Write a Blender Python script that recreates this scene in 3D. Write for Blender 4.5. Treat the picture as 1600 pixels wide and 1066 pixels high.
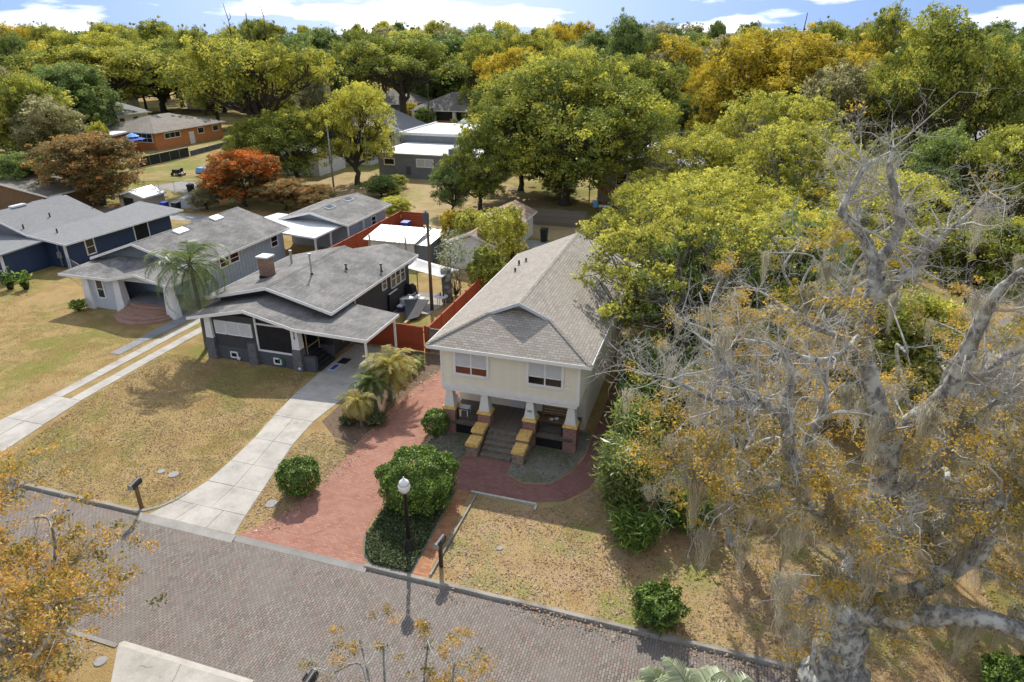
import bpy, math, random
import numpy as np
from mathutils import Vector, Matrix

for o in list(bpy.data.objects):
    bpy.data.objects.remove(o)
scene = bpy.context.scene
COL = scene.collection
R = math.radians

# ---------------------------------------------------------------- camera
CAM_H, FPX, HORIZON, YAW = 20.0, 1045.0, 58.0, R(17.2)
PITCH = math.atan((533 - HORIZON) / FPX)
cd = bpy.data.cameras.new('camera')
cd.sensor_width = 36.0
cd.lens = 36.0 * FPX / 1600.0
cd.clip_start = 0.1
cd.clip_end = 9000
cam = bpy.data.objects.new('camera', cd)
cam.location = (0, 0, CAM_H)
cam.rotation_euler = (math.pi / 2 - PITCH, 0, YAW)
COL.objects.link(cam)
scene.camera = cam

# ---------------------------------------------------------------- light
SUN_EL = R(43.0)
SUN_AZ = math.atan2(-1.75, 3.94)          # from +Y towards +X
to_sun = Vector((math.sin(SUN_AZ) * math.cos(SUN_EL), math.cos(SUN_AZ) * math.cos(SUN_EL), math.sin(SUN_EL)))
sl = bpy.data.lights.new('sun', 'SUN')
sl.energy = 3.9
sl.angle = R(0.53)
sl.color = (1.0, 0.94, 0.84)
sun = bpy.data.objects.new('sun', sl)
sun.rotation_euler = to_sun.to_track_quat('Z', 'Y').to_euler()
sun.location = (0, 0, 60)
COL.objects.link(sun)

world = bpy.data.worlds.new('World')
scene.world = world
world.use_nodes = True
wt = world.node_tree
wt.nodes.clear()
def wn(t, **k):
    n = wt.nodes.new(t)
    for a, b in k.items():
        setattr(n, a, b)
    return n
sky = wn('ShaderNodeTexSky', sky_type='NISHITA', sun_disc=False)
sky.sun_elevation = SUN_EL
sky.sun_rotation = SUN_AZ
sky.altitude = 0
sky.air_density = 1.0
sky.dust_density = 0.25
sky.ozone_density = 2.0
tc = wn('ShaderNodeTexCoord')
sep = wn('ShaderNodeSeparateXYZ')
wt.links.new(tc.outputs['Generated'], sep.inputs[0])
zl = wn('ShaderNodeMath', operation='MULTIPLY_ADD')
wt.links.new(sep.outputs['Z'], zl.inputs[0]); zl.inputs[1].default_value = 0.48; zl.inputs[2].default_value = 0.52
comb = wn('ShaderNodeCombineXYZ')
wt.links.new(sep.outputs['X'], comb.inputs['X']); wt.links.new(sep.outputs['Y'], comb.inputs['Y']); wt.links.new(zl.outputs[0], comb.inputs['Z'])
wt.links.new(comb.outputs[0], sky.inputs['Vector'])
# soft cumulus, the same all round the sky, brightened and thickened to fill shadows
mp = wn('ShaderNodeMapping'); mp.inputs['Scale'].default_value = (5.0, 5.0, 26.0); mp.inputs['Location'].default_value = (2.3, 0.35, 0.0)
wt.links.new(tc.outputs['Generated'], mp.inputs[0])
cn = wn('ShaderNodeTexNoise'); cn.inputs['Scale'].default_value = 1.0; cn.inputs['Detail'].default_value = 7; cn.inputs['Roughness'].default_value = 0.52
wt.links.new(mp.outputs[0], cn.inputs['Vector'])
cr = wn('ShaderNodeValToRGB'); cr.color_ramp.elements[0].position = 0.50; cr.color_ramp.elements[1].position = 0.64
wt.links.new(cn.outputs['Fac'], cr.inputs[0])
mxs = wn('ShaderNodeMix', data_type='RGBA'); mxs.inputs[7].default_value = (13.0, 12.8, 12.6, 1)
wt.links.new(cr.outputs[0], mxs.inputs[0]); wt.links.new(sky.outputs[0], mxs.inputs[6])
bg = wn('ShaderNodeBackground'); bg.inputs[1].default_value = 0.132
wt.links.new(mxs.outputs[2], bg.inputs[0])
wo = wn('ShaderNodeOutputWorld'); wt.links.new(bg.outputs[0], wo.inputs[0])

vs = scene.view_settings
vs.view_transform = 'Standard'; vs.look = 'None'; vs.gamma = 1.0; vs.use_curve_mapping = False
vs.exposure = 0.45
scene.render.engine = 'CYCLES'
cy = scene.cycles
cy.max_bounces = 5; cy.diffuse_bounces = 3; cy.glossy_bounces = 2; cy.transmission_bounces = 3; cy.transparent_max_bounces = 6
cy.use_denoising = True

# ---------------------------------------------------------------- survey helpers (photo bearing -> point in the place)
CT, ST, CYW, SYW = math.cos(PITCH), math.sin(PITCH), math.cos(YAW), math.sin(YAW)
def _ray(u, v):
    x = (u - 800) / FPX; y = -(v - 533) / FPX
    b = CT + y * ST; z = -ST + y * CT
    return (CYW * x - SYW * b, SYW * x + CYW * b, z, b)
def at_z(u, v, z=0.0):
    r = _ray(u, v); t = (z - CAM_H) / r[2]
    return Vector((r[0] * t, r[1] * t, z))
def at_d(u, v, d):
    r = _ray(u, v); t = d / r[3]
    return Vector((r[0] * t, r[1] * t, CAM_H + r[2] * t))

# ---------------------------------------------------------------- materials
MATS = {}
def new_mat(name):
    m = bpy.data.materials.new(name); m.use_nodes = True
    MATS[name] = m
    nt = m.node_tree; nt.nodes.clear()
    out = nt.nodes.new('ShaderNodeOutputMaterial')
    return m, nt, out
def N(nt, t, **k):
    n = nt.nodes.new(t)
    for a, b in k.items():
        setattr(n, a, b)
    return n
def L(nt, a, b):
    nt.links.new(a, b)
def c4(c):
    return (c[0], c[1], c[2], 1.0)
def noise(nt, vec, scale, detail=4, rough=0.6):
    n = N(nt, 'ShaderNodeTexNoise'); n.inputs['Scale'].default_value = scale
    n.inputs['Detail'].default_value = detail; n.inputs['Roughness'].default_value = rough
    L(nt, vec, n.inputs['Vector']); return n.outputs['Fac']
def ramp(nt, fac, stops):
    r = N(nt, 'ShaderNodeValToRGB'); e = r.color_ramp.elements
    while len(e) < len(stops): e.new(0.5)
    for i, (p, c) in enumerate(stops):
        e[i].position = p; e[i].color = c4(c) if len(c) == 3 else c
    L(nt, fac, r.inputs[0]); return r.outputs[0]
def mixc(nt, fac, a, b, mode='MIX'):
    m = N(nt, 'ShaderNodeMix', data_type='RGBA', blend_type=mode)
    if isinstance(fac, (int, float)): m.inputs[0].default_value = fac
    else: L(nt, fac, m.inputs[0])
    for i, x in ((6, a), (7, b)):
        if isinstance(x, tuple): m.inputs[i].default_value = c4(x)
        else: L(nt, x, m.inputs[i])
    return m.outputs[2]
def mth(nt, op, a, b=None):
    m = N(nt, 'ShaderNodeMath', operation=op)
    for i, x in ((0, a), (1, b)):
        if x is None: continue
        if isinstance(x, (int, float)): m.inputs[i].default_value = x
        else: L(nt, x, m.inputs[i])
    return m.outputs[0]
def bump(nt, h, strength=0.3, dist=0.02):
    b = N(nt, 'ShaderNodeBump'); b.inputs['Strength'].default_value = strength; b.inputs['Distance'].default_value = dist
    L(nt, h, b.inputs['Height']); return b.outputs[0]
def principled(nt, out, col, rough=0.8, spec=0.3, metal=0.0, nrm=None):
    p = N(nt, 'ShaderNodeBsdfPrincipled')
    if isinstance(col, tuple): p.inputs['Base Color'].default_value = c4(col)
    else: L(nt, col, p.inputs['Base Color'])
    if isinstance(rough, (int, float)): p.inputs['Roughness'].default_value = rough
    else: L(nt, rough, p.inputs['Roughness'])
    p.inputs['Specular IOR Level'].default_value = spec
    p.inputs['Metallic'].default_value = metal
    if nrm is not None: L(nt, nrm, p.inputs['Normal'])
    L(nt, p.outputs[0], out.inputs[0]); return p
def paint(name, col, rough=0.7, var=0.12, scale=2.5, spec=0.3, metal=0.0, fine=40, bmp=0.1):
    m, nt, out = new_mat(name)
    t = N(nt, 'ShaderNodeTexCoord').outputs['Object']
    n1 = noise(nt, t, scale, 5); n2 = noise(nt, t, fine, 3)
    f = mth(nt, 'ADD', mth(nt, 'MULTIPLY', n1, 0.7), mth(nt, 'MULTIPLY', n2, 0.3))
    lo = tuple(c * (1 - 2 * var) for c in col); hi = tuple(min(1, c * (1 + 1.4 * var)) for c in col)
    c = ramp(nt, f, [(0.3, lo), (0.7, hi)])
    principled(nt, out, c, rough, spec, metal, bump(nt, n2, bmp, 0.01) if bmp else None)
    return m
def bricks(name, c1, c2, mortar, w, h, ms=0.01, rot=False, stain=None, stain_scale=0.5, rough=0.85, bmp=0.5, offset=0.5, extra=None, dark=None):
    """Coursed material on the metre UVs: pavers, shingles, wall brick."""
    m, nt, out = new_mat(name)
    uv = N(nt, 'ShaderNodeTexCoord').outputs['UV']
    ob = N(nt, 'ShaderNodeTexCoord').outputs['Object']
    mp = N(nt, 'ShaderNodeMapping')
    if rot: mp.inputs['Rotation'].default_value = (0, 0, math.pi / 2)
    L(nt, uv, mp.inputs[0])
    wob = noise(nt, ob, 1.3, 2)
    wv = N(nt, 'ShaderNodeVectorMath', operation='ADD'); L(nt, mp.outputs[0], wv.inputs[0])
    sc = N(nt, 'ShaderNodeMath', operation='MULTIPLY'); L(nt, wob, sc.inputs[0]); sc.inputs[1].default_value = h * 0.5
    L(nt, sc.outputs[0], wv.inputs[1])
    b = N(nt, 'ShaderNodeTexBrick'); L(nt, wv.outputs[0], b.inputs['Vector'])
    b.offset = offset; b.inputs['Color1'].default_value = c4(c1); b.inputs['Color2'].default_value = c4(c2); b.inputs['Mortar'].default_value = c4(mortar)
    b.inputs['Scale'].default_value = 1.0; b.inputs['Mortar Size'].default_value = ms; b.inputs['Mortar Smooth'].default_value = 0.2
    b.inputs['Brick Width'].default_value = w; b.inputs['Row Height'].default_value = h; b.inputs['Bias'].default_value = 0.0
    col = b.outputs['Color']
    if extra:                                   # odd ones of another colour
        b2 = N(nt, 'ShaderNodeTexBrick'); L(nt, wv.outputs[0], b2.inputs['Vector']); b2.offset = offset
        b2.inputs['Scale'].default_value = 1.0; b2.inputs['Mortar Size'].default_value = 0
        b2.inputs['Brick Width'].default_value = w; b2.inputs['Row Height'].default_value = h
        b2.inputs['Color1'].default_value = (0, 0, 0, 1); b2.inputs['Color2'].default_value = (1, 1, 1, 1)
        wn_ = N(nt, 'ShaderNodeTexWhiteNoise', noise_dimensions='3D'); L(nt, b2.outputs['Color'], wn_.inputs['Vector'])
        f = mth(nt, 'GREATER_THAN', wn_.outputs['Value'], 0.80)
        f = mth(nt, 'MULTIPLY', f, mth(nt, 'SUBTRACT', 1.0, b.outputs['Fac']))
        col = mixc(nt, mth(nt, 'MULTIPLY', f, 0.8), col, extra)
    if dark:
        s2 = noise(nt, ob, stain_scale * 2.3, 7, 0.7); col = mixc(nt, mth(nt, 'MULTIPLY', ramp(nt, s2, [(0.40, (1, 1, 1)), (0.56, (0, 0, 0))]), 0.5), col, dark)
    if stain:
        s1 = noise(nt, ob, stain_scale, 6, 0.65)
        sf = ramp(nt, s1, [(0.42, (0, 0, 0)), (0.68, (1, 1, 1))])
        col = mixc(nt, mth(nt, 'MULTIPLY', sf, 0.5), col, stain)
    g = noise(nt, ob, 55, 3)
    col = mixc(nt, 0.35, col, ramp(nt, g, [(0.3, (0.45, 0.45, 0.45)), (0.7, (1, 1, 1))]), 'MULTIPLY')
    hgt = mth(nt, 'ADD', mth(nt, 'SUBTRACT', 1.0, b.outputs['Fac']), mth(nt, 'MULTIPLY', g, 0.4))
    principled(nt, out, col, rough, 0.25, 0, bump(nt, hgt, bmp, 0.012))
    return m
def glass(name, col=(0.03, 0.045, 0.06), rough=0.05):
    m, nt, out = new_mat(name)
    t = N(nt, 'ShaderNodeTexCoord').outputs['Object']
    n = noise(nt, t, 1.2, 2)
    principled(nt, out, ramp(nt, n, [(0.3, tuple(c * .6 for c in col)), (0.7, tuple(c * 1.5 for c in col))]), rough, 0.6, 0, bump(nt, n, 0.04, 0.05))
    return m
def leaf(name, stops, transl=0.5, gloss=0.02, gain=1.0):
    m, nt, out = new_mat(name)
    a = N(nt, 'ShaderNodeAttribute'); a.attribute_name = 'tint'
    oi = N(nt, 'ShaderNodeObjectInfo')
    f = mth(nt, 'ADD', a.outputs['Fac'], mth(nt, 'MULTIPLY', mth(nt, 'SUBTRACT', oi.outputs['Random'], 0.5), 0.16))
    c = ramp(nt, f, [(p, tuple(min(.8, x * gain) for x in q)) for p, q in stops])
    d = N(nt, 'ShaderNodeBsdfDiffuse'); L(nt, c, d.inputs[0])
    t = N(nt, 'ShaderNodeBsdfTranslucent'); L(nt, c, t.inputs[0])
    g = N(nt, 'ShaderNodeBsdfGlossy'); g.inputs['Roughness'].default_value = 0.42; g.inputs[0].default_value = (0.9, 0.95, 1, 1)
    m1 = N(nt, 'ShaderNodeMixShader'); m1.inputs[0].default_value = transl; L(nt, d.outputs[0], m1.inputs[1]); L(nt, t.outputs[0], m1.inputs[2])
    m2 = N(nt, 'ShaderNodeMixShader'); m2.inputs[0].default_value = gloss; L(nt, m1.outputs[0], m2.inputs[1]); L(nt, g.outputs[0], m2.inputs[2])
    L(nt, m2.outputs[0], out.inputs[0]); return m
def bark(name, dark, light, sc=3.0, lich=None):
    m, nt, out = new_mat(name)
    t = N(nt, 'ShaderNodeTexCoord').outputs['Object']
    mp = N(nt, 'ShaderNodeMapping'); mp.inputs['Scale'].default_value = (1, 1, 0.35); L(nt, t, mp.inputs[0])
    n1 = noise(nt, mp.outputs[0], sc * 4, 6, 0.7); n2 = noise(nt, t, sc, 4)
    c = ramp(nt, n1, [(0.32, dark), (0.66, light)])
    if lich:
        c = mixc(nt, ramp(nt, n2, [(0.48, (0, 0, 0)), (0.6, (1, 1, 1))]), c, lich)
    principled(nt, out, c, 0.95, 0.1, 0, bump(nt, n1, 0.8, 0.04)); return m

# ---------------------------------------------------------------- mesh helpers
ORIG = {}
class MB:
    def __init__(s): s.v = []; s.f = []
    def add(s, vs, fs):
        k = len(s.v); s.v += [tuple(p) for p in vs]; s.f += [tuple(i + k for i in f) for f in fs]; return s
    def box(s, x0, x1, y0, y1, z0, z1):
        return s.add([(x0, y0, z0), (x1, y0, z0), (x1, y1, z0), (x0, y1, z0), (x0, y0, z1), (x1, y0, z1), (x1, y1, z1), (x0, y1, z1)],
                     [(0, 3, 2, 1), (4, 5, 6, 7), (0, 1, 5, 4), (1, 2, 6, 5), (2, 3, 7, 6), (3, 0, 4, 7)])
    def frus(s, x, y, z0, z1, a0, b0, a1, b1):
        vs = [(x - a0, y - b0, z0), (x + a0, y - b0, z0), (x + a0, y + b0, z0), (x - a0, y + b0, z0), (x - a1, y - b1, z1), (x + a1, y - b1, z1), (x + a1, y + b1, z1), (x - a1, y + b1, z1)]
        return s.add(vs, [(0, 3, 2, 1), (4, 5, 6, 7), (0, 1, 5, 4), (1, 2, 6, 5), (2, 3, 7, 6), (3, 0, 4, 7)])
    def slab(s, poly, t, d=(0, 0, -1)):
        """polygon (ordered so its normal points to the outside) thickened by t along d"""
        n = len(poly); d = Vector(d) * t
        lo = [tuple(Vector(p) + d) for p in poly]
        fs = [tuple(range(n)), tuple(range(2 * n - 1, n - 1, -1))]
        for i in range(n):
            j = (i + 1) % n; fs.append((i, n + i, n + j, j))
        return s.add([tuple(p) for p in poly] + lo, fs)
    def quad(s, a, b, c, d): return s.add([a, b, c, d], [(0, 1, 2, 3)])
    def tube(s, pts, rad, n=6, cap=True):
        pts = [Vector(p) for p in pts]
        if isinstance(rad, (int, float)): rad = [rad] * len(pts)
        k = len(s.v); ref = None
        for i, p in enumerate(pts):
            t = (pts[min(i + 1, len(pts) - 1)] - pts[max(i - 1, 0)]).normalized()
            if ref is None: ref = t.orthogonal().normalized()
            ref = (ref - t * ref.dot(t))
            ref = ref.normalized() if ref.length > 1e-5 else t.orthogonal().normalized()
            b = t.cross(ref)
            for j in range(n):
                a = 2 * math.pi * j / n
                s.v.append(tuple(p + (ref * math.cos(a) + b * math.sin(a)) * rad[i]))
        for i in range(len(pts) - 1):
            for j in range(n):
                a = k + i * n + j; b_ = k + i * n + (j + 1) % n
                s.f.append((a, b_, b_ + n, a + n))
        if cap:
            s.f.append(tuple(k + j for j in reversed(range(n)))); s.f.append(tuple(k + (len(pts) - 1) * n + j for j in range(n)))
        return s
    def lathe(s, x, y, prof, n=12):
        return s.tube([(x, y, z) for r, z in prof], [r for r, z in prof], n)
def add_uv(me):
    nf = len(me.polygons)
    if nf == 0: return
    nl = len(me.loops)
    co = np.empty(len(me.vertices) * 3); me.vertices.foreach_get('co', co); co = co.reshape(-1, 3)
    nr = np.empty(nf * 3); me.polygons.foreach_get('normal', nr); nr = nr.reshape(-1, 3)
    lt = np.empty(nf, dtype=np.int32); me.polygons.foreach_get('loop_total', lt)
    vi = np.empty(nl, dtype=np.int32); me.loops.foreach_get('vertex_index', vi)
    fi = np.repeat(np.arange(nf), lt)
    e = np.stack([-nr[:, 1], nr[:, 0], np.zeros(nf)], 1)
    ln = np.linalg.norm(e, axis=1); flat = ln < 0.02
    e[flat] = (1, 0, 0); ln[flat] = 1; e /= ln[:, None]
    up = np.cross(nr, e)
    p = co[vi]
    uv = np.stack([(p * e[fi]).sum(1), (p * up[fi]).sum(1)], 1)
    l = me.uv_layers.new(name='metres')
    l.data.foreach_set('uv', uv.ravel().astype(np.float32))
def link(name, me, mat, parent=None, smooth=False):
    o = bpy.data.objects.new(name, me); COL.objects.link(o)
    if mat is not None:
        me.materials.append(MATS[mat] if isinstance(mat, str) else mat)
    if parent is not None: o.parent = parent
    if smooth:
        me.polygons.foreach_set('use_smooth', [True] * len(me.polygons))
    return o
def root_of(p):
    while p is not None and p.parent is not None: p = p.parent
    return p
def obj(name, mb, mat, parent=None, smooth=False, origin=None):
    """one mesh object; coordinates are given in the place, the origin is the thing's base"""
    rt = root_of(parent)
    og = np.array(ORIG[rt.name] if rt is not None else (origin or (0, 0, 0)), float)
    me = bpy.data.meshes.new(name)
    v = (np.array(mb.v, float) - og)
    me.from_pydata([tuple(p) for p in v.tolist()], [], mb.f)
    me.update(); add_uv(me)
    o = link(name, me, mat, parent, smooth)
    if rt is None:
        o.location = tuple(og); ORIG[o.name] = tuple(og)
    return o
def tag(o, label, cat, group=None, kind=None):
    o['label'] = label; o['category'] = cat
    if group: o['group'] = group
    if kind: o['kind'] = kind
    return o
def struct(name, mb, mat, label=None):
    o = obj(name, mb, mat); o['kind'] = 'structure'
    if label: o['label'] = label
    return o
def thing(name, loc, label, cat, group=None):
    o = bpy.data.objects.new(name, None); COL.objects.link(o)
    o.empty_display_size = 0.3
    o.location = loc; ORIG[o.name] = tuple(loc)
    return tag(o, label, cat, group)
def np_mesh(name, V, F, tint=None):
    me = bpy.data.meshes.new(name)
    F = np.asarray(F, np.int32); k = F.shape[1]
    me.vertices.add(len(V)); me.vertices.foreach_set('co', np.asarray(V, np.float32).ravel())
    me.loops.add(F.size); me.loops.foreach_set('vertex_index', F.ravel())
    me.polygons.add(len(F)); me.polygons.foreach_set('loop_start', np.arange(len(F), dtype=np.int32) * k)
    me.update(calc_edges=True)
    if tint is not None:
        a = me.attributes.new('tint', 'FLOAT', 'POINT'); a.data.foreach_set('value', np.asarray(tint, np.float32))
    return me
def copy_tree(o, loc, rz=0, sc=(1, 1, 1), label=None, parent=None):
    c = o.copy(); COL.objects.link(c); c.parent = parent
    if parent is None:
        c.location = loc; c.rotation_euler = (0, 0, rz); c.scale = sc; ORIG[c.name] = tuple(loc)
        if label: c['label'] = label
    for ch in o.children: copy_tree(ch, None, parent=c)
    return c
# ---------------------------------------------------------------- palette
def lawn_mat(name, dry, green, litter, gscale=0.16, glo=0.5, speck=0.5, dirt=None):
    m, nt, out = new_mat(name)
    t = N(nt, 'ShaderNodeTexCoord').outputs['Object']
    big = noise(nt, t, gscale, 5, 0.6); mid = noise(nt, t, 1.1, 5, 0.65); fine = noise(nt, t, 9, 4, 0.7); vf = noise(nt, t, 26, 3, 0.7)
    f = mth(nt, 'ADD', mth(nt, 'MULTIPLY', big, 0.7), mth(nt, 'MULTIPLY', mid, 0.35))
    g = ramp(nt, f, [(glo, (0, 0, 0)), (glo + 0.09, (1, 1, 1))])
    c = mixc(nt, g, dry, green)
    pb2 = noise(nt, t, gscale * 2.4, 5, 0.6); c = mixc(nt, mth(nt, 'MULTIPLY', ramp(nt, pb2, [(0.50, (0, 0, 0)), (0.62, (1, 1, 1))]), 0.6), c, tuple(x * y for x, y in zip(dry, (0.72, 0.62, 0.5))))
    lit = ramp(nt, mth(nt, 'ADD', mth(nt, 'MULTIPLY', mid, 0.45), mth(nt, 'MULTIPLY', fine, 0.55)), [(0.46, (0, 0, 0)), (0.58, (1, 1, 1))])
    c = mixc(nt, mth(nt, 'MULTIPLY', lit, speck), c, litter)
    if dirt:
        dn = noise(nt, t, 0.45, 4); c = mixc(nt, ramp(nt, dn, [(0.5, (0, 0, 0)), (0.6, (1, 1, 1))]), c, dirt)
    c = mixc(nt, 0.75, c, ramp(nt, vf, [(0.28, (0.3, 0.3, 0.3)), (0.5, (0.9, 0.9, 0.88)), (0.75, (1.5, 1.42, 1.3))]), 'MULTIPLY')
    principled(nt, out, c, 0.95, 0.1, 0, bump(nt, mth(nt, 'ADD', fine, vf), 0.9, 0.06)); return m
lawn_mat('grass', (0.46, 0.335, 0.15), (0.25, 0.265, 0.06), (0.34, 0.225, 0.115), gscale=0.2, glo=0.515, speck=0.75)
lawn_mat('leaf_lawn', (0.48, 0.345, 0.165), (0.27, 0.31, 0.065), (0.48, 0.345, 0.24), 0.35, 0.515, 0.8)
lawn_mat('bed_soil', (0.25, 0.24, 0.205), (0.15, 0.17, 0.08), (0.33, 0.315, 0.27), 0.6, 0.5, 0.5)
lawn_mat('yard_green', (0.42, 0.335, 0.15), (0.21, 0.25, 0.06), (0.33, 0.25, 0.13), gscale=0.12, glo=0.485, speck=0.6)
lawn_mat('backyard', (0.48, 0.375, 0.20), (0.29, 0.30, 0.09), (0.40, 0.30, 0.19), 0.10, 0.55, 0.5)
bricks('street_brick', (0.185, 0.155, 0.132), (0.305, 0.268, 0.235), (0.07, 0.062, 0.053), 0.215, 0.108, 0.010, rot=True, stain=(0.255, 0.228, 0.20), stain_scale=0.35, extra=(0.28, 0.195, 0.165), bmp=0.8, dark=(0.215, 0.19, 0.17))
bricks('red_paver', (0.34, 0.145, 0.10), (0.46, 0.235, 0.175), (0.22, 0.12, 0.09), 0.22, 0.11, 0.011, stain=(0.43, 0.245, 0.185), stain_scale=0.9, extra=(0.37, 0.15, 0.085), dark=(0.33, 0.165, 0.12))
bricks('shaded_walk_paver', (0.235, 0.10, 0.08), (0.34, 0.165, 0.135), (0.15, 0.08, 0.065), 0.22, 0.11, 0.011, stain=(0.30, 0.165, 0.14), stain_scale=0.9, extra=(0.25, 0.11, 0.09), dark=(0.21, 0.11, 0.09))  # drive paver copy with the house's shade darkened into its colour
bricks('path_brick', (0.36, 0.12, 0.075), (0.50, 0.21, 0.10), (0.25, 0.17, 0.10), 0.22, 0.11, 0.012, stain=(0.42, 0.33, 0.14), stain_scale=1.5, extra=(0.55, 0.25, 0.12))
bricks('wall_brick', (0.27, 0.085, 0.06), (0.36, 0.13, 0.09), (0.38, 0.33, 0.29), 0.21, 0.075, 0.012, extra=(0.18, 0.06, 0.05))
bricks('chimney_brick', (0.30, 0.13, 0.075), (0.40, 0.22, 0.13), (0.30, 0.26, 0.22), 0.21, 0.08, 0.014, stain=(0.07, 0.06, 0.055), stain_scale=1.6)
bricks('stair_brick', (0.38, 0.17, 0.11), (0.47, 0.25, 0.17), (0.40, 0.33, 0.28), 0.21, 0.10, 0.014, stain=(0.45, 0.32, 0.25), stain_scale=1.0)
bricks('shingle_taupe', (0.32, 0.285, 0.24), (0.44, 0.40, 0.345), (0.19, 0.17, 0.145), 0.36, 0.16, 0.014, stain=(0.41, 0.372, 0.32), stain_scale=0.4, bmp=0.9)
bricks('shingle_aged', (0.17, 0.166, 0.158), (0.255, 0.247, 0.235), (0.09, 0.09, 0.088), 0.6, 0.19, 0.016, stain=(0.42, 0.40, 0.375), stain_scale=0.5, bmp=0.8, dark=(0.10, 0.098, 0.095))
bricks('shingle_grey', (0.22, 0.225, 0.232), (0.275, 0.28, 0.288), (0.17, 0.175, 0.18), 0.32, 0.14, 0.008, stain=(0.27, 0.275, 0.28), stain_scale=0.5, bmp=0.4)
bricks('shingle_brown', (0.215, 0.195, 0.165), (0.30, 0.27, 0.225), (0.14, 0.13, 0.12), 0.4, 0.2, 0.01, stain=(0.13, 0.12, 0.11), stain_scale=0.3)
bricks('pier_stone', (0.15, 0.155, 0.165), (0.23, 0.235, 0.245), (0.11, 0.11, 0.115), 0.2, 0.12, 0.014, bmp=1.0)
bricks('pale_stone', (0.42, 0.34, 0.25), (0.52, 0.43, 0.33), (0.24, 0.18, 0.13), 0.17, 0.07, 0.014, extra=(0.30, 0.16, 0.11))
def concrete(name, col, stain):
    m, nt, out = new_mat(name)
    t = N(nt, 'ShaderNodeTexCoord').outputs['Object']
    a = noise(nt, t, 0.7, 6, 0.65); b = noise(nt, t, 18, 4, 0.7); oi = N(nt, 'ShaderNodeObjectInfo').outputs['Random']
    v = N(nt, 'ShaderNodeTexVoronoi', feature='DISTANCE_TO_EDGE'); v.inputs['Scale'].default_value = 0.42
    vv = N(nt, 'ShaderNodeVectorMath', operation='ADD'); L(nt, t, vv.inputs[0])
    nn = N(nt, 'ShaderNodeTexNoise'); nn.inputs['Scale'].default_value = 0.6; nn.inputs['Detail'].default_value = 4; L(nt, t, nn.inputs['Vector']); L(nt, nn.outputs['Color'], vv.inputs[1])
    L(nt, vv.outputs[0], v.inputs['Vector'])
    c = mixc(nt, ramp(nt, a, [(0.42, (0, 0, 0)), (0.72, (1, 1, 1))]), col, stain)
    c = mixc(nt, 0.5, c, ramp(nt, b, [(0.3, (0.62, 0.62, 0.62)), (0.7, (1.1, 1.1, 1.1))]), 'MULTIPLY')
    c = mixc(nt, ramp(nt, oi, [(0, (0, 0, 0)), (1, (0.35, 0.35, 0.35))]), c, tuple(x * 0.72 for x in col))
    crack = ramp(nt, v.outputs['Distance'], [(0.003, (1, 1, 1)), (0.007, (0, 0, 0))])
    c = mixc(nt, mth(nt, 'MULTIPLY', crack, mth(nt, 'GREATER_THAN', a, 0.60)), c, (0.17, 0.155, 0.13))
    principled(nt, out, c, 0.9, 0.2, 0, bump(nt, b, 0.25, 0.01)); return m
concrete('concrete', (0.52, 0.49, 0.44), (0.31, 0.29, 0.25))
concrete('kerb_concrete', (0.36, 0.34, 0.30), (0.17, 0.155, 0.125))
concrete('alley', (0.38, 0.37, 0.36), (0.27, 0.26, 0.24))
concrete('path_grey', (0.30, 0.31, 0.32), (0.22, 0.22, 0.22))
P_ = paint
P_('cream_siding', (0.78, 0.735, 0.60), 0.75, 0.05); P_('trim_white', (0.80, 0.80, 0.77), 0.6, 0.05); P_('white', (0.74, 0.745, 0.75), 0.6, 0.06)
P_('column_white', (0.72, 0.715, 0.67), 0.6, 0.05); P_('cap_yellow', (0.74, 0.48, 0.155), 0.9, 0.2, 5); P_('deck_wood', (0.15, 0.125, 0.10), 0.85, 0.25, 6)
P_('step_wood', (0.19, 0.165, 0.13), 0.9, 0.25, 6); P_('charcoal', (0.062, 0.062, 0.066), 0.7, 0.1); P_('charcoal_dark', (0.035, 0.036, 0.04), 0.7, 0.1)
P_('base_grey', (0.09, 0.095, 0.108), 0.8, 0.1); P_('black', (0.012, 0.012, 0.014), 0.45, 0.15, spec=0.5); P_('black_soft', (0.02, 0.02, 0.022), 0.9, 0.2)
P_('pale_blue', (0.36, 0.415, 0.49), 0.75, 0.07); P_('pale_blue_white', (0.50, 0.545, 0.60), 0.75, 0.06); P_('navy', (0.030, 0.050, 0.105), 0.65, 0.12)
P_('navy_board', (0.034, 0.056, 0.115), 0.6, 0.1); P_('orange_wall', (0.56, 0.22, 0.085), 0.85, 0.08); P_('flat_grey', (0.20, 0.215, 0.24), 0.85, 0.1)
P_('white_roof', (0.80, 0.80, 0.80), 0.5, 0.05, 0.6); P_('metal_white', (0.66, 0.67, 0.68), 0.35, 0.1, 1.5, 0.5, 0.2); P_('rust_tin', (0.36, 0.25, 0.19), 0.6, 0.3, 1.5)
P_('red_fence', (0.34, 0.068, 0.030), 0.75, 0.14, 3); P_('grey_wood', (0.20, 0.18, 0.15), 0.9, 0.25, 4); P_('pole_wood', (0.14, 0.115, 0.085), 0.95, 0.2, 4)
P_('tan_siding', (0.40, 0.36, 0.29), 0.8, 0.08); P_('bin_green', (0.02, 0.03, 0.026), 0.5, 0.1); P_('bin_blue', (0.03, 0.06, 0.34), 0.45, 0.1)
P_('sail', (0.70, 0.70, 0.69), 0.85, 0.05, 1.0); P_('blue_fabric', (0.035, 0.09, 0.50), 0.8, 0.12); P_('light_blue_fabric', (0.22, 0.45, 0.80), 0.8, 0.1)
P_('galv', (0.38, 0.39, 0.40), 0.45, 0.15, 4, 0.5, 0.5); P_('red_plastic', (0.55, 0.03, 0.02), 0.4, 0.1); P_('green_hose', (0.02, 0.12, 0.06), 0.5, 0.2)
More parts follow.
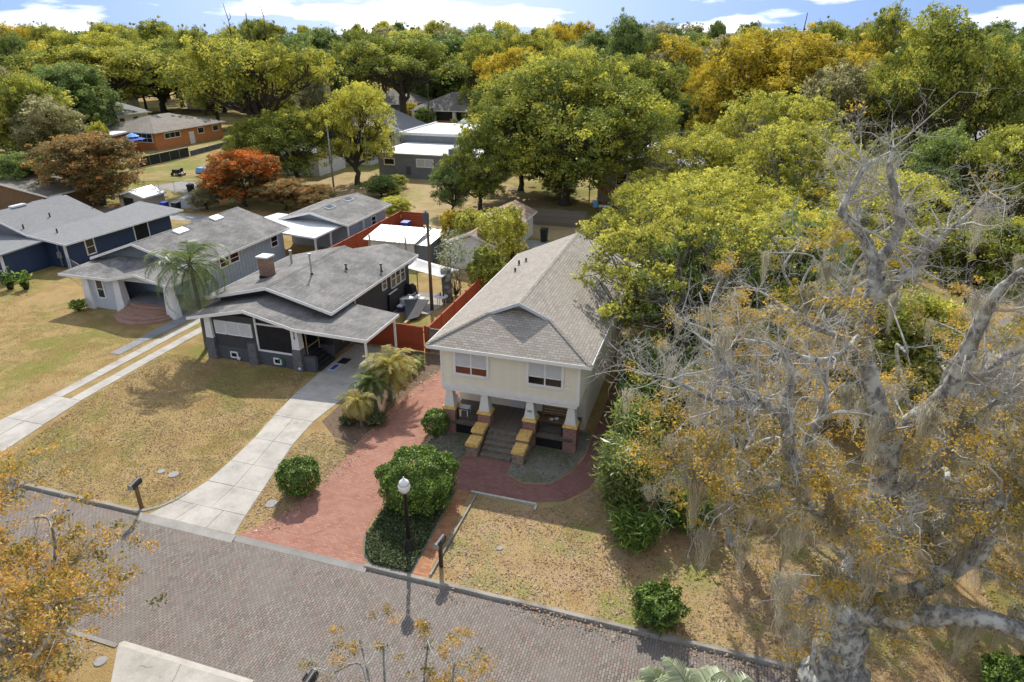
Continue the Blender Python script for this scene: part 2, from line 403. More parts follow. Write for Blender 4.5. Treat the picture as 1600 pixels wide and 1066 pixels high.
P_('lime', (0.30, 0.46, 0.05), 0.6, 0.1); P_('skylight', (0.72, 0.74, 0.76), 0.25, 0.05, 2, 0.5); P_('tan_wood', (0.40, 0.30, 0.18), 0.8, 0.15)
P_('mulch', (0.16, 0.11, 0.075), 0.95, 0.35, 6, fine=30, bmp=0.8); P_('yellow_rail', (0.40, 0.26, 0.06), 0.8, 0.2); P_('beige_wall', (0.40, 0.355, 0.27), 0.85, 0.1)
P_('terracotta', (0.40, 0.19, 0.10), 0.9, 0.15); P_('brown_board', (0.21, 0.13, 0.07), 0.8, 0.2); P_('tarp_grey', (0.10, 0.10, 0.105), 0.9, 0.1); P_('shade_screen', (0.030, 0.036, 0.032), 0.9, 0.25)
P_('lumber', (0.50, 0.44, 0.28), 0.85, 0.15); P_('moss_stuff', (0.38, 0.365, 0.30), 0.95, 0.15, 1.2); P_('stump_wood', (0.30, 0.25, 0.19), 0.9, 0.15)
P_('gable_blue', (0.17, 0.20, 0.23), 0.8, 0.1); P_('edging_stone', (0.52, 0.50, 0.45), 0.9, 0.15, 4)
glass('pane'); glass('pane_dark', (0.012, 0.014, 0.018), 0.12); P_('blind', (0.55, 0.57, 0.60), 0.6, 0.05); P_('painted_red_reflection', (0.18, 0.06, 0.035), 0.3, 0.1)  # last one: reflection of the red drive painted into lower panes
m_, nt_, out_ = new_mat('lamp_globe'); principled(nt_, out_, (0.82, 0.82, 0.80), 0.3, 0.5)
bark('bark_grey', (0.055, 0.052, 0.045), (0.19, 0.18, 0.155), 2.5, (0.30, 0.31, 0.27))
bark('bark_pale', (0.22, 0.21, 0.185), (0.50, 0.485, 0.44), 3.0, (0.58, 0.585, 0.53))
bark('bark_lichen', (0.075, 0.072, 0.063), (0.39, 0.38, 0.345), 2.5, (0.52, 0.525, 0.475))
bark('twig_pale', (0.36, 0.348, 0.315), (0.62, 0.605, 0.565), 3.0)
bark('bark_dark', (0.035, 0.03, 0.025), (0.12, 0.105, 0.085), 2.5)
bark('bark_palm', (0.09, 0.08, 0.065), (0.22, 0.195, 0.16), 3.0)
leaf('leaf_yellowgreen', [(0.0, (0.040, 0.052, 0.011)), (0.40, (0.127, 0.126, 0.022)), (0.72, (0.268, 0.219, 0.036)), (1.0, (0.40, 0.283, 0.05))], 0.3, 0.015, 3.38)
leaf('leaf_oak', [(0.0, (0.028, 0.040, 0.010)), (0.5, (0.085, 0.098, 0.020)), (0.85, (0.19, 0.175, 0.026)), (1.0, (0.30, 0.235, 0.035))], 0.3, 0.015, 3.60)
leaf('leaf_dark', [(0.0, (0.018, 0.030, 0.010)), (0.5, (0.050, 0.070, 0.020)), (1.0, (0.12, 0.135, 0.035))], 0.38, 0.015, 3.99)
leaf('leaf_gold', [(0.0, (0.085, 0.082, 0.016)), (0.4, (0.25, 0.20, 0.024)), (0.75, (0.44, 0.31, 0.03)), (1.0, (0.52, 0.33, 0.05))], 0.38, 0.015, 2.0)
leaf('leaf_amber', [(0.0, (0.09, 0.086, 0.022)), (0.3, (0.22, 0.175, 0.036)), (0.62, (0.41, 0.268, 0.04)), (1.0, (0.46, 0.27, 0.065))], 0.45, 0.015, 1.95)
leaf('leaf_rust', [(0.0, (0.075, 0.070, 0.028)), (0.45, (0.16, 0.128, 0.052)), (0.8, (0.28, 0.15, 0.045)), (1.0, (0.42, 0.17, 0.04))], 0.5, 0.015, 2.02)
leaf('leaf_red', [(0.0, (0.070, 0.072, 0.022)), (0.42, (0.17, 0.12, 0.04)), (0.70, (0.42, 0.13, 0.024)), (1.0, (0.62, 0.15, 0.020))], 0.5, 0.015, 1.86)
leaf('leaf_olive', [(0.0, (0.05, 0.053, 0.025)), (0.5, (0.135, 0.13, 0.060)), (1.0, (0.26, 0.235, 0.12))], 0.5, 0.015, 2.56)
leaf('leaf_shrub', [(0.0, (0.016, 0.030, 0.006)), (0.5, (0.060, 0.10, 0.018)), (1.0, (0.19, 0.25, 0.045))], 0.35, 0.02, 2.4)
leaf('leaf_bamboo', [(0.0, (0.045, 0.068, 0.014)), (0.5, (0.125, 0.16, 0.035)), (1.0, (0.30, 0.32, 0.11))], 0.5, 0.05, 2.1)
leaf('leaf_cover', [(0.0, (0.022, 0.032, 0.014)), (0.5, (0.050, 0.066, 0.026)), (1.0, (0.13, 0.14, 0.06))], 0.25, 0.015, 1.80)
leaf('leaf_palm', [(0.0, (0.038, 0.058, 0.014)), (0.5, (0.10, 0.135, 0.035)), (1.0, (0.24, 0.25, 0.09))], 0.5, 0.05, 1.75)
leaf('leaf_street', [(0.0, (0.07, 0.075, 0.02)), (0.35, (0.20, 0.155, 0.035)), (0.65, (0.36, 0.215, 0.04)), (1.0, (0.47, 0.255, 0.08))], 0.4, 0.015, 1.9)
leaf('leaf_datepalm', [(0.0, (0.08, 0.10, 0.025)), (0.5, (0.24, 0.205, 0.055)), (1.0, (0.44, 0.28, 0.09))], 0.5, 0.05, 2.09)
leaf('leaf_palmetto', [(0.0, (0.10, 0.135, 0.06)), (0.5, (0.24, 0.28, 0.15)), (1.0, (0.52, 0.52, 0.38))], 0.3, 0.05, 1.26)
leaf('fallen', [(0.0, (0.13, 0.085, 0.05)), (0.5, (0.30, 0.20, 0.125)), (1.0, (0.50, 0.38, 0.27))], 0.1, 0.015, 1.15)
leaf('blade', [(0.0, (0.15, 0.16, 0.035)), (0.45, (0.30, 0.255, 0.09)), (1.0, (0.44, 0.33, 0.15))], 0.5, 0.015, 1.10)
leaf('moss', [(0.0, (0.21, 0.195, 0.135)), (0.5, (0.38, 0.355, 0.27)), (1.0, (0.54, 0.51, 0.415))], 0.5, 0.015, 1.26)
# ================================================================ the ground, street, kerbs, drives
KF, KN, ZS = 18.62, 12.50, -0.11          # far kerb face, near kerb face, street level
g = MB()
g.quad((-6000, KF, 0), (6000, KF, 0), (6000, 9000, 0), (-6000, 9000, 0))
g.quad((-6000, -6000, 0), (6000, -6000, 0), (6000, KN, 0), (-6000, KN, 0))
struct('ground', g, 'grass')
struct('street', MB().quad((-6000, KN - .3, ZS), (6000, KN - .3, ZS), (6000, KF + .3, ZS), (-6000, KF + .3, ZS)), 'street_brick')
def kerb(pts, w=0.17, h=0.03, name='kerb'):
    """a kerb run along pts; the lawn lies on its left"""
    m = MB(); rng = random.Random(len(pts) + int(pts[0][0] * 7))
    P = [Vector((p[0], p[1], 0)) for p in pts]; Q = []
    for i in range(len(P) - 1):
        n = max(1, int((P[i + 1] - P[i]).length / 1.1))
        for k in range(n): Q.append(P[i].lerp(P[i + 1], k / n))
    Q.append(P[-1]); k0 = len(m.v)
    for i, p in enumerate(Q):
        t = (Q[min(i + 1, len(Q) - 1)] - Q[max(i - 1, 0)]).normalized(); n = Vector((-t.y, t.x, 0))
        j = rng.uniform(-.012, .012); jz = rng.uniform(-.012, .012)
        a = p + n * (j - .012); b = p + n * (w + j)
        m.v += [(a.x - n.x * .02, a.y - n.y * .02, ZS - .05), (a.x, a.y, h + jz - .025), (a.x + n.x * .025, a.y + n.y * .025, h + jz), (b.x, b.y, h + jz), (b.x, b.y, -.03)]
    for i in range(len(Q) - 1):
        a = k0 + i * 5
        for j in range(4): m.f.append((a + j, a + 5 + j, a + 6 + j, a + 1 + j))
    m.f.append((k0 + 4, k0 + 3, k0 + 2, k0 + 1, k0)); e = k0 + (len(Q) - 1) * 5; m.f.append((e, e + 1, e + 2, e + 3, e + 4))
    m.f = [tuple(reversed(f)) for f in m.f]
    return struct(name, m, 'kerb_concrete')
kerb([(-90, KF), (-38.6, KF)]); kerb([(-33.9, KF), (-24.3, KF), (-23.65, KF + .12), (-23.15, KF + .6), (-22.8, KF + 1.3), (-22.66, KF + 1.9)])
kerb([(-12.2, KF), (60, KF)])
kerb([(60, KN), (-13.3, KN)]); kerb([(-18.75, KN), (-90, KN)])
def slabs(name, mat, rows, z=0.022, gap=0.025, piece='slab', jit=0.006, label=None):
    """a drive poured in slabs: rows of (y, xleft, xright) with optional lengthwise joints"""
    base = MB(); n = len(rows)
    for i in range(n - 1):
        (y0, a0, b0), (y1, a1, b1) = rows[i][:3], rows[i + 1][:3]
        base.quad((a0 - .01, y0, z - .014), (b0 + .01, y0, z - .014), (b1 + .01, y1, z - .014), (a1 - .01, y1, z - .014))
    o = struct(name, base, 'kerb_concrete', label)
    rng = random.Random(5)
    for i in range(n - 1):
        (y0, a0, b0), (y1, a1, b1) = rows[i][:3], rows[i + 1][:3]
        cuts = rows[i][3] if len(rows[i]) > 3 else (0, 1)
        for c0, c1 in zip(cuts[:-1], cuts[1:]):
            q = lambda y, a, b, t: (a + (b - a) * t, y)
            g0 = gap / 2; dz = rng.uniform(-jit, jit)
            A = (a0 + (b0 - a0) * c0 + g0, y0 + g0, z + dz); B = (a0 + (b0 - a0) * c1 - g0, y0 + g0, z + dz)
            C = (a1 + (b1 - a1) * c1 - g0, y1 - g0, z + rng.uniform(-jit, jit)); D = (a1 + (b1 - a1) * c0 + g0, y1 - g0, z + dz)
            obj(piece, MB().slab([A, B, C, D], 0.03), mat, o)
    return o
H2 = (0, .5, 1)
slabs('concrete_driveway', 'concrete', [(18.66, -23.3, -18.6, (0, .3, .68, 1)), (19.9, -22.75, -18.95, H2), (21.6, -22.45, -19.35, H2), (23.4, -22.5, -19.8, H2), (25.6, -22.7, -20.3, H2), (28.0, -23.1, -20.55), (30.6, -23.45, -20.35), (33.5, -23.55, -20.2), (36.2, -23.55, -20.2), (38.2, -23.55, -20.2)])
slabs('ribbon_driveway', 'concrete', [(18.66, -38.5, -34.0, H2), (20.6, -37.9, -34.6, H2), (23.2, -37.75, -34.95, H2), (26.0, -37.6, -35.3)])
slabs('ribbon_strip', 'concrete', [(26.0, -36.12, -35.3), (29.3, -36.2, -35.38), (32.6, -36.25, -35.45), (36.0, -36.3, -35.5), (39.4, -36.3, -35.5), (42.8, -36.3, -35.5)])
slabs('ribbon_strip', 'concrete', [(26.0, -37.6, -36.8), (29.3, -37.65, -36.85), (32.6, -37.7, -36.9), (36.0, -37.75, -36.95), (39.4, -37.75, -36.95)])
slabs('near_driveway', 'concrete', [(5.0, -17.2, -13.4, H2), (8.6, -17.4, -13.4, H2), (11.1, -17.7, -13.3, H2), (12.46, -18.75, -13.2, (0, .5, 1))])
slabs('house_walk', 'path_grey', [(38.4, -39.2, -38.1), (40.5, -39.2, -38.1), (43, -39.2, -38.1)])
slabs('house_walk', 'path_grey', [(31.8, -39.1, -38.25), (34.2, -39.1, -38.2), (36.4, -39.2, -38.1), (38.4, -39.2, -38.1)])
def sheet(name, mat, pts, z=0.012, label=None):
    m = MB(); m.add([(x, y, z) for x, y in pts], [tuple(range(len(pts)))])
    return struct(name, m, mat, label)
def ramp_strip(x0, x1, ya, yb, mat='kerb_concrete'):
    struct('drive_apron', MB().quad((x0, ya, ZS + .004), (x1, ya, ZS + .004), (x1, yb, .024), (x0, yb, .024)) if yb > ya else MB().quad((x0, yb, .024), (x1, yb, .024), (x1, ya, ZS + .004), (x0, ya, ZS + .004)), mat)
ramp_strip(-23.75, -18.5, 18.3, 18.67, 'concrete'); ramp_strip(-18.5, -12.05, 18.42, 18.67, 'concrete'); ramp_strip(-38.7, -33.8, 18.3, 18.67, 'concrete'); ramp_strip(-18.8, -13.2, 12.75, 12.45, 'concrete')
DL = [(-18.5, 18.5), (-18.1, 19.1), (-17.35, 20.4), (-17.0, 22.0), (-16.9, 23.6), (-16.95, 25.7), (-17.0, 28.0), (-16.95, 31.5), (-16.7, 33.5), (-16.2, 35.8), (-15.9, 38.6)]
DR = [(-12.06, 18.5), (-12.7, 19.2), (-13.15, 20.2), (-13.3, 21.5), (-13.25, 23), (-13.2, 24.55), (-13.4, 26.2), (-13.75, 28), (-13.6, 31), (-13.35, 38.6)]
m = MB()
LP = [np.interp(t, [p[1] for p in DL], [p[0] for p in DL]) for t in np.linspace(18.5, 38.6, 30)]
RP = [np.interp(t, [p[1] for p in DR], [p[0] for p in DR]) for t in np.linspace(18.5, 38.6, 30)]
ys = np.linspace(18.66, 38.6, 30)
for i in range(29):
    m.quad((LP[i], ys[i], .014), (RP[i], ys[i], .014), (RP[i + 1], ys[i + 1], .014), (LP[i + 1], ys[i + 1], .014))
struct('brick_driveway', m, 'red_paver')
m = MB()
wo_ = [(-13.25, 24.62), (-10.4, 24.62), (-8.4, 24.62), (-6.4, 24.8), (-5.2, 25.3), (-4.3, 26.6), (-3.95, 28.4), (-3.85, 31), (-3.85, 36), (-3.85, 41)]
wi_ = [(-13.45, 26.1), (-12.2, 25.75), (-11.3, 26.1), (-8.5, 26.5), (-7.5, 25.98), (-6.2, 26.3), (-5.5, 27.4), (-5.05, 29), (-4.95, 34), (-4.95, 41)]
for i in range(len(wo_) - 1):
    a, b, c, d = wo_[i], wo_[i + 1], wi_[i + 1], wi_[i]
    m.quad((a[0], a[1], .010), (b[0], b[1], .010), (c[0], c[1], .010), (d[0], d[1], .010))
m.quad((-11.3, 26.1, .010), (-8.5, 26.5, .010), (-8.62, 28.2, .010), (-10.9, 28.2, .010))
struct('brick_walk', m, 'shaded_walk_paver')
sheet('strip_path', 'path_brick', [(-10.08, 18.7), (-9.4, 18.7), (-9.72, 24.6), (-10.4, 24.6)], 0.016)
sheet('planting_bed', 'bed_soil', [(-12.0, 18.75), (-10.1, 18.75), (-10.42, 24.6), (-13.15, 24.6), (-13.2, 22.5), (-13.1, 20.3), (-12.6, 19.2)], 0.006)
sheet('planting_bed', 'bed_soil', [(-8.6, 26.6), (-7.5, 26.05), (-6.2, 26.4), (-5.55, 27.5), (-5.1, 29.2), (-5.1, 31.5), (-8.5, 31.5)], 0.008)
sheet('planting_bed', 'bed_soil', [(-13.4, 26.3), (-12.2, 25.85), (-11.3, 26.2), (-11.0, 27.6), (-11.0, 31.5), (-13.3, 31.5), (-13.65, 28.2)], 0.008)
sheet('planting_bed', 'mulch', [(-20.1, 28.2), (-18.6, 27.0), (-17.05, 26.6), (-17.05, 28.0), (-17.0, 31.5), (-16.75, 33.5), (-16.25, 35.8), (-15.95, 38.3), (-20.1, 38.3), (-20.1, 31)], 0.006)
sheet('lawn', 'leaf_lawn', [(-9.4, 18.8), (12, 18.8), (12, 33), (-3.7, 33), (-3.9, 28.4), (-4.3, 26.5), (-5.2, 25.2), (-6.4, 24.7), (-9.7, 24.5)], 0.005)
sheet('backyard', 'yard_green', [(-130, 69.5), (40, 72.5), (60, 190), (-190, 190)], 0.003)
sheet('backyard', 'yard_green', [(-57.5, 44), (-49, 44), (-49, 63), (-57.5, 63)], 0.003)
sheet('backyard', 'backyard', [(-37, 68.5), (-6, 68.5), (-30, 96), (-58, 98), (-60, 82)], 0.004)
sheet('alley', 'alley', [(-75, 63.2), (30, 66.2), (30, 69.2), (-75, 66.2)], 0.012)
sheet('alley', 'alley', [(-69, 69), (-63, 69), (-66, 79), (-78, 84), (-80, 79), (-71, 76)], 0.010)
# white edging strip at the front lawn corner
e = MB().box(-9.68, -6.42, 24.53, 24.63, 0, .10); e.box(-6.44, -6.34, 24.15, 24.525, 0, .10)
tag(obj('lawn_edging', e, 'edging_stone'), 'thin pale concrete edging along the front lawn below the brick walk', 'edging')
e = MB().box(-9.38, -9.30, 18.9, 24.5, 0, .11)
tag(obj('path_edging', e, 'kerb_concrete'), 'low stone edging on the lawn side of the narrow mossy brick strip', 'edging')
# row of pale edging stones beside the drive under the porch bush
rng = random.Random(3)
for i in range(11):
    t = i / 10; x = -13.62 + .42 * math.sin(t * 2.6) * .5; y = 26.3 + t * 3.0
    r = rng.uniform(.12, .2); s = MB().lathe(x, y, [(r * .8, -.02), (r, .06), (r * .75, .14), (r * .25, .18)], 7)
    tag(obj('edging_rock', s, 'pale_stone'), 'small pale rock edging the brick drive beside the porch bed', 'rock', 'rocks edging the brick drive')
# ================================================================ building helpers
class Face:
    """a wall plane: a runs along it, d out of it, z up"""
    def __init__(s, kind, p): s.k = kind; s.p = p
    def w(s, a, d, z):
        if s.k == 'S': return (a, s.p - d, z)
        if s.k == 'N': return (a, s.p + d, z)
        if s.k == 'E': return (s.p + d, a, z)
        return (s.p - d, a, z)
    def box(s, m, a0, a1, d0, d1, z0, z1):
        p = s.w(a0, d0, z0); q = s.w(a1, d1, z1)
        return m.box(min(p[0], q[0]), max(p[0], q[0]), min(p[1], q[1]), max(p[1], q[1]), z0, z1)
def window(par, fc, a, z0, w, h, cols=1, trim='trim_white', tw=0.1, mid=True, blind=0.0, pane='pane', proud=0.085, low=None):
    m = MB(); a0, a1, z1 = a - w / 2, a + w / 2, z0 + h
    fc.box(m, a0 - tw, a0, -.03, proud, z0 - tw, z1 + tw); fc.box(m, a1, a1 + tw, -.03, proud, z0 - tw, z1 + tw)
    fc.box(m, a0, a1, -.03, proud, z1, z1 + tw); fc.box(m, a0 - .003, a1 + .003, -.03, proud + .03, z0 - tw, z0)
    o = obj('window', m, trim, par)
    cw = w / cols
    for i in range(cols):
        b0, b1 = a0 + i * cw, a0 + (i + 1) * cw
        if i: obj('mullion', fc.box(MB(), b0 - .035, b0 + .035, 0, proud - .01, z0, z1), trim, o)
        zs = z0 + h * (.32 if blind else .47)
        if blind and blind >= .9:
            obj('pane', fc.box(MB(), b0, b1, 0.048, 0.060, z0, z1), 'blind', o)
        else:
            if mid:
                obj('rail', fc.box(MB(), b0 + .036, b1 - .036, 0.05, proud - .006, zs - .025, zs + .025), trim, o)
                obj('pane', fc.box(MB(), b0, b1, 0.048, 0.058, z0, zs), low or pane, o)
                obj('pane', fc.box(MB(), b0, b1, 0.050, 0.062, zs, z1), 'blind' if blind else pane, o)
            else:
                obj('pane', fc.box(MB(), b0, b1, 0.048, 0.058, z0, z1), pane, o)
    return o
def boards(par, fc, a0, a1, z0, z1, pitch, mat, name='siding_board', lap=0.03, d=0.0):
    n = max(1, round((z1 - z0) / pitch)); p = (z1 - z0) / n; me = None; rt = root_of(par)
    for i in range(n):
        if me is None:
            A = [fc.w(a0, d, z0), fc.w(a0, d + lap, z0), fc.w(a0, d + .006, z0 + p), fc.w(a0, d, z0 + p)]
            B = [fc.w(a1, d, z0), fc.w(a1, d + lap, z0), fc.w(a1, d + .006, z0 + p), fc.w(a1, d, z0 + p)]
            m = MB(); m.add(A + B, [(0, 1, 2, 3), (7, 6, 5, 4), (0, 4, 5, 1), (1, 5, 6, 2), (2, 6, 7, 3), (3, 7, 4, 0)])
            o = obj(name, m, mat, par); me = o.data
        else:
            o = bpy.data.objects.new(name, me); COL.objects.link(o); o.parent = par; o.location = (0, 0, i * p)
def row_copies(par, name, mb, mat, offs):
    """alike pieces sharing one mesh"""
    o = obj(name, mb, mat, par); res = [o]
    for d in offs[1:]:
        c = bpy.data.objects.new(name, o.data); COL.objects.link(c); c.parent = par; c.location = d; res.append(c)
    return res
def gable_y(par, x0, x1, y0, y1, eave, ridge, mat, xr=None, t=0.12, trim='trim_white', fascia=True):
    """gable roof, ridge running away from the street"""
    xr = (x0 + x1) / 2 if xr is None else xr
    a = obj('roof', MB().slab([(x0, y0, eave), (xr, y0, ridge), (xr, y1, ridge), (x0, y1, eave)][::-1], t), mat, par)
    b = obj('roof', MB().slab([(xr, y0, ridge), (x1, y0, eave), (x1, y1, eave), (xr, y1, ridge)], t), mat, par)
    if fascia:
        h = 0.2
        for (xa, za, xb, zb) in ((x0, eave, xr, ridge), (xr, ridge, x1, eave)):
            obj('fascia', MB().slab([(xa, y0 - .03, za + .015), (xa, y0 - .03, za - h), (xb, y0 - .03, zb - h), (xb, y0 - .03, zb + .015)], .028, (0, 1, 0)), trim, par)
        for x, s in ((x0, -1), (x1, 1)):
            xa, xb = sorted((x + s * .002, x + s * .03))
            obj('fascia', MB().box(xa, xb, y0, y1, eave - .19, eave + .01), trim, par)
    obj('ridge_cap', MB().slab([(xr - .14, y0, ridge - .02), (xr, y0, ridge + .035), (xr, y1, ridge + .035), (xr - .14, y1, ridge - .02)][::-1], .03).slab([(xr, y0, ridge + .035), (xr + .14, y0, ridge - .02), (xr + .14, y1, ridge - .02), (xr, y1, ridge + .035)], .03), mat, par)
    return a, b
def gable_wall(par, x0, x1, y, z0, z1, xr, mat, t=.12):
    return obj('gable_wall', MB().slab([(x0, y, z0), (x1, y, z0), (xr, y, z1)], t, (0, 1, 0)), mat, par)
def hip_roof(par, x0, x1, y0, y1, eave, ridge, mat, t=.12):
    w, d = x1 - x0, y1 - y0; k = min(w, d) / 2
    if w >= d: A, B = (x0 + k, (y0 + y1) / 2, ridge), (x1 - k, (y0 + y1) / 2, ridge)
    else: A, B = ((x0 + x1) / 2, y0 + k, ridge), ((x0 + x1) / 2, y1 - k, ridge)
    c = [(x0, y0, eave), (x1, y0, eave), (x1, y1, eave), (x0, y1, eave)]
    if w >= d: ps = [[c[0], c[1], B, A], [c[1], c[2], B], [c[2], c[3], A, B], [c[3], c[0], A]]
    else: ps = [[c[0], c[1], A], [c[1], c[2], B, A], [c[2], c[3], B], [c[3], c[0], A, B]]
    for p in ps: obj('roof', MB().slab(p, t), mat, par)
    f = MB().box(x0, x1, y0 - .04, y0 - .003, eave - .2, eave + .01).box(x1 + .003, x1 + .04, y0, y1, eave - .2, eave + .01).box(x0 - .04, x0 - .003, y0, y1, eave - .2, eave + .01)
    obj('fascia', f, 'trim_white', par)
def text(par, s, loc, size, mat, rot=(math.pi / 2, 0, 0), name='house_number'):
    cu = bpy.data.curves.new(name, 'FONT'); cu.body = s; cu.size = size; cu.extrude = 0.012; cu.align_x = 'CENTER'; cu.align_y = 'CENTER'; cu.space_line = 0.85
    t = bpy.data.objects.new('t', cu); COL.objects.link(t)
    me = bpy.data.meshes.new_from_object(t.evaluated_get(bpy.context.evaluated_depsgraph_get()))
    bpy.data.objects.remove(t)
    o = link(name, me, mat, par); og = ORIG[root_of(par).name]
    o.location = tuple(loc[i] - og[i] for i in range(3)); o.rotation_euler = rot
    return o

# ================================================================ two-storey cream house
X0, X1, YF, YB, ZB, ZE = -13.05, -5.55, 29.35, 45.2, 2.92, 5.42
hs = thing('two_storey_house', (-9.3, 37.3, 0), 'cream lap-sided two-storey house with taupe hipped gable roof and columned front porch', 'house')
obj('wall', MB().box(X0, X1, YF, YB, ZB, ZE), 'cream_siding', hs)
obj('wall', MB().box(X0 + .04, X1 - .04, 31.7, YB - .04, 0, ZB - .003), 'cream_siding', hs)
FS, FE, FW = Face('S', YF), Face('E', X1), Face('W', X0)
boards(hs, FS, X0 + .1, X1 - .1, ZB + .2, ZE, .2, 'cream_siding', lap=.045)
boards(hs, FE, YF + .1, YB, ZB, ZE, .175, 'cream_siding')
boards(hs, Face('E', X1 - .04), 31.8, YB - .04, .3, ZB - .01, .175, 'cream_siding')
boards(hs, FW, YF + .1, YB, ZB, ZE, .175, 'cream_siding')
boards(hs, Face('S', 31.7), X0 + .1, X1 - .1, .8, ZB - .01, .175, 'cream_siding')
obj('band_board', FS.box(MB(), X0 - .005, X1 + .005, -.02, .045, ZB - .06, ZB + .2), 'trim_white', hs)
for a in (X0, X1 - .1): obj('corner_board', FS.box(MB(), a, a + .1, 0.001, .05, ZB + .2, ZE), 'trim_white', hs)
obj('corner_board', FE.box(MB(), YF - .05, YF + .1, .001, .05, ZB - .06, ZE), 'trim_white', hs)
window(hs, FS, -11.32, 3.83, 1.72, 1.30, 2, blind=.6, tw=.13, low='painted_red_reflection')
window(hs, FS, -7.32, 3.83, 1.72, 1.30, 2, blind=.6, tw=.13, low='pane_dark')
# roof: gable at the back, hipped gable at the front
cx, hw, ye, yb2, zr = -9.27, 4.36, 28.85, 45.65, 7.38
sl_ = (zr - (ZE + .03)) / hw; ez = ZE + .03
yo = 31.2; hx = 1.72; hz = ez + (hw - hx) * sl_; fs_ = (hz - ez) / (yo - ye)
obj('roof', MB().slab([(cx - hw, yb2, ez), (cx - hw, ye, ez), (cx - hx, yo, hz), (cx, yo, zr), (cx, yb2, zr)], .13), 'shingle_taupe', hs)
obj('roof', MB().slab([(cx + hw, ye, ez), (cx + hw, yb2, ez), (cx, yb2, zr), (cx, yo, zr), (cx + hx, yo, hz)], .13), 'shingle_taupe', hs)
yw_ = 31.72; h2 = ez + (yw_ - ye) * fs_; x2 = (zr - h2) / sl_
obj('roof', MB().slab([(cx - hw, ye, ez), (cx + hw, ye, ez), (cx + hx, yo, hz), (cx + x2, yw_, h2), (cx - x2, yw_, h2), (cx - hx, yo, hz)], .11), 'shingle_taupe', hs)
obj('gablet_wall', MB().slab([(cx - x2, yw_ - .02, h2 - .05), (cx + x2, yw_ - .02, h2 - .05), (cx, yw_ - .02, zr - .14)], .1, (0, 1, 0)), 'shingle_taupe', hs)
for s in (-1, 1):
    p = [(cx + s * (hx + .12), yo - .035, hz + .03 - .057), (cx, yo - .035, zr + .03), (cx, yo - .035, zr - .15), (cx + s * (hx + .12), yo - .035, hz - .20)]
    if s > 0: p = p[::-1]
    obj('gablet_fascia', MB().slab(p[::-1], .03, (0, 1, 0)), 'pale_blue_white', hs)
obj('ridge_cap', MB().slab([(cx - .15, yb2, zr - .05), (cx - .15, yo, zr - .05), (cx, yo, zr + .03), (cx, yb2, zr + .03)], .03).slab([(cx, yb2, zr + .03), (cx, yo, zr + .03), (cx + .15, yo, zr - .05), (cx + .15, yb2, zr - .05)], .03), 'shingle_taupe', hs)
for s in (-1, 1):
    a = Vector((cx + s * hw, ye, ez + .02)); b = Vector((cx + s * hx, yo, hz + .03)); n = (b - a).normalized(); q = Vector((n.y, -n.x, 0)) * .13
    obj('hip_cap', MB().add([tuple(a - q - Vector((0, 0, .01))), tuple(a + q - Vector((0, 0, .01))), tuple(b + q - Vector((0, 0, .01))), tuple(b - q - Vector((0, 0, .01))), tuple(a + Vector((0, 0, .05))), tuple(b + Vector((0, 0, .05)))], [(0, 4, 5, 3), (4, 1, 2, 5), (0, 1, 4), (3, 5, 2)]), 'shingle_taupe', hs)
fz0, fz1 = ez - .2, ez - .005
obj('fascia', MB().box(cx - hw, cx + hw, ye - .035, ye - .002, fz0, fz1).box(cx + hw + .002, cx + hw + .035, ye, yb2, fz0, fz1).box(cx - hw - .035, cx - hw - .002, ye, yb2, fz0, fz1), 'trim_white', hs)
obj('soffit', MB().box(cx - hw, cx + hw, ye, yb2 - .1, ez - .21, ez - .17), 'trim_white', hs)
obj('gable_wall', MB().slab([(X1, YB - .1, ZE - .1), (X0, YB - .1, ZE - .1), (cx, YB - .1, zr - .2)], .1, (0, -1, 0)), 'cream_siding', hs)
for (px, py, h) in ((811, 411, .35), (822, 407, .28), (805, 422, .28)):
    p = at_z(px, py, 6.6); zz = ez + (p.x - (cx - hw)) * sl_
    p = at_z(px, py, zz); zz = ez + (p.x - (cx - hw)) * sl_
    v = obj('roof_vent', MB().lathe(p.x, p.y, [(.07, zz - .1), (.07, zz + h)], 8), 'black', hs)
    obj('flashing', MB().lathe(p.x, p.y, [(.16, zz - .12), (.08, zz + .08)], 8), 'galv', v)
# porch
ZP = .80
obj('porch_floor', MB().box(X0 + .2, X1 - .2, 29.25, 31.69, ZP - .14, ZP), 'deck_wood', hs)
row_copies(hs, 'deck_board', MB().box(X0 + .22, X1 - .22, 29.2, 29.315, ZP + .002, ZP + .026), 'deck_wood', [(0, i * .125, 0) for i in range(20)])
obj('porch_skirt', MB().box(X0 + .3, X1 - .3, 29.45, 31.5, 0, ZP - .142), 'black_soft', hs)
obj('porch_ceiling', MB().box(X0 + .1, X1 - .1, YF + .05, 31.65, ZB - .062, ZB - .01), 'column_white', hs)
obj('porch_beam', MB().box(X0 + .06, X1 - .06, YF + .02, YF + .32, ZB - .28, ZB - .063), 'trim_white', hs)
for xc, nb in ((-12.68, 0), (-10.66, 0), (-8.13, 1), (-5.93, 0)):
    yc = YF + .27
    c = obj('column', MB().frus(xc, yc, 1.66, ZB - .285, .30, .28, .165, .165), 'column_white', hs)
    obj('column_base', MB().box(xc - .35, xc + .35, yc - .33, yc + .33, 0, 1.50), 'wall_brick', c)
    obj('column_cap', MB().frus(xc, yc, 1.501, 1.655, .40, .38, .36, .34), 'cap_yellow', c)
    if nb: text(c, '820', (xc, yc - .262, 2.1), .17, 'galv')
for i in range(5):
    y1 = 29.2 - i * .33; z1 = ZP - i * .16 - .01
    obj('step', MB().box(-10.3, -8.62, y1 - .35, y1 - .002 + .0, z1 - .16, z1), 'step_wood', hs)
    if i < 4: obj('riser', MB().box(-10.28, -8.64, y1 - .31, y1 - .02, 0, z1 - .163), 'charcoal', hs)
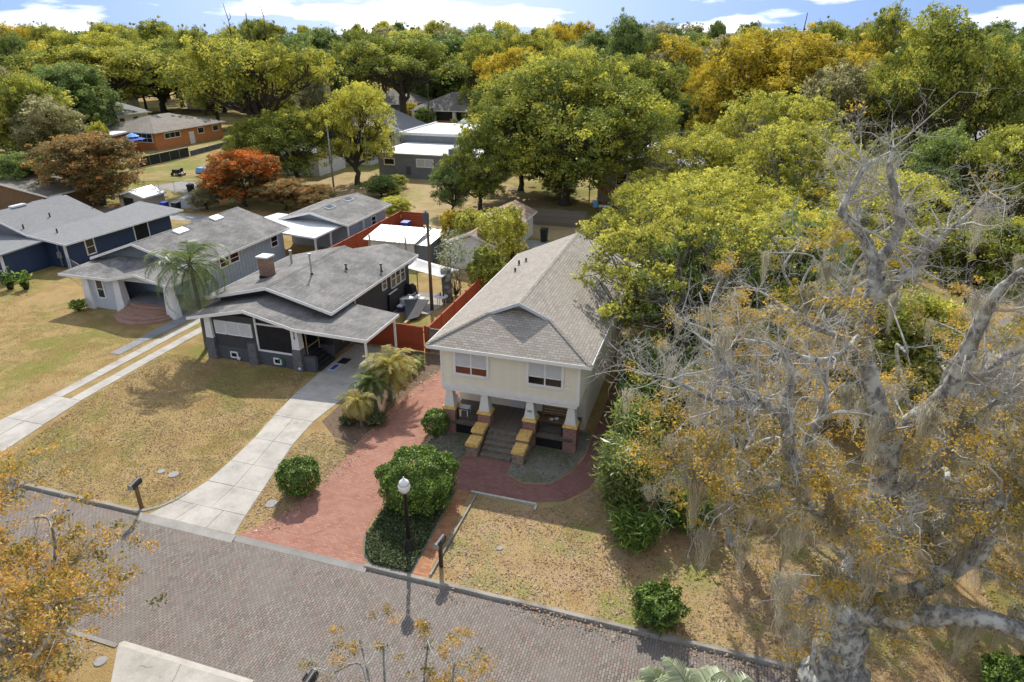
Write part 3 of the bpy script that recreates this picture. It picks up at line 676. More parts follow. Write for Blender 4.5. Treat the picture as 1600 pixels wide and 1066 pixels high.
for xc in (-10.72, -8.22):
    for (ya, yb, zt) in ((28.35, 29.24, .88), (27.42, 28.33, .60)):
        w = obj('cheek_wall', MB().box(xc - .30, xc + .30, ya + .04, yb, 0, zt), 'pale_stone', hs)
        obj('cheek_cap', MB().frus(xc, (ya + yb) / 2, zt + .002, zt + .17, .36, (yb - ya) / 2 - .003, .33, (yb - ya) / 2 - .03), 'cap_yellow', w)
PW = Face('S', 31.7)
d = obj('door', PW.box(MB(), -9.95, -9.05, 0, .05, ZP + .03, 2.8), 'white', hs)
obj('door_glass', PW.box(MB(), -9.72, -9.28, .045, .06, 1.3, 2.6), 'pane_dark', d)
obj('door_handle', MB().tube([(-9.12, 31.63, 1.8), (-9.12, 31.58, 1.8), (-9.22, 31.58, 1.8)], .02, 6), 'galv', d)
d = obj('door', PW.box(MB(), -8.98, -8.08, 0, .05, ZP + .03, 2.8), 'white', hs)
obj('door_glass', PW.box(MB(), -8.82, -8.24, .045, .06, 1.75, 2.6), 'pane', d)
window(hs, PW, -11.7, 1.75, 1.7, .95, 2, mid=False, tw=.11, pane='pane_dark'); window(hs, PW, -6.75, 1.75, 1.7, .95, 2, mid=False, tw=.11, pane='pane_dark')
for (xa, xb) in ((-12.3, -11.03), (-7.75, -6.3)):
    r = obj('railing', MB().tube([(xa, YF + .12, 1.52), (xb, YF + .12, 1.52)], .03, 6).tube([(xa, YF + .12, .95), (xb, YF + .12, .95)], .02, 6), 'black', hs)
    for s in (0.05, .95):
        x = xa + (xb - xa) * s; obj('rail_post', MB().box(x - .03, x + .03, YF + .09, YF + .15, ZP, 1.52), 'black', r)
bn = thing('porch_bench', (-7.0, 30.4, ZP), 'brown slatted wooden bench behind the right porch columns of the cream house', 'bench')
row_copies(bn, 'seat_slat', MB().box(-7.75, -6.25, 30.0, 30.13, ZP + .46, ZP + .5), 'brown_board', [(0, .16 * i, 0) for i in range(3)])
row_copies(bn, 'back_slat', MB().box(-7.75, -6.25, 30.52, 30.56, ZP + .6, ZP + .72), 'brown_board', [(0, 0.02 * i, .16 * i) for i in range(3)])
for x in (-7.7, -6.36):
    for y in (30.02, 30.45): obj('leg', MB().box(x, x + .07, y, y + .07, ZP + .027, ZP + .458), 'brown_board', bn)
    obj('back_post', MB().box(x, x + .06, 30.57, 30.62, ZP + .027, ZP + 1.1), 'brown_board', bn)
for i, (x, y) in enumerate(((-7.1, 30.1), (-6.85, 30.25))):
    c = MB().lathe(x, y, [(.05, ZP + .501), (.11, ZP + .56), (.12, ZP + .6), (.10, ZP + .6)], 10)
    tag(obj('bowl', c, 'white'), 'left white bowl on the porch bench' if not i else 'right white bowl on the porch bench', 'bowl')
ch = thing('porch_chair', (-12.1, 30.1, ZP), 'white slatted chair at the left end of the cream house porch', 'chair')
obj('seat', MB().box(-12.4, -11.8, 29.85, 30.4, ZP + .42, ZP + .47), 'white', ch)
row_copies(ch, 'back_slat', MB().slab([(-12.42, 29.86, ZP + .47), (-12.42, 29.95, ZP + .47), (-12.62, 29.95, ZP + 1.1), (-12.62, 29.86, ZP + 1.1)], .03, (1, 0, .3)), 'white', [(0, .15 * i, 0) for i in range(4)])
for x in (-12.38, -11.86):
    for y in (29.87, 30.33): obj('leg', MB().box(x, x + .05, y, y + .05, ZP + .027, ZP + .418), 'white', ch)

# ================================================================ dark grey bungalow with carport
bg_ = thing('grey_bungalow', (-28.2, 40, 0), 'charcoal bungalow with weathered grey roof, brick chimney and attached flat carport', 'house')
obj('wall', MB().box(-32.6, -24.0, 36.0, 45.2, 0, 3.5), 'charcoal', bg_)
obj('wall', MB().box(-28.8, -24.002, 45.2, 48.3, 0, 3.5), 'charcoal', bg_)
boards(bg_, Face('E', -24.0), 36.0, 48.3, .55, 3.4, .2, 'charcoal')
gable_y(bg_, -33.2, -23.25, 35.2, 45.5, 3.6, 4.85, 'shingle_aged', xr=-28.1)
obj('roof', MB().slab([(-26.1, 45.2, 4.28), (-23.25, 45.5, 3.6), (-23.25, 48.75, 3.6), (-26.1, 48.75, 4.28)], .12), 'shingle_aged', bg_)
obj('roof', MB().slab([(-29.2, 45.2, 3.6), (-26.1, 45.2, 4.28), (-26.1, 48.75, 4.28), (-29.2, 48.75, 3.6)], .12), 'shingle_aged', bg_)
obj('fascia', MB().box(-23.24, -23.21, 45.5, 48.75, 3.41, 3.61), 'trim_white', bg_)
gable_wall(bg_, -32.6, -24.0, 36.02, 3.45, 4.6, -28.1, 'charcoal_dark')
gable_wall(bg_, -28.8, -24.0, 48.25, 3.45, 4.15, -26.1, 'charcoal')
# low porch roof and carport
obj('porch_roof', MB().slab([(-32.95, 33.0, 3.0), (-28.35, 33.0, 4.02), (-28.35, 36.6, 4.1), (-32.95, 36.6, 3.05)][::-1][::-1], .12), 'shingle_aged', bg_)
obj('porch_roof', MB().slab([(-28.35, 33.0, 4.02), (-24.75, 33.05, 3.16), (-24.3, 36.9, 3.18), (-24.3, 37.6, 3.2), (-28.35, 36.6, 4.1)], .12), 'shingle_aged', bg_)
obj('carport_roof', MB().slab([(-24.75, 33.05, 3.158), (-19.75, 33.3, 2.93), (-19.75, 37.85, 2.93), (-24.3, 38.3, 3.2), (-24.3, 36.9, 3.178)], .12), 'shingle_aged', bg_)
for p, q in (((-32.98, 33.0, 3.0), (-28.35, 33.0, 4.02)), ((-28.35, 33.0, 4.02), (-24.75, 33.05, 3.16)), ((-24.75, 33.05, 3.16), (-19.72, 33.3, 2.93))):
    obj('fascia', MB().slab([(p[0], p[1] - .03, p[2] - .2), (q[0], q[1] - .03, q[2] - .2), (q[0], q[1] - .03, q[2] + .015), (p[0], p[1] - .03, p[2] + .015)], .028, (0, 1, 0)), 'trim_white', bg_)
obj('fascia', MB().box(-19.748, -19.715, 33.3, 37.85, 2.75, 2.94), 'trim_white', bg_)
for x, y in ((-20.0, 33.6), (-19.95, 37.5)):
    obj('carport_post', MB().box(x - .06, x + .06, y - .06, y + .06, 0.03, 2.83), 'trim_white', bg_)
yp = 33.35
for xc in (-31.65, -24.95):
    c = obj('pier', MB().frus(xc, yp + .2, 0, 1.55, .36, .33, .30, .28), 'pier_stone', bg_)
    obj('pier_column', MB().frus(xc, yp + .2, 1.553, 3.1, .28, .26, .22, .22), 'white', c)
    if xc > -25.5: text(c, '8\n2\n8', (xc, yp - .06, 2.58), .24, 'black')
obj('pier', MB().frus(-28.35, yp + .16, 0, 1.55, .33, .3, .3, .27), 'pier_stone', bg_)
obj('knee_wall', MB().box(-31.4, -28.66, yp + .12, yp + .3, 0, 1.0), 'base_grey', bg_)
obj('knee_wall', MB().box(-28.05, -25.2, yp + .12, yp + .3, 0, 1.0), 'base_grey', bg_)
obj('porch_wall', MB().box(-31.42, -28.03, yp + .16, yp + .28, 1.0, 3.3), 'charcoal', bg_)
FB = Face('S', yp + .16)
for i in range(3): 
    w = window(bg_, FB, -30.72 + i * .98, 1.95, .84, .85, 1, tw=.05, blind=1.0, mid=False)
s_ = obj('screen_frame', FB.box(FB.box(FB.box(FB.box(MB(), -28.02, -27.9, -.05, .06, 1.0, 3.42), -25.32, -25.22, -.05, .06, 1.0, 3.0), -27.9, -25.32, -.05, .06, 1.0, 1.12), -27.9, -25.32, -.05, .05, 2.9, 3.0), 'white', bg_)
obj('screen_mesh', FB.box(MB(), -27.9, -25.32, -.02, 0, 1.12, 2.9), 'black_soft', s_)
obj('porch_gable', MB().slab([(-32.0, yp + .3, 3.0), (-24.8, yp + .3, 3.0), (-28.35, yp + .3, 3.8)], .1, (0, 1, 0)), 'charcoal_dark', bg_)
for x in (-30.0, -26.6): window(bg_, Face('S', yp + .12), x, .3, .42, .28, 1, mid=False, tw=.08, pane='pane_dark')
obj('porch_floor', MB().box(-31.4, -24.7, yp + .3, 36.0, .5, .82), 'base_grey', bg_)
obj('porch_back_wall', MB().box(-31.3, -24.3, 35.85, 35.98, .82, 3.2), 'charcoal_dark', bg_)
obj('stair_wall', MB().box(-24.6, -23.75, 33.45, 33.75, 0, 1.05), 'base_grey', bg_)
obj('stair_wall', MB().box(-24.6, -23.7, 35.5, 35.8, 0, 1.05), 'base_grey', bg_)
for i in range(4): obj('step', MB().box(-24.7 + i * .28, -24.42 + i * .28, 33.76, 35.49, 0, .78 - i * .18), 'charcoal_dark', bg_)
obj('side_frame', MB().box(-24.66, -24.6, 34.0, 34.06, .82, 3.0).box(-24.66, -24.6, 35.4, 35.46, .82, 3.0).box(-24.66, -24.6, 34.06, 35.4, 1.4, 1.46), 'tan_wood', bg_)
FR = Face('E', -24.0)
window(bg_, FR, 38.9, 2.35, .8, .7, 1, mid=False, tw=.1); 
for i in range(3): window(bg_, FR, 45.4 + i * .85, 1.85, .68, 1.4, 1, mid=True, tw=.07)
window(bg_, FR, 43.9, 2.2, .6, .9, 1, tw=.08, mid=True)
obj('door', FR.box(MB(), 37.2, 38.1, 0.03, .06, .5, 2.7), 'terracotta', bg_)
c = obj('chimney', MB().box(-30.75, -29.95, 38.2, 38.95, 3.4, 5.75), 'chimney_brick', bg_)
obj('chimney_cap', MB().box(-30.83, -29.87, 38.12, 39.03, 5.752, 5.86), 'white', c)
obj('flashing', MB().box(-30.79, -29.91, 38.16, 38.99, 3.9, 4.42), 'black_soft', c)
for (px, py, h, mt) in ((487, 428, 1.45, 'galv'), (541, 421, .35, 'black'), (596, 425, .55, 'black')):
    zz = 4.4
    for _ in range(4):
        p = at_z(px, py, zz); zz = 4.85 - abs(p.x + 28.1) * .258
    v = obj('roof_vent', MB().lathe(p.x, p.y, [(.06, zz - .1), (.06, zz + h), (.13, zz + h), (.13, zz + h + .08)], 8), mt, bg_)
    obj('flashing', MB().lathe(p.x, p.y, [(.18, zz - .1), (.07, zz + .1)], 8), 'black', v)
p = at_z(455, 405, 4.6)
obj('roof_vent', MB().lathe(p.x, p.y, [(.08, 3.9), (.08, 5.2), (.12, 5.2), (.12, 5.3)], 8), 'galv', bg_)

# ================================================================ pale blue-grey house with brick steps
pb = thing('pale_blue_house', (-44.3, 46, 0), 'pale blue-grey bungalow with low porch gable and rounded brick steps', 'house')
obj('wall', MB().box(-48.7, -39.65, 41.2, 53.5, 0, 3.3), 'pale_blue', pb)
row_copies(pb, 'batten', MB().box(-39.648, -39.62, 41.3, 41.34, .4, 3.2), 'pale_blue', [(0, .42 * i, 0) for i in range(29)])
gable_y(pb, -49.25, -39.05, 40.65, 53.9, 3.35, 4.95, 'shingle_aged', xr=-44.6)
gable_wall(pb, -48.7, -39.65, 41.22, 3.25, 4.7, -44.6, 'gable_blue')
gable_wall(pb, -48.7, -39.65, 53.4, 3.25, 4.7, -44.6, 'pale_blue')
# porch: shallow hipped roof with an entrance gable
obj('porch_roof', MB().slab([(-49.5, 37.75, 2.88), (-44.5, 37.75, 2.88), (-41.9, 41.15, 3.55), (-46.6, 41.15, 3.6), (-49.2, 41.15, 3.1)], .12), 'shingle_aged', pb)
obj('porch_roof', MB().slab([(-44.6, 37.7, 2.9), (-41.75, 37.7, 3.55), (-41.75, 41.15, 3.62), (-44.6, 41.15, 3.0)][::1], .12), 'shingle_aged', pb)
obj('porch_roof', MB().slab([(-41.75, 37.7, 3.55), (-38.8, 37.7, 2.9), (-38.8, 41.15, 2.98), (-41.75, 41.15, 3.62)], .12), 'shingle_aged', pb)
for p, q in (((-49.5, 37.72, 2.9), (-44.6, 37.72, 2.9)), ((-44.6, 37.68, 2.9), (-41.75, 37.68, 3.56)), ((-41.75, 37.68, 3.56), (-38.8, 37.68, 2.9))):
    obj('fascia', MB().slab([(p[0], p[1] - .02, p[2] - .2), (q[0], q[1] - .02, q[2] - .2), (q[0], q[1] - .02, q[2] + .01), (p[0], p[1] - .02, p[2] + .01)], .028, (0, 1, 0)), 'white', pb)
obj('fascia', MB().box(-38.8, -38.77, 37.7, 41.15, 2.72, 2.92), 'white', pb)
obj('porch_wall', MB().box(-47.6, -44.5, 38.4, 38.55, 0, 2.8), 'pale_blue_white', pb)
obj('porch_wall', MB().box(-47.6, -47.45, 38.55, 41.2, 0, 2.8), 'pale_blue_white', pb)
obj('porch_inner_wall', MB().box(-44.3, -39.7, 40.95, 41.18, .85, 3.0), 'pale_blue', pb)
for xc in (-47.5, -44.35, -39.5): obj('porch_column', MB().frus(xc, 38.45, 0, 2.8, .42, .36, .27, .26), 'white', pb)
obj('porch_gable', MB().slab([(-44.3, 38.25, 2.7), (-39.2, 38.25, 2.7), (-41.75, 38.25, 3.35)], .1, (0, 1, 0)), 'pale_blue_white', pb)
obj('porch_floor', MB().box(-44.3, -39.6, 38.6, 40.95, 0, .84), 'path_grey', pb)
window(pb, Face('S', 38.4), -46.25, 1.0, .62, 1.5, 1, tw=.1, mid=True)
for i in range(5):
    m = MB(); n = 14; r = 1.75 + i * .2; h = .84 - i * .165
    pts = [(-41.95 + r * math.cos(math.pi + math.pi * j / n) * (1.0), 38.55 + (.45 + i * .42) * 1.15 * math.sin(math.pi + math.pi * j / n), h) for j in range(n + 1)]
    m.slab(pts, h + .02); obj('step', m, 'stair_brick', pb)
FR = Face('E', -39.65)
for y in (45.0, 46.3): window(pb, FR, y, 2.2, 1.05, .75, 1, tw=.1, mid=True, pane='pane_dark')
window(pb, FR, 52.0, 2.0, .9, .95, 1, tw=.1, pane='pane_dark'); window(pb, FR, 42.6, 1.6, .75, 1.1, 1, tw=.1)
def skylight(par, px, py, slope_fn, w, l, mat='skylight'):
    zz = 4.3
    for _ in range(5):
        p = at_z(px, py, zz); zz = slope_fn(p.x)
    dz = slope_fn(p.x + w / 2) - slope_fn(p.x - w / 2)
    a = [(p.x - w / 2, p.y - l / 2, zz - dz / 2 + .12), (p.x + w / 2, p.y - l / 2, zz + dz / 2 + .12), (p.x + w / 2, p.y + l / 2, zz + dz / 2 + .12), (p.x - w / 2, p.y + l / 2, zz - dz / 2 + .12)]
    s = obj('skylight', MB().slab(a, .14), 'white', par)
    b = [(x + (p.x - x) * .12, y + (p.y - y) * .12, z + .02) for x, y, z in a]
    obj('skylight_glass', MB().slab(b, .03), mat, s)
sf = lambda x: 4.95 - abs(x + 44.6) * (1.6 / 5.5) if x > -44.6 else 4.95 - abs(x + 44.6) * (1.6 / 4.65)
skylight(pb, 283, 362, sf, .7, 1.3); skylight(pb, 339, 344, sf, .7, 1.2)
obj('carport_roof', MB().slab([(-45.5, 53.95, 3.0), (-36.0, 53.3, 2.72), (-36.0, 59.4, 2.72), (-44.5, 59.8, 3.0)], .16), 'white_roof', pb)
for y in (53.7, 56.4, 59.0): 
    c = obj('carport_post', MB().box(-36.35, -36.2, y - .07, y + .07, 0, 2.6), 'white', pb)
    obj('brace', MB().slab([(-36.3, y + .075, 2.15), (-36.3, y + .5, 2.58), (-36.25, y + .5, 2.58), (-36.25, y + .075, 2.15)], .06, (0, 0, -1)), 'white', c)
rw = thing('rear_cottage', (-39, 62, 0), 'small pale blue cottage with grey roof and two skylights behind the white carport', 'house')
obj('wall', MB().box(-42.6, -35.5, 58.9, 66.6, 0, 2.85), 'pale_blue', rw)
gable_y(rw, -43.2, -34.95, 57.6, 67.3, 2.95, 3.95, 'shingle_aged', xr=-39.2)
gable_wall(rw, -42.6, -35.5, 58.95, 2.8, 3.75, -39.2, 'pale_blue_white'); gable_wall(rw, -42.6, -35.5, 66.5, 2.8, 3.75, -39.2, 'pale_blue')
for y in (57.9, 61.0): obj('porch_post', MB().box(-35.25, -35.1, y, y + .14, 0, 2.8), 'white', rw)
window(rw, Face('E', -35.5), 63.8, 1.5, .8, .8, 1, tw=.1, pane='pane_dark')
sf2 = lambda x: 3.95 - abs(x + 39.2) * .235
skylight(rw, 516, 324, sf2, .6, 1.3, 'pane'); skylight(rw, 545, 312, sf2, .6, 1.3, 'pane')

# ================================================================ navy house
nv = thing('navy_house', (-62, 50, 0), 'navy blue clapboard house with pale grey roof, three roof windows and white corner boards', 'house')
obj('wall', MB().box(-70, -58.0, 45.6, 54.6, 0, 2.6), 'navy', nv)
obj('wall', MB().box(-64, -58.003, 54.6, 58.8, 0, 2.45), 'navy', nv)
boards(nv, Face('E', -58.0), 45.6, 58.8, .2, 2.4, .2, 'navy_board')
boards(nv, Face('S', 45.6), -69.9, -58.1, .2, 2.5, .2, 'navy_board')
obj('roof', MB().slab([(-66.3, 45.0, 4.75), (-61.6, 45.0, 3.1), (-61.6, 53.9, 3.1), (-66.3, 53.9, 4.75)], .12), 'shingle_grey', nv)
obj('roof', MB().slab([(-71, 45.0, 3.1), (-66.3, 45.0, 4.75), (-66.3, 53.9, 4.75), (-71, 53.9, 3.1)], .12), 'shingle_grey', nv)
obj('roof', MB().slab([(-61.6, 45.0, 3.098), (-57.2, 45.0, 2.55), (-56.7, 59.6, 2.55), (-62.6, 59.6, 3.1), (-61.6, 53.9, 3.098)], .12), 'shingle_grey', nv)
obj('gable_wall', MB().slab([(-70.3, 45.62, 2.5), (-58.0, 45.62, 2.5), (-61.6, 45.62, 2.95), (-66.3, 45.62, 4.6)], .1, (0, 1, 0)), 'flat_grey', nv)
for p, q in (((-71, 45, 3.1), (-66.3, 45, 4.75)), ((-66.3, 45, 4.75), (-61.6, 45, 3.1)), ((-61.6, 45, 3.1), (-57.2, 45, 2.55))):
    obj('fascia', MB().slab([(p[0], p[1] - .03, p[2] - .18), (q[0], q[1] - .03, q[2] - .18), (q[0], q[1] - .03, q[2] + .01), (p[0], p[1] - .03, p[2] + .01)], .028, (0, 1, 0)), 'white', nv)
obj('fascia', MB().slab([(-57.2, 45.0, 2.38), (-56.7, 59.6, 2.38), (-56.7, 59.6, 2.56), (-57.2, 45.0, 2.56)], .03, (1, 0, 0)), 'white', nv)
obj('porch_roof', MB().slab([(-71, 40.6, 2.75), (-60.0, 40.6, 2.45), (-59.6, 45.5, 2.75), (-71, 45.5, 3.0)], .12), 'shingle_grey', nv)
obj('porch_fascia', MB().slab([(-71, 40.57, 2.57), (-60.0, 40.57, 2.27), (-60.0, 40.57, 2.46), (-71, 40.57, 2.76)], .028, (0, 1, 0)), 'white', nv)
obj('wall', MB().box(-71, -60.3, 41.2, 45.58, 0, 2.35), 'navy', nv)
boards(nv, Face('E', -60.3), 41.3, 45.5, .2, 2.3, .2, 'navy_board'); boards(nv, Face('S', 41.2), -70.9, -60.4, .2, 2.3, .2, 'navy_board')
obj('corner_board', MB().box(-60.42, -60.24, 41.1, 41.28, 0, 2.33), 'white', nv); obj('corner_board', MB().box(-58.12, -57.94, 45.5, 45.68, 0, 2.45), 'white', nv)
FR = Face('E', -58.0)
window(nv, FR, 48.2, .75, .85, 1.4, 1, tw=.12, pane='pane_dark')
for y in (53.6, 55.5): obj('trim_post', FR.box(MB(), y, y + .13, .02, .06, .1, 2.4), 'white', nv)
obj('side_door', FR.box(MB(), 53.74, 55.48, .02, .05, .1, 2.35), 'black_soft', nv)
obj('meter_box', MB().box(-58.9, -58.5, 45.3, 45.5, 1.0, 1.6).box(-58.72, -58.64, 45.38, 45.46, 0.2, 2.6), 'galv', nv)
sn = lambda x: 4.75 - abs(x + 66.3) * .351
for px, py in ((30, 330), (59, 324.5), (87, 318)): skylight(nv, px, py, sn, .55, 1.5)
for px, py in ((31, 338), (81, 349), (148, 328), (90, 365)):
    zz = 3.5
    for _ in range(4):
        p = at_z(px, py, zz); zz = sn(p.x) if p.x < -61.6 else 3.1 - (p.x + 61.6) * .125
    obj('roof_vent', MB().lathe(p.x, p.y, [(.07, zz - .1), (.07, zz + .4)], 8), 'black', nv)

# ================================================================ houses further off
FARH = []
def far_house(name, label, x0, x1, y0, y1, eave, ridge, wall, roof, kind='hip', oh=.6, wins=(), rot=0):
    FARH.append((x0, x1, y0, y1)); o = thing(name, ((x0 + x1) / 2, (y0 + y1) / 2, 0), label, 'house')
    obj('wall', MB().box(x0, x1, y0, y1, 0, eave), wall, o)
    if kind == 'hip': hip_roof(o, x0 - oh, x1 + oh, y0 - oh, y1 + oh, eave, ridge, roof)
    elif kind == 'gable':
        gable_y(o, x0 - oh, x1 + oh, y0 - oh, y1 + oh, eave + .05, ridge, roof); gable_wall(o, x0, x1, y0 + .02, eave - .05, ridge - .35, (x0 + x1) / 2, wall)
    for (f, a, z, w, h, c) in wins:
        window(o, Face(f, {'S': y0, 'E': x1, 'N': y1, 'W': x0}[f]), a, z, w, h, c, tw=.14, mid=h > 1.2, pane='pane_dark')
    return o
oh_ = far_house('orange_house', 'orange stucco ranch house with brown hip roof beyond the black fence', -119, -105, 107, 126, 3.4, 5.6, 'orange_wall', 'shingle_brown', 'hip', .7,
                [('E', 111.5, 1.9, 4.0, .9, 3), ('E', 119.5, 1.8, 1.6, 1.0, 1), ('E', 124, 1.8, 1.6, 1.0, 1), ('S', -107.5, 1.5, 3.6, 1.5, 3)])
obj('door', Face('E', -105).box(MB(), 116, 117.4, 0.01, .06, 0, 2.4), 'white', oh_)
obj('wall', MB().box(-124, -112, 103.2, 106.98, 0, 3.2), 'orange_wall', oh_)
obj('patio_roof', MB().slab([(-126, 101.5, 3.25), (-110.5, 102.5, 3.25), (-110.5, 106.2, 3.42), (-124, 110, 3.45)], .3), 'white_roof', oh_)
gf = thing('flat_roofed_building', (-46, 104, 0), 'grey block building with white flat roofs and stepped parapets', 'building')
obj('wall', MB().box(-51.5, -39.6, 95.8, 107, 0, 3.6), 'flat_grey', gf)
obj('roof', MB().box(-51.7, -39.4, 95.6, 106.98, 3.602, 3.75), 'white_roof', gf)
obj('wall', MB().box(-53, -39.0, 107, 123, 0, 5.0), 'flat_grey', gf)
obj('roof', MB().box(-53.1, -38.9, 107.2, 123.1, 5.002, 5.12), 'white_roof', gf)
obj('parapet', MB().box(-53.2, -38.8, 106.95, 107.25, 4.9, 5.35).box(-53.2, -52.9, 107.25, 123, 4.9, 5.35), 'white', gf)
obj('parapet', MB().box(-39.85, -39.35, 96.2, 106.9, 3.752, 4.35).box(-39.85, -39.35, 96.2, 100, 4.352, 4.6), 'flat_grey', gf)
for x in (-47.5, -41.5): obj('parapet_crest', MB().slab([(x - 1.6, 122.9, 5.12), (x + 1.6, 122.9, 5.12), (x, 122.9, 6.1)], .3, (0, 1, 0)), 'white', gf)
obj('wall', MB().box(-39.3, -33, 97.5, 106, 0, 3.2), 'flat_grey', gf); obj('roof', MB().box(-39.28, -32.8, 97.3, 106.2, 3.202, 3.35), 'white_roof', gf)
window(gf, Face('S', 95.8), -49.6, 2.0, 1.6, .8, 1, tw=.15, mid=False, pane='pane_dark'); window(gf, Face('S', 95.8), -43.6, 1.9, 2.6, 1.0, 2, tw=.15, blind=1)
obj('meter_box', MB().box(-46.7, -46.1, 95.6, 95.79, .6, 1.8), 'base_grey', gf)
far_house('white_cottage', 'white clapboard house with grey gable roof left of the flat-roofed building', -72, -57.5, 104, 126, 4.4, 7.4, 'white', 'shingle_grey', 'gable', .7,
          [('E', 112, 2.4, .9, 1.6, 1), ('E', 116, 2.4, 1.0, 2.0, 1), ('E', 120, 2.4, 1.0, 2.0, 1), ('S', -61, 1.8, 1.4, 1.8, 1), ('S', -66, 2.0, 1.2, 2, 1)])
far_house('white_cottage', 'low white house seen through the limbs of the sprawling yellow oak', -72, -60.5, 93, 101, 3.3, 4.7, 'white', 'shingle_grey', 'gable', .5,
          [('S', -69.6, 1.2, 1.0, 1.6, 1), ('S', -64, 1.4, 1.0, 1.4, 1), ('E', 96.5, 1.4, 1, 1.4, 1)])
hh = far_house('hip_roofed_house', 'house with broad taupe hip roof and shaded front porch beyond the utility pole', -76, -56, 163, 178, 3.4, 7.2, 'charcoal', 'shingle_brown', 'hip', 1.6)
for x in (-76, -70.5, -65, -59): obj('porch_column', MB().frus(x, 161.8, 0, 3.3, .5, .4, .35, .3), 'column_white', hh)
obj('porch_wall', MB().box(-76, -56, 162.0, 162.3, 0, 1.0), 'terracotta', hh)
far_house('far_cottage', 'cottage with pale shingle roof behind the broad oak trunk', -92, -80, 168, 180, 4.2, 7.6, 'flat_grey', 'shingle_brown', 'hip', 1.2, [('S', -86, 1.2, 2.4, 1.6, 2)])
far_house('far_cottage', 'house with bright metal roof behind the taupe hip roof', -68, -54, 205, 218, 4.4, 8.4, 'charcoal', 'metal_white', 'gable', .8, [('S', -61, 1.5, 2.4, 1.6, 2)])
fw = far_house('white_porch_house', 'white house with pointed porch gable between the left-hand oaks', -158, -146, 176, 190, 4.2, 7.6, 'white', 'shingle_grey', 'gable', .8,
               [('S', -156, 1.6, 1.8, 2.2, 1), ('S', -152.6, 1.6, 1.6, 2.2, 1), ('S', -149.6, 1.6, 1.6, 2.2, 1), ('E', 181, 1.5, 1.6, 2.2, 1)])
far_house('far_cottage', 'white house with dark blue roof left of the orange house', -152, -134, 124, 136, 3.6, 5.6, 'white', 'shingle_grey', 'gable', .7, [('E', 128, 1.5, 1.4, 1.4, 1), ('E', 132, 1.5, 1.4, 1.4, 1), ('S', -141, 1.5, 1.4, 1.4, 1)])
far_house('far_cottage', 'pale cottage roof at the left edge above the green willow', -186, -172, 160, 172, 5.0, 9, 'white', 'shingle_brown', 'gable', .7, [('S', -179, 2.2, 1.6, 1.8, 1)])
bh = far_house('shaded_cottage', 'beige cottage with yellow stair rail in the shade behind the great camphor', -15.5, -3, 88.5, 99, 4.6, 6.4, 'beige_wall', 'metal_white', 'gable', .6, [('S', -8, 2.4, 1.2, 1.4, 1), ('S', -12.4, 2.4, 1.2, 1.4, 1)])
obj('stair', MB().slab([(-16.2, 86.6, 3.0), (-16.2, 88.0, 3.0), (-12.4, 88.0, .3), (-12.4, 86.6, .3)][::-1], .2), 'yellow_rail', bh)
for y in (86.6, 88.0): obj('stair_rail', MB().slab([(-16.2, y, 4.1), (-16.2, y, 3.9), (-12.4, y, 1.2), (-12.4, y, 1.4)], .08, (0, 1, 0)), 'yellow_rail', bh)
for x, z in ((-16.2, 4.0), (-14.3, 2.7), (-12.4, 1.35)): obj('stair_post', MB().box(x - .07, x + .07, 86.5, 86.58, 0, z), 'yellow_rail', bh)
sc = far_house('screened_house', 'cottage with white-framed porch windows under a dark roof behind the round green tree', -18, -4, 128, 140, 4.6, 7.0, 'white', 'shingle_brown', 'hip', .8,
               [('S', -16, 2, 1.6, 1.7, 1), ('S', -13.6, 2, 1.6, 1.7, 1), ('S', -11.2, 2, 1.6, 1.7, 1)])
obj('patio_roof', MB().slab([(-20, 112, 3.4), (-6, 112, 3.1), (-6, 121, 3.4), (-18, 121, 3.9)], .2), 'metal_white', sc)
far_house('far_cottage', 'blue and white porch of a house glimpsed between the right-hand trees', 40, 52, 128, 140, 4.4, 7, 'white', 'shingle_grey', 'hip', .7, [('S', 43, 1.5, 1.6, 2, 1), ('W', 131, 1.5, 1.6, 2, 1), ('S', 47, 1.5, 1.6, 2, 1)])
tr = far_house('tan_house', 'tan house wall half hidden behind the big right-hand oak', 14, 21, 40, 48, 2.8, 4.0, 'tan_siding', 'shingle_brown', 'gable', .5, [('W', 40, 1.2, 1, 1.3, 1)])
lh = far_house('grey_roofed_garage', 'low garage with dark roof above the navy house at the left edge', -96, -78, 61, 69, 2.4, 3.9, 'brown_board', 'shingle_brown', 'gable', .4)
gg = far_house('tin_roofed_garage', 'small white garage with rusty tin roof behind the cream house', -23.5, -19.3, 56.5, 70.2, 2.5, 3.6, 'white', 'rust_tin', 'gable', .35, [('E', 60, 1.1, .9, 1.0, 1)])
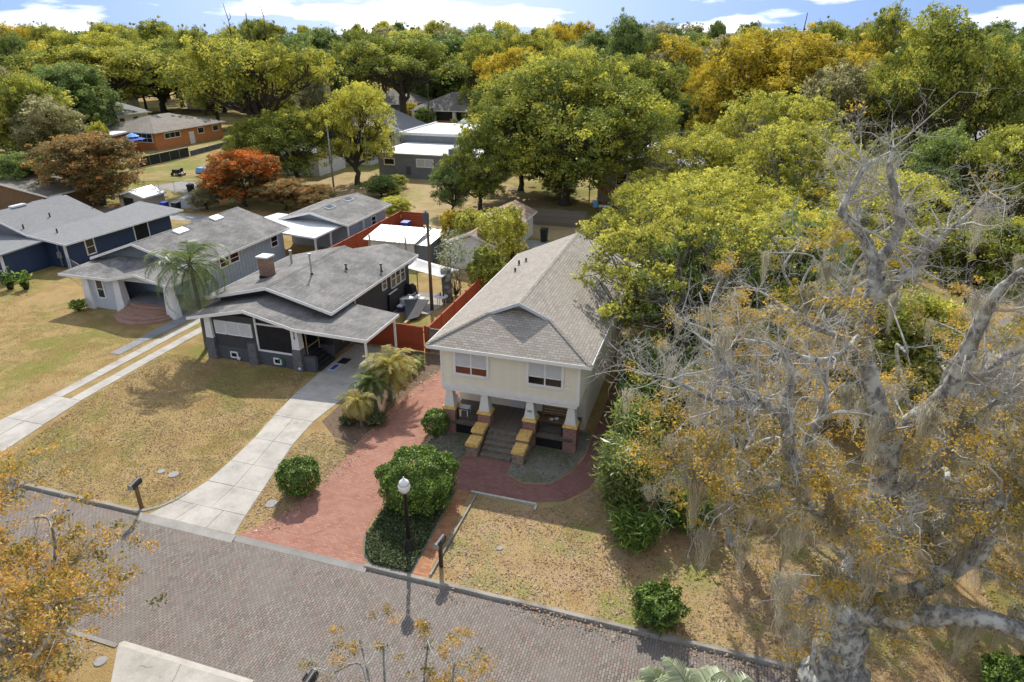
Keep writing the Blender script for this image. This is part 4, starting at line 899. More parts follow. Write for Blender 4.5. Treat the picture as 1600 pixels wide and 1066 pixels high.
# ================================================================ fences
def plank_fence(name, label, p, q, h, mat, bw=.15, panel=2.4, horiz=False, post_up=.12):
    """fence from p to q: posts, rails and single boards"""
    P = Vector((p[0], p[1], 0)); Q = Vector((q[0], q[1], 0)); d = Q - P; ln = d.length; ang = math.atan2(d.y, d.x)
    o = thing(name, tuple(P), label, 'fence'); o.rotation_euler = (0, 0, ang); ORIG[o.name] = (0, 0, 0)
    n = max(1, round(ln / panel)); w = ln / n
    row_copies(o, 'post', MB().box(-.06, .06, -.05, .07, 0, h + post_up), mat, [(i * w, 0, 0) for i in range(n + 1)])
    if horiz:
        nb = max(2, round(h / bw)); bh = h / nb; me = None
        for i in range(n):
            for k in range(nb):
                if me is None: b = obj('board', MB().box(.062, w - .062, -.02, .02, .03, bh - .012 + .03), mat, o); me = b.data
                else:
                    b = bpy.data.objects.new('board', me); COL.objects.link(b); b.parent = o; b.location = (i * w, .006 * (k % 2), k * bh)
    else:
        nb = int(ln / bw); rr = random.Random(int(ln * 10)); me = None
        for k in range(nb):
            if me is None: b = obj('plank', MB().box(.006, bw - .006, -.085, -.055, .05, h), mat, o); me = b.data
            else:
                b = bpy.data.objects.new('plank', me); COL.objects.link(b); b.parent = o; b.location = (k * bw, rr.uniform(-.006, .006), rr.uniform(-.025, .015))
        for z in (.35, h - .35): obj('rail', MB().box(0, ln, -.052, -.0505 + .03, z - .05, z + .05), mat, o)
    obj('cap_rail', MB().box(0, ln, -.07, .05, h + .022, h + .05), mat, o)
    return o
plank_fence('red_fence', 'rust-red board fence running back beside the cream house', (-18.0, 38.5), (-18.05, 53.5), 1.85, 'red_fence', .3, 2.5, True)
plank_fence('red_fence', 'rust-red plank fence across the end of the carport drive', (-23.6, 38.55), (-18.2, 38.55), 1.85, 'red_fence', .16, 2.7)
plank_fence('red_fence', 'long rust-red fence beside the white carport and rear cottage', (-34.4, 50.5), (-34.45, 68.2), 1.9, 'red_fence', .3, 2.5, True)
plank_fence('red_fence', 'short rust-red fence closing the alley end of the back yard', (-34.3, 68.3), (-31.6, 68.3), 1.9, 'red_fence', .3, 2.4, True)
plank_fence('wood_gate', 'weathered grey wooden gate between the red fence and the cream house', (-17.9, 38.6), (-16.6, 38.6), 1.75, 'grey_wood', .14, 1.3)
plank_fence('wood_fence', 'weathered grey plank fence across the alley behind the cream house', (-24, 74.2), (-14.2, 74.4), 1.85, 'grey_wood', .16, 2.4)
plank_fence('wood_fence', 'brown board fence in shadow at the far left edge', (-104, 71), (-80, 72), 1.8, 'brown_board', .2, 2.4)
def wire_fence(name, label, pts, h=1.2, screen=None, step=2.4):
    o = thing(name, (pts[0][0], pts[0][1], 0), label, 'fence')
    for a, b in zip(pts[:-1], pts[1:]):
        A, B = Vector((a[0], a[1], 0)), Vector((b[0], b[1], 0)); n = max(1, round((B - A).length / step))
        for i in range(n + 1):
            p = A.lerp(B, i / n); obj('post', MB().tube([(p.x, p.y, 0), (p.x, p.y, h + .05)], .03, 6), 'galv', o)
        m = MB().tube([(A.x, A.y, h), (B.x, B.y, h)], .022, 5); obj('top_rail', m, 'galv', o)
        if screen:
            obj('screen', MB().slab([(A.x, A.y, .05), (B.x, B.y, .05), (B.x, B.y, h - .03), (A.x, A.y, h - .03)], .03, tuple(Vector((-(B - A).y, (B - A).x, 0)).normalized())), screen, o)
        else:
            w = MB(); L_ = (B - A).length; k = int(L_ / .22); D = (B - A).normalized()
            for i in range(-int(h / .22), k):
                for s in (0, 1):
                    t0 = i * .22; t1 = t0 + h; z0, z1 = (0.02, h) if s else (h, .02)
                    if t0 < 0: f = -t0 / h; z0 = z0 + (z1 - z0) * f; t0 = 0
                    if t1 > L_: f = (t1 - L_) / (t1 - t0); z1 = z1 - (z1 - z0) * f; t1 = L_
                    p, q = A + D * t0, A + D * t1; w.tube([(p.x, p.y, z0), (q.x, q.y, z1)], .004, 3, False)
            obj('wire_mesh', w, 'galv', o)['kind'] = 'stuff'
    return o
wire_fence('chain_link_fence', 'chain link fence between the navy house and the pale blue house', [(-57.6, 45.2), (-52.2, 42.7), (-47.9, 41.6)], 1.2)
wire_fence('chain_link_fence', 'chain link fence around the grassy lot before the orange house', [(-78.5, 76), (-70.5, 79), (-69.5, 88)], 1.3)
wire_fence('chain_link_fence', 'chain link fence along the dry lot behind the utility pole', [(-31, 70.5), (-20, 71.5)], 1.2)
wire_fence('screened_fence', 'black shade-screened fence below the orange house', [(-93.3, 88.3), (-93.6, 102.5)], 1.7, 'shade_screen')
wire_fence('garden_fence', 'low slate fence running from the black screen past the orange house', [(-93.6, 102.8), (-95.5, 116)], 1.0, 'base_grey')

# ================================================================ sheds
sh = thing('white_shed', (-29.3, 57.4, 0), 'white shed with ribbed metal roof and double doors inside the red fence', 'shed')
obj('wall', MB().box(-32.0, -27.2, 56.2, 59.3, 0, 2.1), 'white', sh)
obj('roof', MB().slab([(-32.3, 55.75, 2.25), (-26.9, 55.75, 2.25), (-26.9, 59.6, 2.75), (-32.3, 59.6, 2.75)], .08), 'metal_white', sh)
row_copies(sh, 'roof_rib', MB().slab([(-32.2, 55.74, 2.285), (-32.14, 55.74, 2.285), (-32.14, 59.61, 2.785), (-32.2, 59.61, 2.785)], .03), 'metal_white', [(.53 * i, 0, 0) for i in range(11)])
for x in (-30.2, -29.3): obj('door', MB().box(x - .42, x + .42, 56.13, 56.19, .08, 1.95), 'trim_white', sh)
obj('annex_wall', MB().box(-27.1, -25.9, 56.4, 60.5, 0, 1.9), 'flat_grey', sh); obj('annex_roof', MB().slab([(-27.15, 56.2, 2.05), (-25.7, 56.2, 2.0), (-25.7, 60.8, 2.3), (-27.15, 60.8, 2.4)], .07), 'metal_white', sh)
for i, (px, py) in enumerate(((590, 417), (637, 397))):
    p = at_z(590, 412, 0) if i == 0 else Vector((-27.6, 55.3, 0))
    if i == 0: p = Vector((-31.3, 55.2, 0))
    tag(obj('sail_post', MB().box(p.x - .06, p.x + .06, p.y - .06, p.y + .06, 0, 2.9), 'tan_wood'), ('left' if i == 0 else 'right') + ' tall timber post in front of the white shed', 'post')
ts = thing('tan_shed', (-69.5, 66.8, 0), 'tan garden shed with pale lean roof beside the rust tree', 'shed')
obj('wall', MB().box(-71.6, -67.8, 65.2, 68.6, 0, 2.0), 'tan_siding', ts)
gable_y(ts, -71.9, -67.5, 65.0, 68.8, 2.05, 2.7, 'metal_white', t=.07); gable_wall(ts, -71.6, -67.8, 65.22, 1.95, 2.5, -69.7, 'tan_siding')
obj('door', MB().box(-70.9, -69.4, 65.13, 65.19, .05, 1.8), 'black_soft', ts)
gz = thing('gazebo', (-62, 80, 0), 'white canopy roof half hidden behind the olive shrubs', 'canopy')
obj('canopy', MB().add([(-66.5, 78, 2.4), (-61, 78, 2.4), (-61, 82, 2.4), (-66.5, 82, 2.4), (-63.75, 80, 3.3)], [(0, 1, 4), (1, 2, 4), (2, 3, 4), (3, 0, 4), (3, 2, 1, 0)]), 'white_roof', gz)
for x in (-66.4, -61.1):
    for y in (78.1, 81.9): obj('leg', MB().box(x - .04, x + .04, y - .04, y + .04, 0, 2.39), 'white', gz)

# ================================================================ utility poles
def pole(x, y, h, label, tf=True, mat='pole_wood', r=.15):
    o = thing('utility_pole', (x, y, 0), label, 'utility pole')
    obj('shaft', MB().tube([(x, y, -.1), (x, y, h)], [r, r * .7], 10), mat, o, True)
    if tf:
        t = obj('transformer', MB().lathe(x + .05, y - .34, [(.16, h - .35), (.24, h - .3), (.24, h + .45), (.19, h + .52), (.1, h + .56)], 12), 'base_grey', o)
        obj('bushing', MB().lathe(x + .05, y - .34, [(.05, h + .56), (.08, h + .62), (.04, h + .75)], 8), 'galv', t)
        obj('bracket', MB().box(x - .08, x + .1, y - .2, y - .08, h - .1, h + .02), 'galv', t)
        for dx in (.28, -.2): obj('insulator', MB().lathe(x + dx, y - .2, [(.03, h - .8), (.06, h - .74), (.06, h - .5)], 6), 'galv', t)
    return o
pole(-20.9, 45.8, 7.5, 'wooden utility pole with dark transformer in the bungalow back yard')
pole(-52.2, 83.4, 9.5, 'pale leaning pole in front of the yellow oak', False, 'galv', .14)
pole(-67.5, 152, 10.5, 'far utility pole with grey transformer before the hip-roofed house', True)

# ================================================================ street lamp, mailboxes
p = Vector((-10.73, 19.91, 0))
lp = thing('street_lamp', tuple(p), 'black post street lamp with white acorn globe beside the round shrub', 'street lamp')
obj('base', MB().lathe(p.x, p.y, [(.22, 0), (.22, .12), (.17, .2), (.15, .55), (.1, .7), (.085, .8)], 14), 'black', lp, True)
obj('shaft', MB().lathe(p.x, p.y, [(.088, .78), (.07, 3.02), (.105, 3.05), (.105, 3.12), (.13, 3.16)], 12), 'black', lp, True)
gl = obj('globe', MB().lathe(p.x, p.y, [(.125, 3.161), (.22, 3.3), (.255, 3.45), (.24, 3.56)], 16), 'lamp_globe', lp, True)
obj('globe_cap', MB().lathe(p.x, p.y, [(.242, 3.561), (.19, 3.69), (.10, 3.78), (.035, 3.82), (.02, 3.92)], 16), 'lamp_globe', gl, True)
def mailbox(x, y, rz, label, post='brown_board', h=1.08, ln=.5):
    o = thing('mailbox', (x, y, 0), label, 'mailbox'); o.rotation_euler = (0, 0, rz); o.scale = (1.3, 1.3, 1.08); ORIG[o.name] = (0, 0, 0)
    obj('post', MB().box(-.05, .05, -.05, .05, 0, h), post, o)
    m = MB(); n = 8; pr = [(-.1, h), (.1, h)] + [(.1 * math.cos(math.pi * k / n), h + .16 + .1 * math.sin(math.pi * k / n)) for k in range(n + 1)]
    m.slab([(a, -ln / 2, z + .002) for a, z in pr], ln, (0, 1, 0)); b = obj('box', m, 'black', o)
    obj('door', MB().slab([(a * .96, -ln / 2 - .015, .5 * (z - h) * 1.9 + h + .01) for a, z in pr], .014, (0, 1, 0)), 'galv', b)
    obj('flag', MB().box(.102, .112, -.1, .12, h + .2, h + .3), 'base_grey', b); return o
mailbox(-23.95, 18.95, .15, 'black mailbox on a dark wooden post at the kerb before the bungalow', h=1.15)
mailbox(-9.12, 19.55, -.1, 'black mailbox on a thin post beside the narrow brick strip', 'black', h=1.1, ln=.48)
p = at_z(487, 1061, 1.2); mailbox(p.x, p.y - .12, math.pi, 'dark mailbox cut off by the bottom edge of the picture', h=1.05)

# ================================================================ yard things
def bin_(x, y, mat, label, h=1.05, w=.3):
    o = thing('wheelie_bin', (x, y, 0), label, 'bin')
    obj('body', MB().frus(x, y, .06, h, w * .78, w * .85, w, w * 1.1), mat, o)
    obj('lid', MB().slab([(x - w - .03, y - w * 1.15, h + .06), (x + w + .03, y - w * 1.15, h + .06), (x + w + .03, y + w * 1.15, h + .12), (x - w - .03, y + w * 1.15, h + .12)], .06), mat, o)
    for s in (-1, 1): obj('wheel', MB().tube([(x + s * w * .8, y + w * .8, .11), (x + s * (w * .8 + .07), y + w * .8, .11)], .11, 10), 'black', o)
bin_(-66.2, 66.7, 'bin_blue', 'blue wheelie bin beside the tan shed', 1.15, .36); bin_(-64.6, 66.9, 'bin_green', 'dark green wheelie bin right of the blue one by the tan shed', 1.2, .4)
bin_(-71.2, 77.0, 'bin_green', 'dark bin left of two on the gravel beside the red tree', 1.1, .36); bin_(-69.9, 77.6, 'bin_green', 'dark bin right of two on the gravel beside the red tree', 1.1, .36)
bin_(-33.2, 66.9, 'bin_blue', 'blue drum inside the corner of the long red fence', 1.1, .4)
p = at_z(850, 378); bin_(p.x, p.y, 'bin_green', 'black wheelie bin standing in the alley behind the cream house', 1.35, .36)
p = at_z(930, 366); bin_(p.x, p.y, 'bin_green', 'dark bin left of the shaded pair across the alley', 1.2, .34); p = at_z(942, 368); bin_(p.x, p.y, 'bin_blue', 'blue-lidded bin right of the shaded pair across the alley', 1.2, .34)
tb = thing('covered_boat', (-78.3, 88.2, 0), 'light blue tarpaulin-covered cart on the gravel before the orange house', 'cart')
obj('cover', MB().frus(-78.3, 88.2, .55, 1.25, 1.1, .8, .9, .55), 'light_blue_fabric', tb); obj('bed', MB().box(-79.3, -77.3, 87.5, 88.9, .3, .54), 'base_grey', tb)
for s in (-1, 1): obj('wheel', MB().tube([(-78.3, 88.2 + s * .62, .28), (-78.3, 88.2 + s * .78, .28)], .28, 12), 'black', tb)
mw = thing('riding_mower', (-82.2, 87.0, 0), 'black riding mower parked on the gravel patch', 'mower')
obj('body', MB().frus(-82.6, 87, .35, .95, .6, .4, .5, .3), 'black', mw); obj('seat', MB().box(-81.9, -81.5, 86.75, 87.25, .6, .75).box(-81.55, -81.42, 86.75, 87.25, .75, 1.2), 'black_soft', mw); obj('deck', MB().box(-82.4, -81.4, 86.4, 87.6, .15, .38), 'galv', mw)
for x in (-83.0, -81.6):
    for s in (-1, 1): obj('wheel', MB().tube([(x, 87 + s * .45, .25), (x, 87 + s * .62, .25)], .25, 10), 'black', mw)
um = thing('parasol', (-106.8, 103.4, 0), 'blue patio parasol beside the orange house', 'parasol')
for r0, z0, z1, mt, nm in ((2.3, 2.5, 3.1, 'blue_fabric', 'canopy'), (1.3, 3.0, 3.7, 'light_blue_fabric', 'canopy_top')):
    m = MB(); n = 8; vs = [(-106.8 + r0 * math.cos(2 * math.pi * i / n), 103.4 + r0 * math.sin(2 * math.pi * i / n), z0) for i in range(n)] + [(-106.8, 103.4, z1)]
    m.add(vs, [(i, (i + 1) % n, n) for i in range(n)] + [tuple(range(n))[::-1]]); obj(nm, m, mt, um)
obj('pole', MB().tube([(-106.8, 103.4, 0), (-106.8, 103.4, 3.0)], .05, 6), 'galv', um)
for i, (dx, dy) in enumerate(((1.3, -.4), (-1.4, -.5))):
    c = thing('patio_chair', (-106.8 + dx, 103.4 + dy, 0), ('right' if i == 0 else 'left') + ' red patio chair under the blue parasol', 'chair')
    obj('seat', MB().box(-107.05 + dx, -106.55 + dx, 103.15 + dy, 103.65 + dy, .42, .48), 'red_plastic', c); obj('back', MB().box(-107.05 + dx, -106.55 + dx, 103.6 + dy, 103.66 + dy, .48, 1.0), 'red_plastic', c)
    for a in (-.22, .18):
        for b in (-.22, .18): obj('leg', MB().box(-106.8 + dx + a, -106.76 + dx + a, 103.4 + dy + b, 103.44 + dy + b, 0, .42), 'red_plastic', c)
# shade sail and cut trunk
C = [at_z(632, 419, 2.35), at_z(650, 403, 2.9), at_z(718, 422, 2.35), at_z(690, 434, 2.6)]
m = MB(); n = 8
for i in range(n + 1):
    for j in range(n + 1):
        s, t = i / n, j / n
        e = 1 - .10 * math.sin(math.pi * s) - 0; f = 1 - .10 * math.sin(math.pi * t)
        s2, t2 = .5 + (s - .5) * f, .5 + (t - .5) * e
        q = (C[0] * (1 - s2) + C[1] * s2) * (1 - t2) + (C[3] * (1 - s2) + C[2] * s2) * t2
        m.v.append((q.x, q.y, q.z - .25 * math.sin(math.pi * s) * math.sin(math.pi * t)))
for i in range(n):
    for j in range(n):
        a = i * (n + 1) + j; m.f.append((a, a + 1, a + n + 2, a + n + 1))
so = obj('shade_sail', m, 'sail', None, True); tag(so, 'white four-cornered shade sail over the bungalow back yard', 'shade sail')
mod = so.modifiers.new('thick', 'SOLIDIFY'); mod.thickness = .012
for i, q in enumerate((C[1], C[2])):
    tag(obj('sail_pole', MB().tube([(q.x, q.y, 0), (q.x, q.y, q.z + .15)], .05, 8), 'tan_wood'), ('far' if i == 0 else 'right-hand') + ' pole holding up the white shade sail', 'pole')
x, y = -20.5, 48.1; st = thing('tree_stump', (x, y, 0), 'tall cut tree trunk standing beside the red fence', 'stump')
obj('trunk', MB().tube([(x, y, -.1), (x + .02, y, .5), (x - .03, y + .03, 1.5), (x - .06, y, 2.75)], [.52, .42, .40, .42], 14), 'bark_grey', st, True)
obj('cut_top', MB().tube([(x - .06, y, 2.752), (x - .06, y, 2.77)], .39, 14), 'stump_wood', st)
# bungalow side yard clutter
def place(px, py): return at_z(px, py, 0)
for i, (px, py, r, h, mt, lb) in enumerate(((601, 482, .34, .75, 'white', 'white rubbish bag left of the grey bin by the bungalow'), (612, 482, .38, .95, 'galv', 'grey round bin against the bungalow side wall'))):
    p = place(px, py); tag(obj('rubbish_bag' if i == 0 else 'round_bin', MB().lathe(p.x, p.y, [(r * .7, 0), (r, h * .3), (r * .95, h * .85), (r * .6, h), (r * .1, h + .08)], 12), mt, None, True), lb, 'bag' if i == 0 else 'bin')
p = place(636, 478); o = thing('white_tub', tuple(p), 'rounded white tub in front of the black grill by the bungalow', 'tub')
obj('tub', MB().lathe(p.x, p.y, [(.4, 0), (.58, .2), (.6, .65), (.56, .66), (.5, .3)], 14), 'white', o, True); obj('rim', MB().lathe(p.x, p.y, [(.6, .66), (.63, .68), (.6, .70), (.5, .68)], 14), 'trim_white', o, True)
p = place(633, 470); o = thing('grill_cover', (p.x, p.y + .3, 0), 'black covered grill against the bungalow side wall', 'grill')
obj('cover', MB().frus(p.x, p.y + .5, 0, 1.1, .75, .5, .65, .4), 'black_soft', o); obj('lid', MB().frus(p.x, p.y + .5, 1.102, 1.35, .62, .38, .5, .2), 'black', o)
p = place(619, 478); o = thing('lime_slide', tuple(p), 'lime green child slide beside the white tub', 'slide')
obj('chute', MB().slab([(p.x - .15, p.y, .95), (p.x + .15, p.y, .95), (p.x + .3, p.y - .5, .1), (p.x, p.y - .5, .1)], .06), 'lime', o); obj('ladder', MB().box(p.x - .18, p.x + .18, p.y + .05, p.y + .14, 0, 1.1), 'lime', o)
p = place(627, 486); o = thing('cooler', tuple(p), 'blue and white cooler box by the bungalow side wall', 'cooler')
obj('body', MB().frus(p.x, p.y, 0, .42, .2, .28, .22, .3), 'bin_blue', o); obj('lid', MB().box(p.x - .23, p.x + .23, p.y - .31, p.y + .31, .422, .5), 'white', o)
o = thing('back_steps', (-22.9, 47.6, 0), 'white-edged back steps down from the bungalow deck', 'steps')
for i in range(3): s = obj('tread', MB().box(-23.6 + i * .42, -23.2 + i * .42, 46.2, 47.8, .55 - i * .18, .62 - i * .18), 'white', o); obj('riser', MB().box(-23.58 + i * .42, -23.5 + i * .42, 46.22, 47.78, 0, .549 - i * .18), 'black', o)
o = thing('ramp_wall', (-23.5, 44, 0), 'dark sloping side wall of the bungalow back deck', 'deck'); obj('panel', MB().slab([(-23.75, 44.2, 0), (-23.75, 46.3, 0), (-23.75, 46.3, 1.0), (-23.75, 45.6, 1.6), (-23.75, 44.2, 1.6)], .1, (-1, 0, 0)), 'charcoal_dark', o); obj('rail_cap', MB().slab([(-23.86, 44.2, 1.62), (-23.72, 44.2, 1.62), (-23.72, 45.6, 1.62), (-23.86, 45.6, 1.62)], .04), 'trim_white', o)
p = place(642, 494); tag(obj('shed_panel', MB().slab([(p.x - 1.1, p.y + 1.2, .85), (p.x + .3, p.y - 1.4, .85 - .6), (p.x + .95, p.y - .6, .3), (p.x + .9, p.y + 1.6, .9)], .06), 'tarp_grey'), 'dark grey tarpaulin panel leaning behind the carport', 'tarpaulin')
a, b = at_z(632, 506, .15), at_z(652, 488, .15); tag(obj('timber_beam', MB().tube([tuple(a), tuple(b)], .12, 4), 'lumber'), 'pale timber beam lying on the grass behind the carport', 'timber')
struct('patio', MB().slab([tuple(at_z(*q, .02)) for q in ((640, 484), (668, 492), (690, 478), (695, 468), (650, 462), (628, 470))][::1], .03), 'concrete')
struct('patio', MB().slab([tuple(at_z(*q, .015)) for q in ((645, 463), (700, 469), (704, 462), (650, 456))][::1], .03), 'path_grey')
p = place(690, 476); o = thing('garden_table', tuple(p), 'white round garden table with dark chairs near the utility pole', 'table')
obj('top', MB().lathe(p.x, p.y, [(.02, .70), (.55, .70), (.55, .74), (.02, .74)], 16), 'white', o)
for k in range(4): obj('leg', MB().tube([(p.x + .4 * math.cos(k * 1.57), p.y + .4 * math.sin(k * 1.57), 0), (p.x + .3 * math.cos(k * 1.57), p.y + .3 * math.sin(k * 1.57), .70)], .03, 6), 'white', o)
for k, dx in enumerate((-.12, .16)): tag(obj('bottle', MB().lathe(p.x + dx, p.y + .1, [(.06, .742), (.06, .95), (.02, 1.02), (.02, 1.1)], 8), 'black'), ('left' if k == 0 else 'right') + ' dark bottle on the white garden table', 'bottle')
# pots by the navy house and things by the bungalow front
for i, (px, py) in enumerate(((17, 452), (41, 452))):
    p = place(px, py); o = thing('potted_plant', tuple(p), ('left' if i == 0 else 'right') + ' black pot with leafy plant before the navy house', 'potted plant')
    obj('pot', MB().lathe(p.x, p.y, [(.22, 0), (.36, .5), (.38, .55), (.33, .55), (.3, .45)], 12), 'black', o)
    POTS = globals().setdefault('POTS', []); POTS.append((o, p))
p = at_z(447, 563, .35); o = tag(obj('hose_reel', MB().tube([(p.x + .26 * math.cos(a * .6), 33.42 - .015 * (a % 3), .42 + .26 * math.sin(a * .6)) for a in range(32)], .035, 6), 'green_hose'), 'coiled green garden hose on the bungalow base wall', 'hose')
for i, (px, py) in enumerate(((376, 564), (350, 557), (471, 580))):
    p = place(px, py); l = ('white ground light in the lawn before the bungalow vent', 'white ground light at the foot of the left stone pier', 'white ground light at the foot of the right stone pier')[i]
    tag(obj('ground_light', MB().lathe(p.x, p.y - .1, [(.05, 0), (.05, .15), (.12, .17), (.1, .3), (.03, .34)], 10), 'white', None, True), l, 'light')
p = place(487, 584); o = thing('door_mat', (p.x, p.y, .03), 'blue and white mat on the carport drive by the steps', 'mat'); obj('mat', MB().slab([(-23.3, 33.9, .05), (-22.7, 33.9, .05), (-22.7, 35.0, .05), (-23.3, 35.0, .05)], .02), 'blind', o); obj('stripe', MB().slab([(-23.15, 34.1, .055), (-22.85, 34.1, .055), (-22.85, 34.8, .055), (-23.15, 34.8, .055)], .004), 'blue_fabric', o)
tag(obj('door_mat', MB().slab([(-23.2, 35.1, .045), (-22.55, 35.1, .045), (-22.55, 35.9, .045), (-23.2, 35.9, .045)], .015), 'black_soft'), 'dark mat on the carport drive behind the blue one', 'mat')
p = place(538, 532); o = thing('toy_car', tuple(p), 'red plastic toy under the carport against the wall', 'toy'); obj('body', MB().frus(p.x - .8, p.y + .2, .12, .75, .4, .3, .25, .2), 'red_plastic', o); obj('top', MB().frus(p.x - .8, p.y + .2, .752, 1.05, .2, .18, .15, .12), 'red_plastic', o)
for s in (-1, 1):
    for t in (-1, 1): obj('wheel', MB().tube([(p.x - .8 + s * .28, p.y + .2 + t * .28, .12), (p.x - .8 + s * .28, p.y + .2 + t * .36, .12)], .12, 10), 'black', o)
p = place(545, 530); tag(obj('terracotta_pot', MB().lathe(p.x - .4, p.y + .4, [(.15, 0), (.22, .35), (.24, .36), (.24, .42), (.18, .42)], 12), 'terracotta'), 'terracotta pot at the back of the carport', 'pot')
p = place(528, 527); tag(obj('white_jug', MB().lathe(p.x, p.y, [(.13, .03), (.14, .4), (.05, .5), (.05, .56)], 10), 'white'), 'white jug beside the bungalow steps under the carport', 'jug')
# covers and meter lids in the lawns
for i, (px, py, r) in enumerate(((252, 737, .2), (271, 742, .26), (424, 788, .28), (781, 857, .14), (157, 1034, .22))):
    p = place(px, py); lb = ('left round utility cover in the lawn by the bungalow mailbox', 'right pale utility cover in the lawn by the bungalow mailbox', 'pale green utility lid beside the clipped bush', 'small white lid in the front lawn of the cream house', 'pale utility lid in the lawn beside the near driveway')[i]
    tag(obj('utility_cover', MB().lathe(p.x, p.y, [(r, -.02), (r, .03), (r * .9, .04)], 12), 'alley'), lb, 'utility cover')
o = thing('yard_table', tuple(at_z(945, 332)), 'blue folding chair and small table in the shade by the yellow stair', 'table'); p = at_z(945, 332)
obj('top', MB().box(p.x - .8, p.x + .8, p.y - .5, p.y + .5, .75, .82), 'white', o); obj('chair_back', MB().box(p.x - 1.6, p.x - 1.0, p.y + .2, p.y + .28, .5, 1.4), 'light_blue_fabric', o)
for a in (-.7, .65):
    for b in (-.4, .4): obj('leg', MB().box(p.x + a, p.x + a + .06, p.y + b, p.y + b + .06, 0, .75), 'galv', o)
# ================================================================ vegetation builders (numpy)
def unit(a):
    return a / np.maximum(np.linalg.norm(a, axis=-1, keepdims=True), 1e-9)
def leaf_quads(rng, P, size, asp=.5, up=.5, out=None, tint=None, droop=0.0):
    """one rhombic leaf spray per point"""
    n = len(P)
    nrm = rng.normal(size=(n, 3)) * .7; nrm[:, 2] += up
    if out is not None: nrm += out
    nrm = unit(nrm)
    t = rng.normal(size=(n, 3)); t[:, 2] -= droop
    t = unit(t - nrm * (t * nrm).sum(1, keepdims=True)); b = np.cross(nrm, t)
    s = (size * np.clip(rng.lognormal(0, .28, n), .45, 1.9))[:, None]
    V = np.stack([P - t * s * .5, P + b * s * asp * .5 - nrm * s * .08, P + t * s * .5, P - b * s * asp * .5 - nrm * s * .08], 1).reshape(-1, 3)
    F = np.arange(n * 4).reshape(-1, 4)
    T = None if tint is None else np.repeat(tint, 4)
    return V, F, T
def seg_tubes(P0, P1, R0, R1, n=3):
    """separate tapered twigs, vectorised"""
    d = unit(P1 - P0); ref = np.where(np.abs(d[:, 2:3]) < .9, np.array([[0, 0, 1.]]), np.array([[1., 0, 0]]))
    u = unit(np.cross(d, ref)); w = np.cross(d, u); m = len(P0); V = np.empty((m, 2 * n, 3))
    for j in range(n):
        a = 2 * math.pi * j / n; o = u * math.cos(a) + w * math.sin(a)
        V[:, j] = P0 + o * R0[:, None]; V[:, n + j] = P1 + o * R1[:, None]
    k = (np.arange(m) * 2 * n)[:, None, None]
    F = np.array([[j, (j + 1) % n, n + (j + 1) % n, n + j] for j in range(n)])[None] + k
    return V.reshape(-1, 3), F.reshape(-1, 4)
class NM:
    """growing numpy mesh"""
    def __init__(s): s.V = []; s.F = []; s.T = []; s.n = 0
    def add(s, V, F, T=None):
        s.V.append(V); s.F.append(F + s.n); s.n += len(V); s.T.append(T if T is not None else np.full(len(V), .5)); return s
    def mesh(s, name):
        return np_mesh(name, np.concatenate(s.V), np.concatenate(s.F), np.concatenate(s.T))
def mb_np(mb):
    V = np.array(mb.v, float); F = np.array([f if len(f) == 4 else (f + (f[-1],))[:4] for f in mb.f if len(f) in (4,)], int); return V, F
def curve(rng, p, q, r0, r1, n=5, wob=.08, sag=0.0):
    p, q = np.array(p, float), np.array(q, float); L_ = np.linalg.norm(q - p); pts = []
    off = np.zeros(3)
    for i in range(n + 1):
        t = i / n
        if 0 < i < n: off = off * .6 + rng.normal(size=3) * L_ * wob
        a = p * (1 - t) + q * t + (off if 0 < i < n else 0); a[2] += sag * L_ * math.sin(math.pi * t)
        pts.append(a)
    return pts, [r0 + (r1 - r0) * (i / n) ** .8 for i in range(n + 1)]
